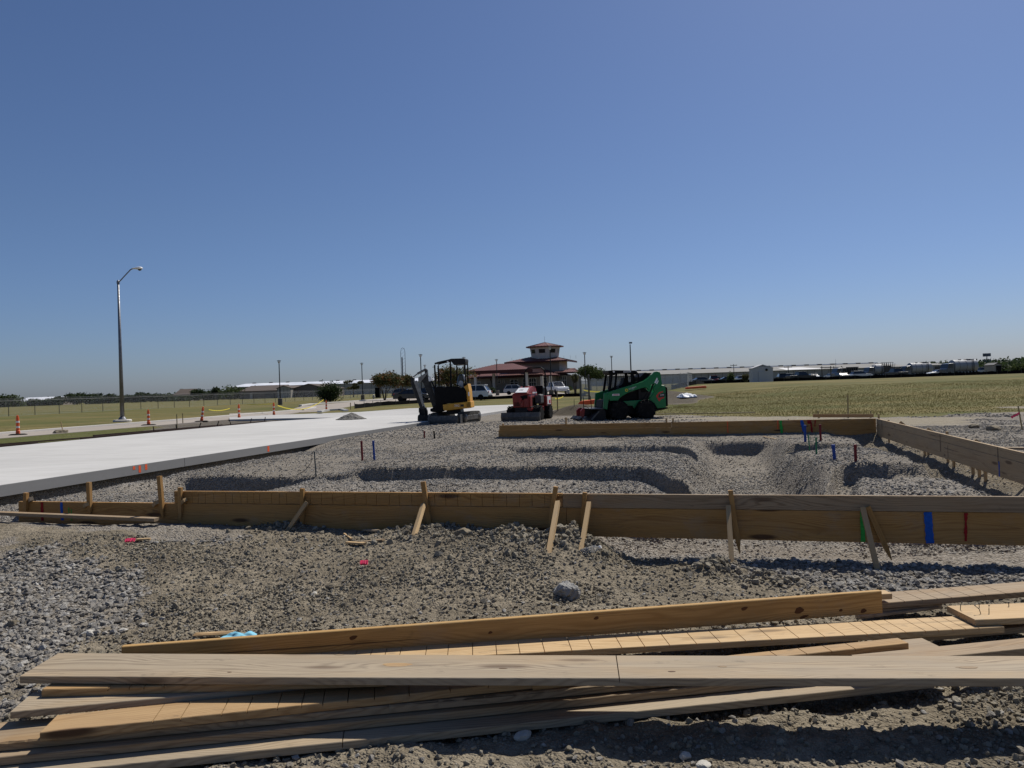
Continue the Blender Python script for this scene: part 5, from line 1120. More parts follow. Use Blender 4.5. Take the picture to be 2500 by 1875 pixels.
mb = MB(); mb.prof([(.30, .70), (.28, .95), (.45, 1.05), (.55, 1.02), (.55, .70)], .45, .85); mb.bb(.25, .5, .55, 1.0, .66, .95); part(mb, 'footwell', 'grey_paint', tr, .02)
mb = MB(); mb.bb(-.10, .35, .98, 1.5, .95, 1.06); mb.prof([(.95, 1.05), (1.05, 1.05), (1.12, 1.42), (1.02, 1.42)], -.1, .35, Matrix(((0, 1, 0, 0), (1, 0, 0, .35), (0, 0, 1, 0), (0, 0, 0, 1)))); part(mb, 'seat', 'black', tr, .04)
mb = MB(); mb.tube([(-.42, 1.3, .6), (-.42, 1.3, 1.9), (-.38, 1.3, 2.08), (-.25, 1.3, 2.18), (.32, 1.3, 2.18), (.45, 1.3, 2.08), (.50, 1.3, 1.9), (.50, 1.3, .6)], .032, 10); part(mb, 'roll_bar', 'black', tr, 0)
mb = MB(); mb.bb(.26, .62, 1.0, 1.75, .55, .98); mb.bb(-.5, -.1, 1.0, 1.75, .55, .9); mb.bb(.30, .55, .4, .9, .34, .56); part(mb, 'rear_body', 'red_paint', tr, .02)
mb = MB(); mb.bb(.623, .63, 1.1, 1.55, .62, .95); part(mb, 'rear_decal', 'decal_white', tr, 0)
mb = MB(); mb.bb(.628, .634, 1.3, 1.5, .66, .80); part(mb, 'rear_decal', 'decal_red', tr, 0)
mb = MB(); mb.lathe([(.30, -.06), (.34, -.06), (.34, .06), (.30, .06)], 24, Matrix.Translation((.2, 2.0, 1.0)) @ Matrix.Rotation(R(90), 4, 'Y')); mb.bar((.15, 1.6, .5), (.15, 2.3, 1.2), .14, .2); mb.tube([(.42, 1.0, 1.0), (.50, .8, 1.15)], .012, 6); mb.tube([(.35, .95, .9), (.55, .75, .98)], .015, 6); part(mb, 'trenching_boom', 'black', tr, 0)
mb = MB(); mb.lathe([(.001, .0), (.10, 0), (.11, .02), (.08, .04), (.001, .045)], 16, Matrix.Translation((-.05, .5, 1.39))); mb.tube([(-.1, .2, 1.33), (-.1, .2, 1.41)], .05, 10); part(mb, 'exhaust_cap', 'black', tr, 0)

# ------------------------------------------------------------------ lamps and poles
def hgt(y0, y1, Y): return (y1-y0)*Y/FPX
b = D(299, 1029, 47); b.z = Hz(b.x, b.y)
lp = thing('street_lamp', 'tall grey street lamp with single curved arm on the grass by the old road', 'street lamp', b)
ht = hgt(688, 1029, 47)
MB().lathe([(.55, -.3), (.55, .10), (.50, .14)], 20).build('footing', M['kerb'], lp)
MB().tube([(0, 0, .1), (0, 0, ht)], .135, 14, .062).build('pole', M['steel_pole'], lp, smooth=True)
MB().lathe([(.24, .12), (.24, .18), (.14, .32)], 12).build('base_plate', M['steel_pole'], lp)
MB().lathe([(.09, ht-.10), (.09, ht+.05), (.03, ht+.14)], 12).build('pole_cap', M['steel_pole'], lp)
ar = [(0, 0, ht-.05), (.40, 0, ht+.36), (.82, 0, ht+.78), (.95, 0, ht+.83)]
MB().tube(ar, .035, 10).build('arm', M['steel_pole'], lp)
hd = MB(); rg = [(.90, .05, .04), (1.05, .09, .07), (1.25, .16, .12), (1.45, .17, .13), (1.55, .10, .08), (1.58, .02, .02)]; vs = []; fs = []
for x_, ry, rz in rg: vs += [(x_, ry*math.cos(2*math.pi*k/12), ht+.84+rz*math.sin(2*math.pi*k/12)*(.8 if k < 7 else .6)) for k in range(12)]
for i in range(5):
    for k in range(12): fs.append((i*12+k, i*12+(k+1) % 12, (i+1)*12+(k+1) % 12, (i+1)*12+k))
hd.add(vs, fs+[tuple(range(12)), tuple(range(60, 72))]); h_ = hd.build('lamp_head', M['white_paint'], lp, smooth=True)
gl = MB(); gl.lathe([(.001, -.09), (.07, -.07), (.11, -.02), (.12, .03)], 14, Matrix.Translation((1.40, 0, ht+.77))); gl.build('lamp_glass', M['glass'], h_, smooth=True)

def post_lamp(px, ytop, Y, label, pier=True, tall=False):
    p = D(px, ytop, Y); g = Hz(p.x, p.y); h = p.z-g
    root = thing('lamp_post', label, 'lamp post', (p.x, p.y, g), 0, 'lamp posts around the car park')
    if pier: MB().lathe([(.30, -.2), (.30, .85), (.26, .88)], 14).build('pier', M['concrete_pier'], root)
    MB().tube([(0, 0, .8 if pier else 0), (0, 0, h-.38)], .075 if not tall else .10, 8, .06).build('pole', M['dark_metal'], root)
    if not tall:
        l = MB().lathe([(.08, h-.40), (.10, h-.34), (.17, h-.12), (.15, h-.12), (.05, h-.34)], 10).build('lantern', M['lamp_clear'], root)
        MB().lathe([(.27, h-.06), (.27, h-.02), (.10, h+.02), (.001, h+.03)], 12).build('lamp_cap', M['dark_metal'], root)
        mb = MB()
        for k in range(4): a = k*math.pi/2; mb.bar((.09*math.cos(a), .09*math.sin(a), h-.36), (.24*math.cos(a), .24*math.sin(a), h-.05), .02, .02)
        mb.build('lantern_frame', M['dark_metal'], root)
    else: MB().bb(-.12, .25, -.1, .1, h-.3, h-.1).build('lamp_head', M['steel_pole'], root)
for a in ((681, 880, 98, 'dark lamp post on a concrete pier, nearest the fence on the left'), (883, 886, 118, 'dark lamp post left of the crape myrtle trees'), (1026.5, 865, 100, 'lamp post rising behind the excavator boom'),
          (1037, 891, 139, 'far lamp post just right of the one behind the excavator boom'), (1132, 872, 109, 'lamp post showing above the excavator canopy'), (1212, 877, 122, 'lamp post in front of the terminal entrance canopy'),
          (1342.5, 846, 90, 'lamp post crossing the right side of the terminal tower'), (1427, 860, 104, 'lamp post at the tree right of the terminal'), (1492.5, 869, 124, 'lamp post above the loader cab front')):
    post_lamp(*a)
post_lamp(1538, 833, 92, 'tall bare pole rising behind the loader', False, True)

# ------------------------------------------------------------------ left chain-link fence with its posts
cf = thing('chain_link_fence', 'long chain link fence with top rail crossing the left field', 'fence', (-50, 100, .17))
A0 = D(21.6, 1015.7, 80); dirf = Vector((D(672.5, 981.7, 131).x-A0.x, 131-80, 0)); nsp = 16; stepv = dirf/nsp
fence_h = 1.68
pm = MB().tube([(0, 0, -.2), (0, 0, fence_h)], .035, 6).mesh('fence_post'); arm_m = MB().tube([(0, 0, fence_h), (-.22, 0, fence_h+.28)], .012, 5).mesh('wire_arm')
pts = []
for i in range(-2, 53):
    p = Vector((A0.x, A0.y, 0))+stepv*i; p.z = .17; pts.append(p)
    o = link('fence_post', pm, M['fence_post']); put(o, Matrix.Translation(p), cf)
    if i < 20: a_ = link('wire_arm', arm_m, M['fence_post']); a_.parent = o
mb = MB()
for a, b in zip(pts, pts[1:]): mb.bar(a+Z*fence_h, b+Z*fence_h, .045, .045)
mb.build('top_rail', M['rail'], cf, Matrix.Identity(4))
mb = MB()
for k in range(3): mb.bar(pts[0]+Z*(fence_h+.08+.09*k)+Vector((-.06-.07*k, 0, 0)), pts[-1]+Z*(fence_h+.08+.09*k)+Vector((-.06-.07*k, 0, 0)), .008, .008)
mb.bar(pts[0]+Z*.05, pts[-1]+Z*.05, .012, .012); mb.build('fence_wire', M['chain'], cf, Matrix.Identity(4))
mb = MB(); Lf = (pts[-1]-pts[0]).length; ud = (pts[-1]-pts[0])/Lf; x_ = 0
while x_ < Lf-fence_h:
    for s_ in (0, 1):
        a = pts[0]+ud*(x_+(fence_h if s_ else 0))+Z*.05; b = pts[0]+ud*(x_+(0 if s_ else fence_h))+Z*fence_h; w_ = ud*.004
        mb.add([a-w_, a+w_, b+w_, b-w_], [(0, 1, 2, 3)])
    x_ += .16
o = mb.build('wire_mesh', M['chain'], cf, Matrix.Identity(4), fix=False); o['kind'] = 'stuff'
# enclosure behind the loader
def mesh_panel(root, p, q, h, pitch, wd, mat='chain'):
    p, q = Vector(p), Vector(q); L = (q-p).length; u = (q-p)/L; mb = MB(); x_ = -h
    while x_ < L:
        for s_ in (0, 1):
            a0, a1 = x_, x_+h
            z0, z1 = (0, h) if s_ else (h, 0)
            f0 = max(0, -a0/h) if a0 < 0 else 0; f1 = min(1, (L-a0)/h)
            if f1 > f0:
                a = p+u*(a0+h*f0)+Z*(z0+(z1-z0)*f0); b = p+u*(a0+h*f1)+Z*(z0+(z1-z0)*f1); w_ = u*wd
                mb.add([a-w_, a+w_, b+w_, b-w_], [(0, 1, 2, 3)])
        x_ += pitch
    o = mb.build('wire_mesh', M[mat], root, Matrix.Identity(4), fix=False); o['kind'] = 'stuff'
ef = thing('chain_link_fence', 'pale chain link enclosure with barbed wire standing behind the green loader', 'fence', D(1550, 950, 75))
ep = [D(1420, 958, 72), D(1530, 955, 74), D(1605, 952, 77), D(1678, 946, 82), D(1690, 941, 100)]
for p in ep: p.z = Hz(p.x, p.y)-.05
eh = [1.75, 1.75, 1.55, 1.50, 1.5]
for (p, h0), (q, h1) in zip(zip(ep, eh), list(zip(ep, eh))[1:]):
    mesh_panel(ef, p, q, h0, .11, .019); n_ = max(2, int((q-p).length/1.6)); MB().bar(p+Z*h0, q+Z*h1, .05, .05).build('top_rail', M['rail'], ef, Matrix.Identity(4))
    for i in range(n_): c_ = p+(q-p)*(i/n_); MB().tube([c_, c_+Z*(h0+.02), c_+Z*(h0+.2)+Vector((.1, 0, 0))], .03, 6).build('fence_post', M['rail'], ef, Matrix.Identity(4))
    mb = MB()
    for k in range(3): mb.bar(p+Z*(h0+.06+k*.05), q+Z*(h1+.06+k*.05), .012, .012)
    mb.build('fence_wire', M['chain'], ef, Matrix.Identity(4))
for i, (px, y0, y1, lab) in enumerate(((1418, 920, 976, 'dark gate post left of the loader guard hoop'), (1438.5, 917, 976, 'dark gate post right of the loader guard hoop'))):
    p = D(px, y1, 56); g = Hz(p.x, p.y); h = D(px, y0, 56).z-g; root = thing('gate_post', lab, 'post', (p.x, p.y, g-.1), 0, 'gate posts'); MB().tube([(0, 0, 0), (0, 0, h+.1)], .07, 10).build('post', M['fence_post'], root); MB().lathe([(.075, h+.1), (.06, h+.15), (.001, h+.17)], 10).build('post_cap', M['fence_post'], root)
# silt fences: black fabric on stakes
def silt(label, pts, h, hs=None):
    root = thing('silt_fence', label, 'silt fence', pts[0]); mb = MB()
    for i, (p, q) in enumerate(zip(pts, pts[1:])):
        n_ = max(2, int((q-p).length/1.2)); pr = None
        for k in range(n_+1):
            c_ = p+(q-p)*(k/n_); c_.z = Hz(c_.x, c_.y)-.05; hh = h*(1-.18*math.sin(k*2.1+i)**2)
            if pr: mb.add([pr[0], c_, c_+Z*(hh+.05), pr[0]+Z*pr[1]], [(0, 1, 2, 3)])
            pr = (c_, hh+.05)
    o = mb.build('fabric', M['silt'], root, Matrix.Identity(4), fix=False); s_ = o.modifiers.new('thick', 'SOLIDIFY'); s_.thickness = .02
    mb = MB()
    for p, q in zip(pts, pts[1:]):
        n_ = max(1, int((q-p).length/2.4))
        for k in range(n_): c_ = p+(q-p)*(k/n_); c_.z = Hz(c_.x, c_.y); mb.bar(c_-Z*.1, c_+Z*(h+.12), .04, .04)
    mb.build('stakes', M['fence_post'], root, Matrix.Identity(4))
silt('low black silt fence along the grass before the terminal car park', [G(866, 997, .2), G(930, 990, .2), G(1000, 985.5, .2), G(1100, 979, .2), G(1160, 976, .2), G(1260, 972, .2), G(1330, 969.5, .2), G(1430, 967, .2)], .42)
silt('black silt fence along the far edge of the right hand field', [D(1700, 940, 118), D(1880, 934, 120), D(2050, 926, 122), D(2200, 921, 122), D(2330, 917, 124), D(2460, 912, 128), D(2560, 908, 130)], .85)
silt('black silt fence at the foot of the earth heap beyond the loader', [D(1640, 955, 80), D(1700, 946, 90), D(1720, 943, 104)], .5)

# ------------------------------------------------------------------ traffic delineators along the old road
def delin(px, y0, y1, lean, label, tapey=False):
    b = T(px, y1); h = (y1-y0)*b.y/FPX; root = thing('traffic_delineator', label, 'delineator', (b.x, b.y, b.z+.01), 0, 'orange and white delineators along the road')
    MB().lathe([(.38, 0), (.38, .03), (.28, .06), (.001, .07)], 16, Matrix.Diagonal((1, .75, 1, 1))).build('base', M['rubber'], root)
    A = Matrix.Rotation(lean, 4, 'Y')
    MB().lathe([(.085, .05), (.082, .22*h), (.068, .24*h), (.060, .90*h), (.036, .91*h), (.045, .98*h), (.001, h)], 14, A).build('tube', M['orange_plastic'], root)
    for f in (.36, .62): MB().lathe([(.073, f*h), (.070, (f+.09)*h)], 14, A).build('reflective_band', M['reflect'], root)
for a in ((44, 1014, 1063, 0, 'orange and white delineator nearest the left edge'), (363, 1000, 1039, 0, 'delineator just right of the street lamp'), (492, 993, 1030, .14, 'delineator leaning to the right'),
          (584, 987, 1024, 0, 'upright delineator right of the leaning one'), (669, 983, 1016, 0, 'delineator with yellow tape before the concrete pier lamp'), (797, 978, 1003, 0, 'delineator in front of the round bush')): delin(*a)
def tapeline(label, pts, w_=.05):
    mb = MB()
    for p, q in zip(pts, pts[1:]): h_ = Z*w_/2; mb.add([p-h_, q-h_, q+h_, p+h_], [(0, 1, 2, 3)])
    o = mb.build('barrier_tape', M['tape'], fix=False); s_ = o.modifiers.new('thick', 'SOLIDIFY'); s_.thickness = .006; return tag(o, label, 'tape')
def sag(a, b, d, n_=9): return [a+(b-a)*(i/(n_-1))-Z*d*4*(i/(n_-1))*(1-i/(n_-1)) for i in range(n_)]
tapeline('yellow barrier tape sagging between the delineator and the bush', sag(D(678, 990, 50), D(790, 976, 62), .5), .06)
tapeline('loose yellow tape lying on the grass behind the leaning delineator', sag(D(510, 1000, 56), D(561, 997, 60), .12), .05)
tapeline('yellow tape stretched across the grass towards the tree', sag(D(672, 984, 52), D(600, 986, 70), .1), .06)
tapeline('yellow tape from the brown post towards the loader', sag(D(1355, 973, 40), D(1375, 968, 46), .05), .05)
tapeline('yellow tape tied to the gate posts behind the loader', sag(D(1425, 952.5, 56), D(1465, 956, 60), .05), .10)
# rebar laid along the far edge of the slab
rbx = thing('rebar_bundle', 'dark reinforcing bars lying along the far edge of the white slab', 'rebar', ST(-20.9, 20, .3))
rr = random.Random(4)
for i in range(12):
    t0 = 11+rr.uniform(0, 12); t1 = t0+rr.uniform(5, 9); s0 = -20.5-rr.uniform(0, 1.3); MB().bar(ST(s0, t0, .27+rr.uniform(0, .1)), ST(s0+rr.uniform(-.3, .3), min(t1, 30), .27+rr.uniform(0, .1)), .05, .05).build('bar', M['rebar'], rbx, Matrix.Identity(4))
rb2 = thing('rebar_bundle', 'rebar pegs and bars along the gravel strip at the slab edge', 'rebar', ST(-21, 29, .3))
for i in range(7): t0 = 24+i*1.2; MB().bar(ST(-20.8, t0, .1), ST(-20.8+rr.uniform(-.1, .1), t0+rr.uniform(-.2, .2), .55), .03, .03).build('peg', M['rebar'], rb2, Matrix.Identity(4))
for s0 in (-20.6, -21.2): MB().bar(ST(s0, 22, .30), ST(s0, 32, .32), .045, .045).build('bar', M['rebar'], rb2, Matrix.Identity(4))
# gravel heap standing on the slab
gpile = bmesh.new(); bmesh.ops.create_icosphere(gpile, subdivisions=5, radius=1)
for v_ in gpile.verts:
    c_ = v_.co; k = 1+.12*float(vn(np.array([c_.x*4]), np.array([c_.y*4+c_.z*3]), 1, 3)[0])+.10*float(vn(np.array([c_.x*11]), np.array([c_.y*11+c_.z*9]), 1, 4)[0])
    r2 = math.hypot(c_.x, c_.y); v_.co = Vector((c_.x*1.0*k, c_.y*.9*k, max(-.05, (1-r2**1.25)*.42*k) if c_.z > -.1 else -.05))
me = bpy.data.meshes.new('gravel_heap'); gpile.to_mesh(me); gpile.free()
n = NT('gravel_heap'); v = n.coord(); cl = n.n('ShaderNodeTexVoronoi'); n.set(cl.inputs['Vector'], v); n.set(cl.inputs['Scale'], 20.); s2 = n.n('ShaderNodeSeparateColor'); n.set(s2.inputs[0], cl.outputs['Color']); n.bump(cl.outputs['Distance'], -1., .06)
M['heap'] = n.fin(n.mix(s2.outputs[0], (.06, .057, .052), (.22, .21, .19)), .95, .15)
o = link('gravel_heap', me, M['heap']); c_ = G(852, 1025, .35); put(o, Matrix.Translation((c_.x, c_.y+.5, .33)) @ Matrix.Scale(.75, 4)); tag(o, 'small grey gravel heap dumped at the edge of the white slab', 'gravel heap')
# orange plastic pieces
for (px, py, Y, L, ang, lab) in ((1441, 984, 36, 1.15, .10, 'orange plastic barrier lying behind the grapple bucket'), (1699, 947, 72, 2.0, .05, 'orange plastic barrier lying on the far earth heap')):
    p = D(px, py, Y); g = max(p.z-.1, Hz(p.x, p.y)); root = thing('plastic_barrier', lab, 'barrier', (p.x, p.y, g), -.2)
    for i in range(3): MB().prof([(-L/2, 0), (L/2, .0+ang*L*.6), (L/2, .16+ang*L*.6), (L/2-.1, .22+ang*L*.6), (-L/2+.1, .2), (-L/2, .12)], -.1+i*.4, .12+i*.4).build('barrier_panel', M['orange_plastic'], root, None, False, .03)

# ------------------------------------------------------------------ cars
def car(name, label, cat, loc, rz, paint, kind='suv', group=None, detail=True):
    root = thing(name, label, cat, loc, rz, group)
    if kind == 'suv': body = [(-2.25, .38), (-2.3, .75), (-2.25, 1.0), (-2.0, 1.08), (.95, 1.08), (1.9, .98), (2.25, .80), (2.3, .50), (2.2, .33)]; cab = [(-2.1, 1.06), (-1.75, 1.58), (-.9, 1.68), (.1, 1.64), (1.0, 1.06)]; hw, whb = .92, 1.38
    elif kind == 'sedan': body = [(-2.35, .35), (-2.35, .80), (-2.2, .95), (-1.5, .98), (1.0, .98), (2.0, .86), (2.35, .66), (2.3, .32)]; cab = [(-1.75, .96), (-1.0, 1.38), (.2, 1.42), (1.15, .96)]; hw, whb = .9, 1.4
    elif kind == 'pickup': body = [(-2.8, .55), (-2.8, 1.15), (.9, 1.2), (1.25, 1.18), (2.6, 1.08), (2.8, .80), (2.75, .42)]; cab = [(-.95, 1.16), (-.80, 1.85), (.55, 1.88), (1.3, 1.16)]; hw, whb = 1.0, 1.8
    b_ = MB(); b_.prof(body, -hw, hw); bo = b_.build('body', M[paint], root, None, False, .06)
    k = len(cab); vs = [(x, -hw+.06+.16*(z > 1.3), z) for x, z in cab]+[(x, hw-.06-.16*(z > 1.3), z) for x, z in cab]; c_ = MB(); c_.add(vs, [tuple(range(k)), tuple(range(k, 2*k))[::-1]]+[(i, i+k, (i+1) % k+k, (i+1) % k) for i in range(k)])
    c_.build('windows', M['glass'], root, None, False, .02)
    ztop = max(z for _, z in cab); xs = [x for x, z in cab if z > ztop-.12]
    r_ = MB(); r_.bb(min(xs)-.1, max(xs)+.1, -hw+.2, hw-.2, ztop-.02, ztop+.05); r_.build('roof', M[paint], root, None, False, .025)
    if detail:
        pl = MB()
        for sy in (-1, 1):
            for (xa, za), (xb, zb) in ((cab[0], cab[1]), (cab[-1], cab[-2])): pl.bar((xa, sy*(hw-.05), za), (xb, sy*(hw-.21), zb), .07, .09)
            xm = (cab[1][0]+cab[-2][0])/2; pl.bar((xm, sy*(hw-.05), cab[0][1]), (xm, sy*(hw-.21), ztop), .06, .07)
        pl.build('pillars', M[paint], root)
        for sy in (-1, 1):
            MB().bb(2.18 if kind != 'pickup' else 2.66, 2.29 if kind != 'pickup' else 2.8, sy*.62-.2, sy*.62+.2, .68, .84).build('headlight', M['lamp_clear'], root)
            MB().bb(-2.32 if kind != 'pickup' else -2.82, -2.2 if kind != 'pickup' else -2.7, sy*.7-.16, sy*.7+.16, .82, 1.0).build('tail_lamp', M['lamp_red'], root)
        MB().bb(-2.36 if kind != 'pickup' else -2.9, -2.2, -hw+.08, hw-.08, .36, .55).build('bumper', M['black'], root, None, False, .03)
    for sx in (-1, 1):
        for sy in (-1, 1): wheel(root, (sx*whb, sy*(hw-.1), .34 if kind != 'pickup' else .40), .34 if kind != 'pickup' else .40, .24, lugs=0, rim='rim', bolts=0)
    return root
def cz(px, Y): p = D(px, 950, Y); return Vector((p.x, p.y, .2))
car('parked_car', 'white crossover parked behind the excavator, rear towards the right', 'car', cz(1149, 84), R(168), 'car_white')
car('parked_car', 'silver crossover parked before the terminal entrance columns', 'car', cz(1262, 128), R(-4), 'car_silver')
car('parked_truck', 'white pickup truck parked behind the red machine', 'pickup', cz(1357, 118), R(-68), 'car_white', 'pickup')
car('parked_car', 'black car parked behind the excavator bucket arm, leftmost', 'car', cz(1008, 92), R(-8), 'car_black', 'sedan')
car('parked_car', 'black pickup parked behind the excavator boom, right of the black car', 'pickup', cz(1063, 96), R(-6), 'car_black', 'suv')
car('parked_car', 'black car far behind, by the utility box and crape myrtles', 'car', cz(990, 130), R(-10), 'car_grey', 'suv')
FARG = 'cars parked before the long warehouse'
proto_car = {}
fc = [(1715, 'car_grey', 'sedan'), (1742, 'car_red', 'suv'), (1772, 'car_black', 'sedan'), (1815, 'car_white', 'sedan'), (1908, 'car_black', 'suv'), (1932, 'car_white', 'suv'), (1956, 'car_black', 'pickup'), (1985, 'car_silver', 'sedan'), (2030, 'car_white', 'sedan'), (2052, 'car_grey', 'sedan'), (2102, 'car_white', 'suv'), (2120, 'car_silver', 'sedan'), (2188, 'car_black', 'pickup'), (2292, 'car_white', 'sedan'), (2408, 'car_silver', 'suv')]
places = ['first from the left beyond the white fence', 'second from the left beyond the white fence', 'nearest left of the field shrubs', 'just left of the pale shed', 'first right of the pale shed', 'second right of the pale shed', 'near the power pole', 'under the open warehouse door', 'under the wooden gantry', 'left beside the white tractor truck', 'right beside the white tractor truck', 'left of the framed tanker', 'between the framed and middle tankers', 'right of the middle tanker', 'right of the rightmost tanker']
cn = {'car_grey': 'grey', 'car_red': 'dark red', 'car_black': 'black', 'car_white': 'white', 'car_silver': 'silver'}
for i, ((px, pt, kd), pl_) in enumerate(zip(fc, places)):
    p = D(px, hor(px)+3, 150+12*(i % 3)); p.z = Hz(p.x, p.y)+.1; lab = f'small far {cn[pt]} {"pickup" if kd == "pickup" else "car"} before the warehouse, {pl_}'
    if (pt, kd) not in proto_car: proto_car[(pt, kd)] = car('far_car', lab, 'car', p, R(random.choice((5, 175, 80))), pt, kd, FARG, False)
    else: copy_tree(proto_car[(pt, kd)], p, R(random.choice((0, 178, 90))), None, lab)

# ------------------------------------------------------------------ tanker trucks at the far side of the right field
def tanker(label, px, Y, L, kind, rz=R(4)):
    p = D(px, 910, Y); p.z = Hz(p.x, p.y); root = thing('tanker_truck' if kind != 'tractor' else 'flatbed_truck', label, 'truck', p, rz, 'trucks beyond the right field')
    mb = MB(); mb.prof([(-L/2-1.9, .5), (-L/2-1.9, 1.5), (-L/2-1.6, 1.7), (-L/2-1.3, 2.6), (-L/2-.2, 2.7), (-L/2-.2, .5)], -1.15, 1.15); mb.build('cab', M['car_grey'], root, None, False, .08)
    mb = MB(); mb.prof([(-L/2-1.62, 1.72), (-L/2-1.38, 2.5), (-L/2-.5, 2.5), (-L/2-.5, 1.72)], -1.17, 1.17); mb.build('cab_window', M['glass'], root)
    mb = MB(); mb.bb(-L/2-.4, L/2, -.5, .5, .75, 1.05); mb.build('chassis', M['dark_metal'], root)
    if kind == 'tank':
        A = Matrix.Translation((-L/2, 0, 2.05)) @ Matrix.Rotation(R(90), 4, 'Y'); r1 = 1.25
        MB().lathe([(.001, -.12), (.7, -.08), (r1, .1), (r1, L-.1), (.7, L+.1), (.001, L+.14)], 24, A).build('tank', M['tank'], root, smooth=False)
        mb = MB()
        for f in (.2, .5, .8): mb.lathe([(r1+.03, L*f-.05), (r1+.03, L*f+.05)], 24, A)
        mb.build('tank_band', M['steel'], root)
        mb = MB()
        for f in (.35, .6, .75): mb.lathe([(.3, 0), (.3, .16), (.001, .2)], 10, Matrix.Translation((-L/2+L*f, 0, 3.28)))
        mb.bb(L*.1, L*.42, -.5, .5, 3.33, 3.37); mb.build('hatch', M['steel'], root)
        mb = MB(); mb.bar((L*.2, -1.3, .8), (L*.2, -1.3, 3.4), .06, .06); mb.bar((L*.27, -1.3, .8), (L*.27, -1.3, 3.4), .06, .06); mb.build('ladder', M['dark_metal'], root)
    elif kind == 'frame':
        A = Matrix.Translation((-L/2, 0, 2.1)) @ Matrix.Rotation(R(90), 4, 'Y'); MB().lathe([(.001, -.12), (1.0, .05), (1.2, .4), (1.2, L*.45), (1.0, L*.5), (.001, L*.5)], 20, A).build('tank', M['tank'], root)
        mb = MB()
        for i in range(6): x_ = -L*.15+i*L*.12; mb.bar((x_, -1.25, 1.), (x_, -1.25, 3.6), .08, .08); mb.bar((x_, 1.25, 1.), (x_, 1.25, 3.6), .08, .08); mb.bar((x_, -1.25, 1.), (x_+L*.12, -1.25, 3.4), .06, .06)
        mb.bar((-L*.2, -1.25, 3.6), (L*.48, -1.25, 3.6), .08, .08); mb.bb(-L*.15, L*.42, -.9, .9, 1.1, 2.9); mb.build('rack_frame', M['grey_paint'], root)
    else:
        mb = MB()
        for i in range(6): mb.bb(-L*.3+i*L*.14, -L*.3+i*L*.14+.10, -1.2, -1.05, 1.0, 2.7)
        mb.bb(-L*.33, L*.48, -1.2, -1.1, 2.6, 2.8); mb.build('rack_frame', M['grey_paint'], root); mb = MB(); mb.bb(-L*.28, L*.44, -.9, 1.1, 1.05, 2.6); mb.build('cargo', M['dark_metal'], root)
    mb = MB()
    for i in range(7): mb.bb(-L*.4+i*L*.14, -L*.4+i*L*.14+.25, -1.22, -1.2, .55, .95)
    mb.build('side_guard', M['tank'], root)
    for x_ in (-L/2-1.2, L*.15, L*.30, L*.42):
        wheel(root, (x_, -1.0, .5), .5, .3, lugs=0, rim='rim', bolts=0); wheel(root, (x_, 1.0, .5), .5, .3, lugs=0, rim='rim', bolts=0)
tanker('white tractor truck with dark slatted load right of the pale shed', 2072, 168, 3.6, 'tractor'); tanker('pale tanker truck with open pipe frame on its back, left of the two tankers', 2153, 172, 4.4, 'frame')
tanker('silver tanker truck in the middle of the far row', 2245, 170, 4.9, 'tank'); tanker('long silver tanker truck, rightmost and biggest in view', 2352, 150, 5.0, 'tank')

# ------------------------------------------------------------------ terminal building (site axes)
BO = D(1290, 950, 172); BO.z = .2
tb = thing('terminal_building', 'beige airport terminal with red metal roofs and a flared lookout tower', 'building', BO, R(-15))
SX = 172/FPX
def bx(px): return (px-1290)*SX/math.cos(R(15))
def hz_(py, px=1290): return (hor(px)-py)*SX+CAM_Z-.2
def seams(root, P, Q_, P2, Q2, n_, name='roof_seams'):
    mb = MB()
    for i in range(n_+1):
        f = i/n_; a = Vector(P)+(Vector(Q_)-Vector(P))*f; b = Vector(P2)+(Vector(Q2)-Vector(P2))*f; mb.bar(a+Z*.05, b+Z*.05, .07, .10)
    o = mb.build(name, M['fascia'], root); return o
def hip(name, x0, x1, y0, y1, z0, rise, ins, over=0., fas=.35):
    """hipped roof with a ridge along x; ins = how far the ridge ends sit in"""
    ym = (y0+y1)/2; mb = MB(); e = [(x0, y0, z0), (x1, y0, z0), (x1, y1, z0), (x0, y1, z0)]; r0, r1 = (x0+ins, ym, z0+rise), (x1-ins, ym, z0+rise)
    mb.add(e+[r0, r1], [(0, 1, 5, 4), (1, 2, 5), (2, 3, 4, 5), (3, 0, 4), (0, 3, 2, 1)]); o = mb.build(name, M['roof_red'], tb)
    n_ = int((x1-x0)/.55); f0 = Vector(e[0]); f1 = Vector(e[1]); sm = MB()
    for i in range(1, n_):
        x_ = x0+(x1-x0)*i/n_; d_ = min(x_-x0, x1-x_)/max(ins, .01); t_ = min(1, d_); sm.bar((x_, y0, z0+.04), (x_, y0+(ym-y0)*t_, z0+rise*t_+.04), .06, .07)
    m_ = int((y1-y0)/.55)
    for i in range(1, m_):
        y_ = y0+(y1-y0)*i/m_; t_ = min(1, min(y_-y0, y1-y_)/(ym-y0)); sm.bar((x1, y_, z0+.04), (x1-ins*t_, y_, z0+rise*t_+.04), .06, .07)
    so = sm.build('roof_seams', M['roof_red'], o); so['kind'] = 'stuff'
    fm = MB(); fm.bb(x0-.02, x1+.02, y0-.05, y0+.06, z0-fas, z0+.01); fm.bb(x1-.06, x1+.05, y0+.06, y1, z0-fas, z0+.01); fm.bb(x0-.05, x0+.06, y0+.06, y1, z0-fas, z0+.01); fm.build('fascia', M['fascia'], o)
    return o
def wallb(x0, x1, y0, y1, z0, z1, mat='stucco', name='wall'): mb = MB(); mb.bb(x0, x1, y0, y1, z0, z1); return mb.build(name, M[mat], tb)
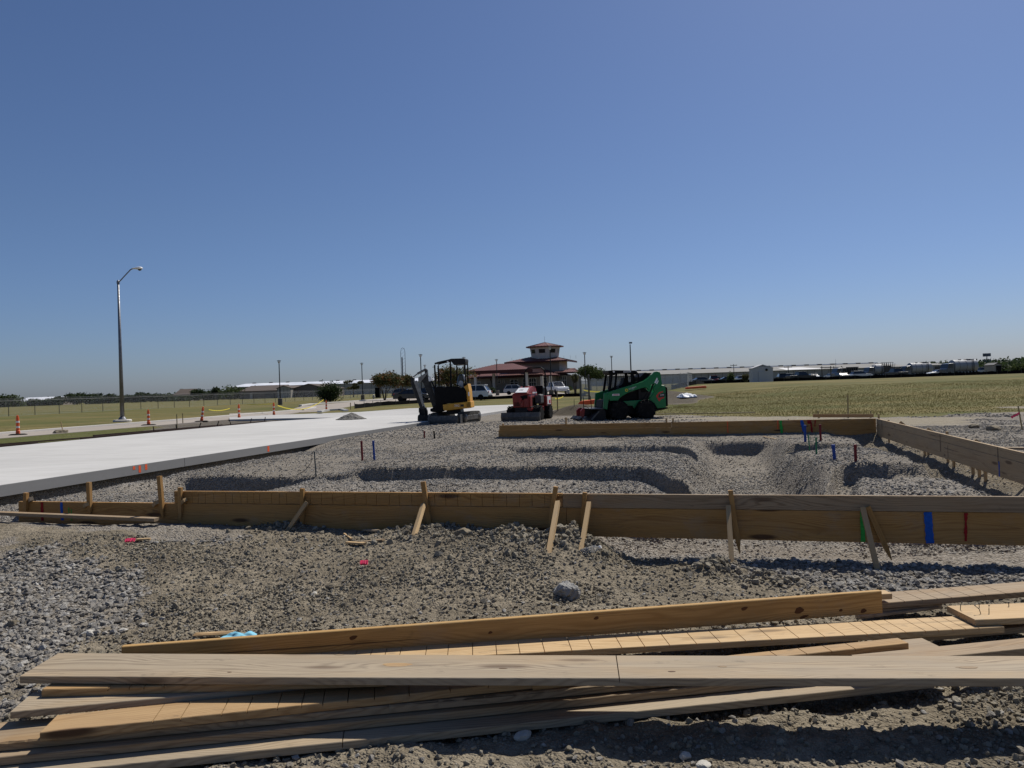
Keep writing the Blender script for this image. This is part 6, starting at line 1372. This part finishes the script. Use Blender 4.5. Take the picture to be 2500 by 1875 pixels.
def win(x0, x1, z0, z1, y, nx_=2, arch=False, name='window'):
    mb = MB(); mb.bb(x0-.12, x1+.12, y-.06, y-.002, z0-.10, z1+.12); f = mb.build(name, M['stucco_light'], tb); mb = MB(); mb.bb(x0, x1, y-.075, y-.062, z0, z1); g = mb.build('pane', M['window_dark'], f)
    mb = MB()
    for i in range(1, nx_): x_ = x0+(x1-x0)*i/nx_; mb.bb(x_-.04, x_+.04, y-.09, y-.077, z0, z1)
    zz = z0+(z1-z0)*.62; mb.bb(x0, x1, y-.09, y-.078, zz-.04, zz+.04)
    if arch: mb.bb(x0, x0+.18, y-.088, y-.077, z1-.16, z1); mb.bb(x1-.18, x1, y-.088, y-.077, z1-.16, z1)
    mb.build('frame', M['frame_white'], f)
ez = hz_(917)                               # eaves of the low wings
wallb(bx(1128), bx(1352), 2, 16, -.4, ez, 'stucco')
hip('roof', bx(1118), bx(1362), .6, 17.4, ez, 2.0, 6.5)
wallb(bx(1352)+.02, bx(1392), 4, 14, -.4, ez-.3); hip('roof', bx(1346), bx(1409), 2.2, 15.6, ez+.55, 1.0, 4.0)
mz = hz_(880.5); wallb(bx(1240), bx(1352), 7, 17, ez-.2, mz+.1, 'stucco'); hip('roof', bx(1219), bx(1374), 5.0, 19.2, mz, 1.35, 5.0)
wallb(bx(1352)+.01, bx(1352)+.06, 7.05, 16.95, ez+.3, mz, 'stucco_light', 'side_wall_lit_tone')  # thin pale sheet: sunlight on the right face put into its colour
for y_ in (9.0, 11.0, 13.5): mb = MB(); mb.bb(bx(1352)+.065, bx(1352)+.1, y_-.3, y_+.3, ez+1.0, ez+1.7); mb.build('window', M['window_dark'], tb)
# entrance canopy
pz = hz_(903); hip('canopy_roof', bx(1164), bx(1324), -9.5, 2.5, pz, 1.55, 6.0, fas=.75)
for px, y_ in ((1188, -8.6), (1219.5, -4.5), (1308, -8.6), (1330, -3.0), (1347, -1.5)): mb = MB(); w_ = .29; mb.bb(bx(px)-w_, bx(px)+w_, y_-w_, y_+w_, -.3, pz-.7 if px < 1325 else ez-.3); mb.bb(bx(px)-w_-.08, bx(px)+w_+.08, y_-w_-.08, y_+w_+.08, -.3, .35); mb.build('column', M['stucco_light'], tb)
mb = MB(); mb.tube([(bx(1192), 1.7, ez-.4), (bx(1196), 1.7, ez-1.5), (bx(1197), 1.7, 0)], .10, 8); mb.build('drain_pipe', M['dark_metal'], tb)
mb = MB(); mb.bb(bx(1128), bx(1352), 1.2, 1.9, ez-.05, ez+.16); mb.build('gutter', M['roof_red'], tb)
for a in ((1151.5, 1165, 933, 928), (1210, 1216.5, 932, 926), (1223, 1225.5, 932, 926)): win(bx(a[0]), bx(a[1]), hz_(a[2]), hz_(a[3]), 2, 1)
win(bx(1241.5), bx(1259.5), hz_(942), hz_(926), 2, 2, True); win(bx(1273), bx(1283), hz_(949), hz_(925), 2, 2); win(bx(1288), bx(1304), hz_(949), hz_(924), 2, 3, True, 'door'); win(bx(1318), bx(1331), hz_(938), hz_(923), 2, 3, True)
win(bx(1357), bx(1373), hz_(947), hz_(921), 4, 4)
# tower
tz0, tz1 = hz_(872, 1308)-1.2, hz_(843, 1308); tx, ty = bx(1307.5), 11.5; rb_, rt_ = 3.35, 3.55
def octo(r, z, n_=8): return [(tx+r*math.cos(math.pi/8+k*math.pi/4), ty+r*math.sin(math.pi/8+k*math.pi/4), z) for k in range(n_)]
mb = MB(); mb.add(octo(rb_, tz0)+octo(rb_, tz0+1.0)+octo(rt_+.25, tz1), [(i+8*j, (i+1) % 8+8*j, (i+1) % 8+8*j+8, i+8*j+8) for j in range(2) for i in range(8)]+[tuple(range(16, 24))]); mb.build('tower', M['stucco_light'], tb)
for k in range(8):
    a = octo(rb_, tz0+1.0)[k], octo(rb_, tz0+1.0)[(k+1) % 8]; b = octo(rt_+.25, tz1)[k], octo(rt_+.25, tz1)[(k+1) % 8]
    P = [Vector(q) for q in (a[0], a[1], b[1], b[0])]
    def at(u, v_): return (P[0]*(1-u)+P[1]*u)*(1-v_)+(P[3]*(1-u)+P[2]*u)*v_
    nrm = (P[1]-P[0]).cross(P[3]-P[0]).normalized()
    q = [at(*uv)+nrm*.05 for uv in ((.22, .50), (.78, .50), (.78, .82), (.22, .82))]; mb = MB(); mb.add([p_ for p_ in q]+[p_-nrm*.04 for p_ in q], [(0, 1, 2, 3), (0, 4, 5, 1), (1, 5, 6, 2), (2, 6, 7, 3), (3, 7, 4, 0)]); mb.build('tower_window', M['window_dark'], tb)
er = 4.75; mb = MB(); o8 = octo(er, tz1-.05); mb.add(o8+octo(er, tz1+.18)+[(tx, ty, tz1+1.25)], [tuple(range(8))[::-1]]+[(i, (i+1) % 8, (i+1) % 8+8, i+8) for i in range(8)]+[(i+8, (i+1) % 8+8, 16) for i in range(8)]); tr_ = mb.build('tower_roof', M['roof_red'], tb)
mb = MB()
for k in range(8):
    for f in (.0, .25, .5, .75): p_ = Vector(octo(er, tz1+.2)[k])*(1-f)+Vector(octo(er, tz1+.2)[(k+1) % 8])*f; mb.bar(p_, p_+(Vector((tx, ty, tz1+1.27))-p_)*(1 if f == 0 else (.5 if f == .5 else .45)), .06, .06)
so = mb.build('roof_seams', M['roof_red'], tr_); so['kind'] = 'stuff'
mb = MB(); mb.tube([(tx, ty, tz1+1.2), (tx, ty, tz1+2.7)], .025, 5)
for px in (1225, 1358, 1374, 1388): mb.tube([(bx(px), 10, mz+.3), (bx(px), 10, mz+1.2)], .02, 4)
mb.build('lightning_rods', M['dark_metal'], tb)

# ------------------------------------------------------------------ sheds, hangars and the long warehouse
def gable(name, label, x0, x1, y0, y1, zw, zr, z0, wall, roof, ridge_x=True, panels=0, doors=(), cat='building', eave=.3, vents=0):
    root = thing(name, label, cat, ((x0+x1)/2, y0, z0)); cx = (x0+x1)/2
    X0, X1, Y1 = x0-cx, x1-cx, y1-y0
    w_ = MB()
    if ridge_x: w_.bb(X0, X1, 0, Y1, -.5, zw)
    else:
        xm = (X0+X1)/2; w_.prof([(X0, -.5), (X1, -.5), (X1, zw), (xm, zr-.1), (X0, zw)], 0, Y1)
    w_.build('wall', M[wall], root); r_ = MB()
    if ridge_x: ym = Y1/2; r_.add([(X0-eave, -eave, zw), (X1+eave, -eave, zw), (X1+eave, ym, zr), (X0-eave, ym, zr), (X0-eave, Y1+eave, zw), (X1+eave, Y1+eave, zw), (X0-eave, -eave, zw+.15), (X1+eave, -eave, zw+.15), (X1+eave, ym, zr+.15), (X0-eave, ym, zr+.15), (X0-eave, Y1+eave, zw+.15), (X1+eave, Y1+eave, zw+.15)], [(0, 1, 2, 3), (3, 2, 5, 4), (6, 7, 8, 9), (9, 8, 11, 10), (0, 1, 7, 6), (4, 5, 11, 10), (1, 2, 8, 7), (2, 5, 11, 8), (0, 3, 9, 6), (3, 4, 10, 9)])
    else: xm = (X0+X1)/2; r_.prof([(X0-eave, zw-.1), (xm, zr), (X1+eave, zw-.1), (X1+eave, zw+.05), (xm, zr+.15), (X0-eave, zw+.05)], -eave, Y1+eave)
    ro = r_.build('roof', M[roof], root)
    if panels:
        m_ = MB()
        for i in range(panels+1): x_ = X0+(X1-X0)*i/panels; m_.bb(x_-.06, x_+.06, -.04, -.003, -.3, zw-.02)
        m_.build('wall_joints', M['grey_paint'], root)
    for (dx0, dx1, dz0, dz1, dm) in doors: m_ = MB(); m_.bb(dx0-cx, dx1-cx, -.09, -.045, dz0, dz1); m_.build('door' if dz0 < .5 else 'window', M[dm], root)
    for i in range(vents): x_ = X0+(X1-X0)*(i+.5)/vents; MB().bb(x_-.8, x_+.8, Y1/2-.5, Y1/2+.5, zr+.1, zr+.55).build('roof_vent', M['grey_paint'], ro)
    return root
def wx(px, Y): return (px-1250)/FPX*Y
gable('warehouse', 'very long low warehouse with pale metal roof behind the right field', wx(1470, 250), wx(2232, 250), 250, 300, 3.0, 4.75, .9, 'metal_wall', 'grey_roof', True, 44, [(wx(1953, 250), wx(1968, 250), 0, 2.6, 'car_black'), (wx(2032, 250), wx(2050, 250), 0, 1.9, 'car_black'), (wx(1745, 250), wx(1757, 250), 0, 1.6, 'dark_metal')], vents=22)
o = bpy.data.objects['warehouse']; strip_roof = MB(); strip_roof.bb(wx(1470, 250)-o.location.x, wx(2232, 250)-o.location.x, 24.6, 25.4, 4.86, 5.2); strip_roof.build('ridge_cap', M['white_roof'], o)
mb = MB(); xa, xb = wx(1920, 250)-o.location.x, wx(2015, 250)-o.location.x; mb.add([(xa, -.35, 3.17), (xb, -.35, 3.17), (xb-3, 14, 4.17), (xa+2, 14, 4.17), (xa, -.35, 3.2), (xb, -.35, 3.2), (xb-3, 14, 4.2), (xa+2, 14, 4.2)], [(4, 5, 6, 7), (0, 1, 5, 4), (1, 2, 6, 5), (2, 3, 7, 6), (3, 0, 4, 7), (3, 2, 1, 0)]); mb.build('roof_patch', M['metal_wall_pale'], o)
gable('barn', 'smaller grey metal barn with dark open bay beside the tankers', wx(2268, 235), wx(2315, 235), 235, 250, 3.0, 3.6, .9, 'metal_wall_pale', 'grey_roof', True, 4, [(wx(2282, 235), wx(2314, 235), 0, 2.7, 'car_black')])
sh = gable('pump_shed', 'windowless pale grey box shed standing at the edge of the right field', wx(1838, 112), wx(1888, 112), 112, 113.6, 2.20, 2.62, .95, 'metal_wall_pale', 'metal_wall_pale', False, 0, [(wx(1852, 112), wx(1866, 112), 0.05, 1.7, 'metal_wall_pale')], 'shed', .05)
mb = MB(); mb.lathe([(.20, 0), (.20, .05)], 12, Matrix.Translation((.55, -.05, 1.95)) @ Matrix.Rotation(R(90), 4, 'X')); mb.build('wall_lamp', M['dark_metal'], sh)
gable('hut', 'narrow dark open hut at the far right edge before the trees', wx(2427, 150), wx(2446, 150), 150, 153, 2.0, 2.35, .75, 'metal_wall', 'grey_paint', False, 0, [(wx(2432, 150), wx(2445, 150), 0, 1.9, 'black')], 'hut', .1)
gable('hangar', 'long low brown building at left, nearest the trees', wx(585, 260), wx(676, 260), 260, 285, 2.6, 4.6, .2, 'brown_wall', 'brown_roof', True, 10, [(wx(610, 260), wx(616, 260), 0, 2, 'metal_wall'), (wx(646, 260), wx(672, 260), 0, 2.2, 'grey_paint')])
gable('hangar', 'beige gable fronted part between the two brown hangars', wx(676, 258)+.1, wx(709, 258), 258, 280, 3.4, 4.2, .2, 'metal_wall', 'brown_roof', False, 4)
gable('hangar', 'wide brown gabled hangar with two dark windows left of the round bush', wx(709, 262)+.1, wx(796, 262), 262, 290, 2.9, 4.6, .2, 'brown_wall', 'brown_roof', False, 0, [(wx(729, 262), wx(737, 262), .9, 2.0, 'glass'), (wx(768, 262), wx(776, 262), .9, 2.0, 'glass'), (wx(722, 262), wx(724, 262), 0, 1.5, 'black')])
gable('warehouse', 'long white roofed warehouse rising behind the brown hangars', wx(560, 330), wx(1080, 330), 330, 372, 5.0, 6.6, .2, 'metal_wall', 'white_roof', True, 24, [], vents=12)
gable('farmhouse', 'house with bright white roof among the trees at far left', wx(38, 270), wx(128, 270), 270, 284, 2.0, 3.6, -.4, 'stucco', 'white_roof', True, 0, [(wx(70, 270), wx(76, 270), .6, 1.4, 'glass')])
gable('house', 'house with grey roof half hidden by trees left of the hangars', wx(425, 280), wx(462, 280), 280, 292, 2.2, 4.4, .2, 'stucco', 'brown_roof', True, 0, [(wx(440, 280), wx(445, 280), .6, 1.6, 'glass')])
tag(MB().bb(wx(915, 150), wx(926, 150), 150, 151.5, .1, 2.3).build('utility_box', M['silt']), 'dark utility cabinet behind the trunk of the crape myrtle', 'cabinet')
# poles and masts
def mast(name, label, cat, px, y0, Y, w_, parts_):
    p = D(px, y0, Y); g = Hz(p.x, p.y); h = p.z-g; root = thing(name, label, cat, (p.x, p.y, g)); parts_(root, h, w_); return root
def f_lattice(root, h, w_):
    for x_ in (-.55, .55): MB().tube([(x_, 0, 0), (x_, 0, h-1)], .06, 6).build('leg', M['steel_pole'], root)
    mb = MB(); mb.tube([(-.55, 0, h-1), (-.4, 0, h-.3), (0, 0, h), (.4, 0, h-.3), (.55, 0, h-1)], .05, 6)
    for i in range(14): z_ = h*i/14; mb.bar((-.55, 0, z_), (.55, 0, z_+h/14), .03, .03)
    mb.build('bracing', M['steel_pole'], root); MB().tube([(-.25, .1, 0), (-.25, .1, h*.80)], .16, 8).build('antenna_mast', M['steel_pole'], root)
mast('antenna_tower', 'slender lattice antenna tower behind the crape myrtles', 'antenna', 983, 849, 190, 1, f_lattice)
def f_cell(root, h, w_):
    MB().tube([(0, 0, 0), (0, 0, h)], .35, 8, .2).build('pole', M['steel_pole'], root); mb = MB()
    for z_ in (h-.8, h-4.2):
        for k in range(8): a = k*math.pi/4; mb.bb(1.7*math.cos(a)-.3, 1.7*math.cos(a)+.3, 1.7*math.sin(a)-.1, 1.7*math.sin(a)+.1, z_-.9, z_+.9); mb.bar((0, 0, z_), (1.7*math.cos(a), 1.7*math.sin(a), z_), .1, .1)
    mb.build('antenna_panels', M['steel_pole'], root)
mast('cell_tower', 'cell tower with two rings of antennas above the right woods', 'antenna', 2409, 863, 420, 1, f_cell)
def f_pole(root, h, w_):
    MB().tube([(0, 0, 0), (0, 0, h)], .13, 7, .09).build('pole', M['bark'], root); MB().bb(-1.1, 1.1, -.06, .06, h-.5, h-.35).build('crossarm', M['bark'], root)
    mb = MB(); [mb.lathe([(.06, h-.35), (.05, h-.15)], 6, Matrix.Translation((x_, 0, 0))) for x_ in (-1, -.5, .5, 1)]; mb.build('insulators', M['steel_pole'], root)
for px, y0, Y, lab in ((1924, 893, 200, 'power pole with crossarm before the long warehouse'), (1791, 889, 240, 'power pole with transformer left of the pale shed'), (2432, 877, 300, 'power pole in front of the right woods'), (336, 957, 300, 'power pole among the trees right of the street lamp'), (758, 939, 420, 'left one of two far power poles above the white warehouse roof'), (770, 940, 420, 'right one of two far power poles above the white warehouse roof'), (508, 950, 420, 'far power pole between the pointed trees')):
    mast('power_pole', lab, 'power pole', px, y0, Y, 1, f_pole)
def f_gantry(root, h, w_):
    for x_ in (-.9, .9): MB().tube([(x_, 0, 0), (x_, 0, h)], .08, 6).build('post', M['bark'], root)
    MB().bb(-1.2, 1.2, -.08, .08, h-.35, h-.2).build('crossbeam', M['bark'], root)
mast('gantry', 'two-legged wooden gantry before the warehouse, left of the white tractor truck', 'gantry', 2017, 894, 150, 1, f_gantry)
mast('gantry', 'smaller two-legged gantry just left of the white tractor cab', 'gantry', 2045, 894, 170, 1, f_gantry)
def f_whip(root, h, w_): MB().tube([(0, 0, 0), (0, 0, h*.7), (0, 0, h)], .08, 6, .03).build('mast', M['steel_pole'], root); MB().bb(-.2, .2, -.05, .05, h*.75, h*.78).build('crossarm', M['steel_pole'], root)
mast('radio_mast', 'thin radio mast above the warehouse roof', 'antenna', 2040, 877, 250, 1, f_whip)
p = D(955, 974, 112); hy = thing('fire_hydrant', 'small pale hydrant before the crape myrtle trunk', 'hydrant', (wx(911.5, 118), 118, .17)); MB().lathe([(.22, 0), (.22, .06), (.14, .08), (.14, .65), (.17, .68), (.12, .82), (.001, .9)], 12).build('body', M['rail'], hy); MB().tube([(-.28, 0, .5), (.28, 0, .5)], .07, 8).build('outlet', M['rail'], hy)
hy = copy_tree(hy, (wx(1387, 92), 92, .17), 0, 1, 'pale hydrant on the grass right of the red machine')

# ------------------------------------------------------------------ trees and shrubs
def leafmat(name, a, b, c_=None):
    n = NT(name); v = n.coord(); k = n.noise(v, 1.6, 3, .6); gi = n.n('ShaderNodeNewGeometry').outputs['Random Per Island']
    c = n.mix(n.rng(k, .35, .65), a, b); c = n.mix(n.math('MULTIPLY', gi, .5), c, tuple(x*.5 for x in a))
    if c_: c = n.mix(n.rng(n.noise(v, .9, 3), .50, .64), c, c_)
    tr = n.n('ShaderNodeBsdfTranslucent'); n.set(tr.inputs[0], c); mx = n.n('ShaderNodeMixShader'); mx.inputs[0].default_value = .35
    n.fin(c, .7, .2); n.t.links.new(n.b.outputs[0], mx.inputs[1]); n.t.links.new(tr.outputs[0], mx.inputs[2]); n.t.links.new(mx.outputs[0], n.t.nodes['Material Output'].inputs['Surface']); return n.m
M['leaf'] = leafmat('green_leaves', (.050, .078, .024), (.085, .105, .034)); M['leaf_dark'] = leafmat('dark_green_leaves', (.028, .048, .018), (.052, .072, .026))
M['leaf_rust'] = leafmat('rusty_leaves', (.060, .070, .024), (.095, .088, .030), (.17, .075, .028)); M['leaf_dry'] = leafmat('olive_leaves', (.075, .080, .035), (.12, .11, .05))
def crown_mesh(blobs, n_, size, seed):
    rg = np.random.default_rng(seed); b = np.array(blobs, float); vol = b[:, 3]*b[:, 4]*b[:, 5]; pick = rg.choice(len(b), n_, p=vol/vol.sum())
    d = rg.normal(size=(n_, 3)); d /= np.linalg.norm(d, axis=1)[:, None]; rad = rg.random(n_)**.42*(1+.18*rg.normal(size=n_))
    clump = np.round(d*2.2)*.12; P = b[pick, :3]+(d+clump*rg.random((n_, 1)))*rad[:, None]*b[pick, 3:6]
    a = rg.normal(size=(n_, 3)); a /= np.linalg.norm(a, axis=1)[:, None]; c = np.cross(a, rg.normal(size=(n_, 3))); c /= np.linalg.norm(c, axis=1)[:, None]
    s_ = size*rg.uniform(.5, 1.3, (n_, 1)); vs = np.stack([P-a*s_-c*s_*.5, P+a*s_-c*s_*.5, P+a*s_+c*s_*.5, P-a*s_+c*s_*.5], 1).reshape(-1, 3)
    me = bpy.data.meshes.new('crown'); me.vertices.add(n_*4); me.vertices.foreach_set('co', vs.astype(np.float32).ravel()); me.loops.add(n_*4); me.loops.foreach_set('vertex_index', np.arange(n_*4, dtype=np.int32)); me.polygons.add(n_); me.polygons.foreach_set('loop_start', np.arange(0, n_*4, 4, dtype=np.int32)); me.polygons.foreach_set('loop_total', np.full(n_, 4, np.int32)); me.update(); return me
def trunk(kind, h, w_, seed):
    rr = random.Random(seed); mb = MB()
    if kind == 'multi':
        for k in range(6): a = k*1.05+rr.uniform(-.3, .3); r_ = w_*.30*rr.uniform(.6, 1.1); mb.tube([(.08*math.cos(a), .08*math.sin(a), 0), (.2*r_*math.cos(a)+.1*math.cos(a), .2*r_*math.sin(a), h*.28), (.6*r_*math.cos(a), .6*r_*math.sin(a), h*.5), (r_*math.cos(a), r_*math.sin(a), h*.75)], .075, 6, .025)
    else:
        mb.tube([(0, 0, -.1), (.03*h*.1, 0, h*.3), (0, .02, h*.55), (.05, 0, h*.8)], .035*h+.03, 8, .03)
        for k in range(5): a = rr.uniform(0, 6.28); z_ = h*rr.uniform(.3, .55); mb.tube([(0, 0, z_), (w_*.16*math.cos(a), w_*.16*math.sin(a), z_+h*.14), (w_*.32*math.cos(a), w_*.32*math.sin(a), z_+h*.26)], .014*h+.02, 6, .02)
    return mb
def tree(name, label, px, Y, ytop, wpx, kind, mat, n_, size, seed, base=None, zlo=.42, group=None, cat='tree', tk='single'):
    p = D(px, ytop, Y); g = Hz(p.x, p.y) if base is None else base; h = p.z-g; w_ = wpx*Y/FPX
    root = thing(name, label, cat, (p.x, p.y, g), 0, group); rr = random.Random(seed); bl = []
    if kind == 'round': bl = [(0, 0, h*.5, w_*.46, w_*.46, h*.46), (w_*.12, 0, h*.6, w_*.36, w_*.36, h*.36), (-w_*.14, .1, h*.45, w_*.34, w_*.34, h*.36)]
    elif kind == 'vase':
        for k in range(9): a = rr.uniform(0, 6.28); r_ = rr.uniform(.1, .32)*w_; bl.append((r_*math.cos(a), r_*math.sin(a), h*rr.uniform(.58, .80), w_*rr.uniform(.15, .22), w_*.19, h*rr.uniform(.12, .20)))
    elif kind == 'sparse':
        for k in range(12): a = rr.uniform(0, 6.28); r_ = rr.uniform(.1, .42)*w_; bl.append((r_*math.cos(a), r_*math.sin(a), h*rr.uniform(.4, .92), w_*.10, w_*.10, h*.07))
    else:
        for k in range(9): a = k*2.4+rr.uniform(-.4, .4); r_ = rr.uniform(.12, .36)*w_; bl.append((r_*math.cos(a), r_*math.sin(a), h*rr.uniform(zlo, .82), w_*rr.uniform(.20, .30), w_*.24, h*rr.uniform(.14, .22)*(1.25 if zlo < .3 else 1)))
    trunk(tk, h, w_, seed).build('trunk', M['bark'], root); me = crown_mesh(bl, n_, size, seed); link('crown', me, M[mat], root); return root
tree('shrub', 'round dark bush standing alone on the grass by the fence', 804, 112, 935, 56, 'round', 'leaf_dark', 5000, .10, 1, cat='bush', tk='multi')
tree('crape_myrtle', 'many stemmed crape myrtle with wide crown left of the excavator', 937, 110, 903, 96, 'vase', 'leaf_rust', 6000, .11, 2, tk='multi')
tree('crape_myrtle', 'smaller crape myrtle right behind the wide one', 985, 122, 913, 52, 'vase', 'leaf_rust', 3600, .11, 3, tk='multi')
tree('thin_tree', 'thin leaved airy tree between the bush and the crape myrtle', 862, 190, 926, 62, 'sparse', 'leaf_dry', 1700, .16, 4)
tree('rust_tree', 'rusty leaved tree seen through the excavator canopy', 1101, 118, 894, 100, 'broad', 'leaf_rust', 6500, .11, 5, tk='multi')
tree('green_tree', 'green tree right of the terminal beside a lamp post', 1440, 128, 891, 66, 'broad', 'leaf', 5200, .12, 6)
tree('young_tree', 'slim young tree with bare stems in front of the terminal right wing', 1403, 108, 908, 26, 'vase', 'leaf_dry', 900, .10, 7, tk='multi')
tree('shrub', 'low clipped bush at the terminal right wing', 1386, 150, 943, 20, 'round', 'leaf', 1200, .10, 8, cat='bush'); tree('shrub', 'low bush at the terminal wall right of the pickup', 1372, 150, 945, 14, 'round', 'leaf_dark', 900, .10, 9, cat='bush')
tree('shrub', 'low dark bushes under the terminal left window', 1200, 160, 946, 18, 'round', 'leaf_dark', 900, .12, 19, cat='bush')
tree('small_tree', 'small bushy tree before the warehouse left of the pale shed', 1784, 125, 911, 17, 'round', 'leaf', 1400, .10, 10); tree('small_tree', 'ragged shrub touching the left wall of the pale shed', 1819, 118, 914, 17, 'broad', 'leaf_dry', 1000, .10, 11)
FT = 'trees along the left horizon'
ft = [(27, 255, 963, 46, 'broad', 'pointed dark tree at the far left edge'), (8, 250, 974, 26, 'broad', 'low tree cut by the left picture edge'), (78, 300, 966, 50, 'broad', 'low trees rising behind the white roofed house'), (82, 262, 975, 34, 'round', 'bush in front of the white roofed house'),
      (118, 262, 974, 32, 'round', 'second bush in front of the white roofed house, right'), (139, 262, 966, 22, 'broad', 'tree at the right end of the white roof'), (180, 268, 960, 46, 'broad', 'dense tree left of the street lamp, first'), (208, 266, 961, 40, 'broad', 'dense tree left of the street lamp, second'), (236, 268, 958, 44, 'broad', 'tallest dense tree left of the street lamp'),
      (262, 270, 963, 34, 'broad', 'tree just left of the street lamp pole'), (286, 272, 966, 30, 'broad', 'tree behind the street lamp pole'), (320, 276, 962, 34, 'broad', 'low tree right of the street lamp pole'), (352, 276, 958, 36, 'broad', 'tree under the power pole on the left'), (384, 278, 959, 36, 'broad', 'tree left of the grey roofed house'),
      (408, 280, 962, 30, 'broad', 'small tree touching the grey roofed house'), (441, 310, 951, 18, 'broad', 'tree peeking over the grey house roof'), (482, 270, 944, 32, 'broad', 'rounded dark tree taller than its neighbours'), (508, 275, 955, 26, 'broad', 'low tree between the two taller dark trees'), (527, 270, 944, 26, 'broad', 'narrow dark tree left of the broad green one'),
      (555, 285, 950, 30, 'broad', 'low tree under the broad green one, left'), (572, 262, 938, 60, 'broad', 'broad green tree left of the brown hangar'), (594, 275, 946, 30, 'broad', 'tree at the right flank of the broad green one'), (619, 320, 944, 18, 'broad', 'small far tree over the brown hangar roof'), (450, 268, 966, 60, 'round', 'low hedge of bushes below the grey house')]
for i, (px, Y, yt, w_, kd, lab) in enumerate(ft): tree('far_tree', lab, px, Y, yt, w_*1.12, kd, 'leaf' if i in (20, 0) else 'leaf_dark', 1500, .30, 40+i, .1, zlo=.14, group=FT)
# woods beyond the right field
wm = bpy.data.meshes.new; blobs = []
rr = random.Random(12)
for i in range(120):
    px = rr.uniform(2240, 2900); Y = rr.uniform(330, 520); tp = 888-(px-2240)*.040 if px < 2700 else 870; tp += rr.uniform(-2, 7)+(6 if px < 2290 else 0); p = D(px, tp, Y); hh = p.z-.5; blobs.append((p.x, p.y, .5+hh*.5, rr.uniform(6, 11), 7, hh*.5))
me = crown_mesh(blobs, 30000, .7, 77); wd_ = link('woods', me, M['leaf_dark']); tag(wd_, 'dark mass of woods along the right horizon', None, None, 'stuff')
tree('far_tree', 'lighter green tree in front of the right woods at the picture edge', 2490, 260, 888, 46, 'round', 'leaf', 1600, .3, 91, group='trees by the right woods')
tree('far_tree', 'dark tree at the left end of the right woods', 2262, 330, 882, 40, 'broad', 'leaf_dark', 1400, .35, 92, group='trees by the right woods')
blobs = []
for i in range(60): px = rr.uniform(-300, 640); Y = rr.uniform(380, 520); p = D(px, hor(px)-rr.uniform(2, 9), Y); hh = max(1.5, p.z-.2); blobs.append((p.x, p.y, .2+hh*.5, rr.uniform(6, 10), 6, hh*.5))
for i in range(30): px = rr.uniform(780, 1130); Y = rr.uniform(400, 520); p = D(px, hor(px)-rr.uniform(2, 7), Y); hh = max(1.5, p.z-.2); blobs.append((p.x, p.y, .2+hh*.5, rr.uniform(6, 10), 6, hh*.5))
me = crown_mesh(blobs, 14000, .7, 78); wd_ = link('woods', me, M['leaf_dark']); tag(wd_, None, None, None, 'stuff')
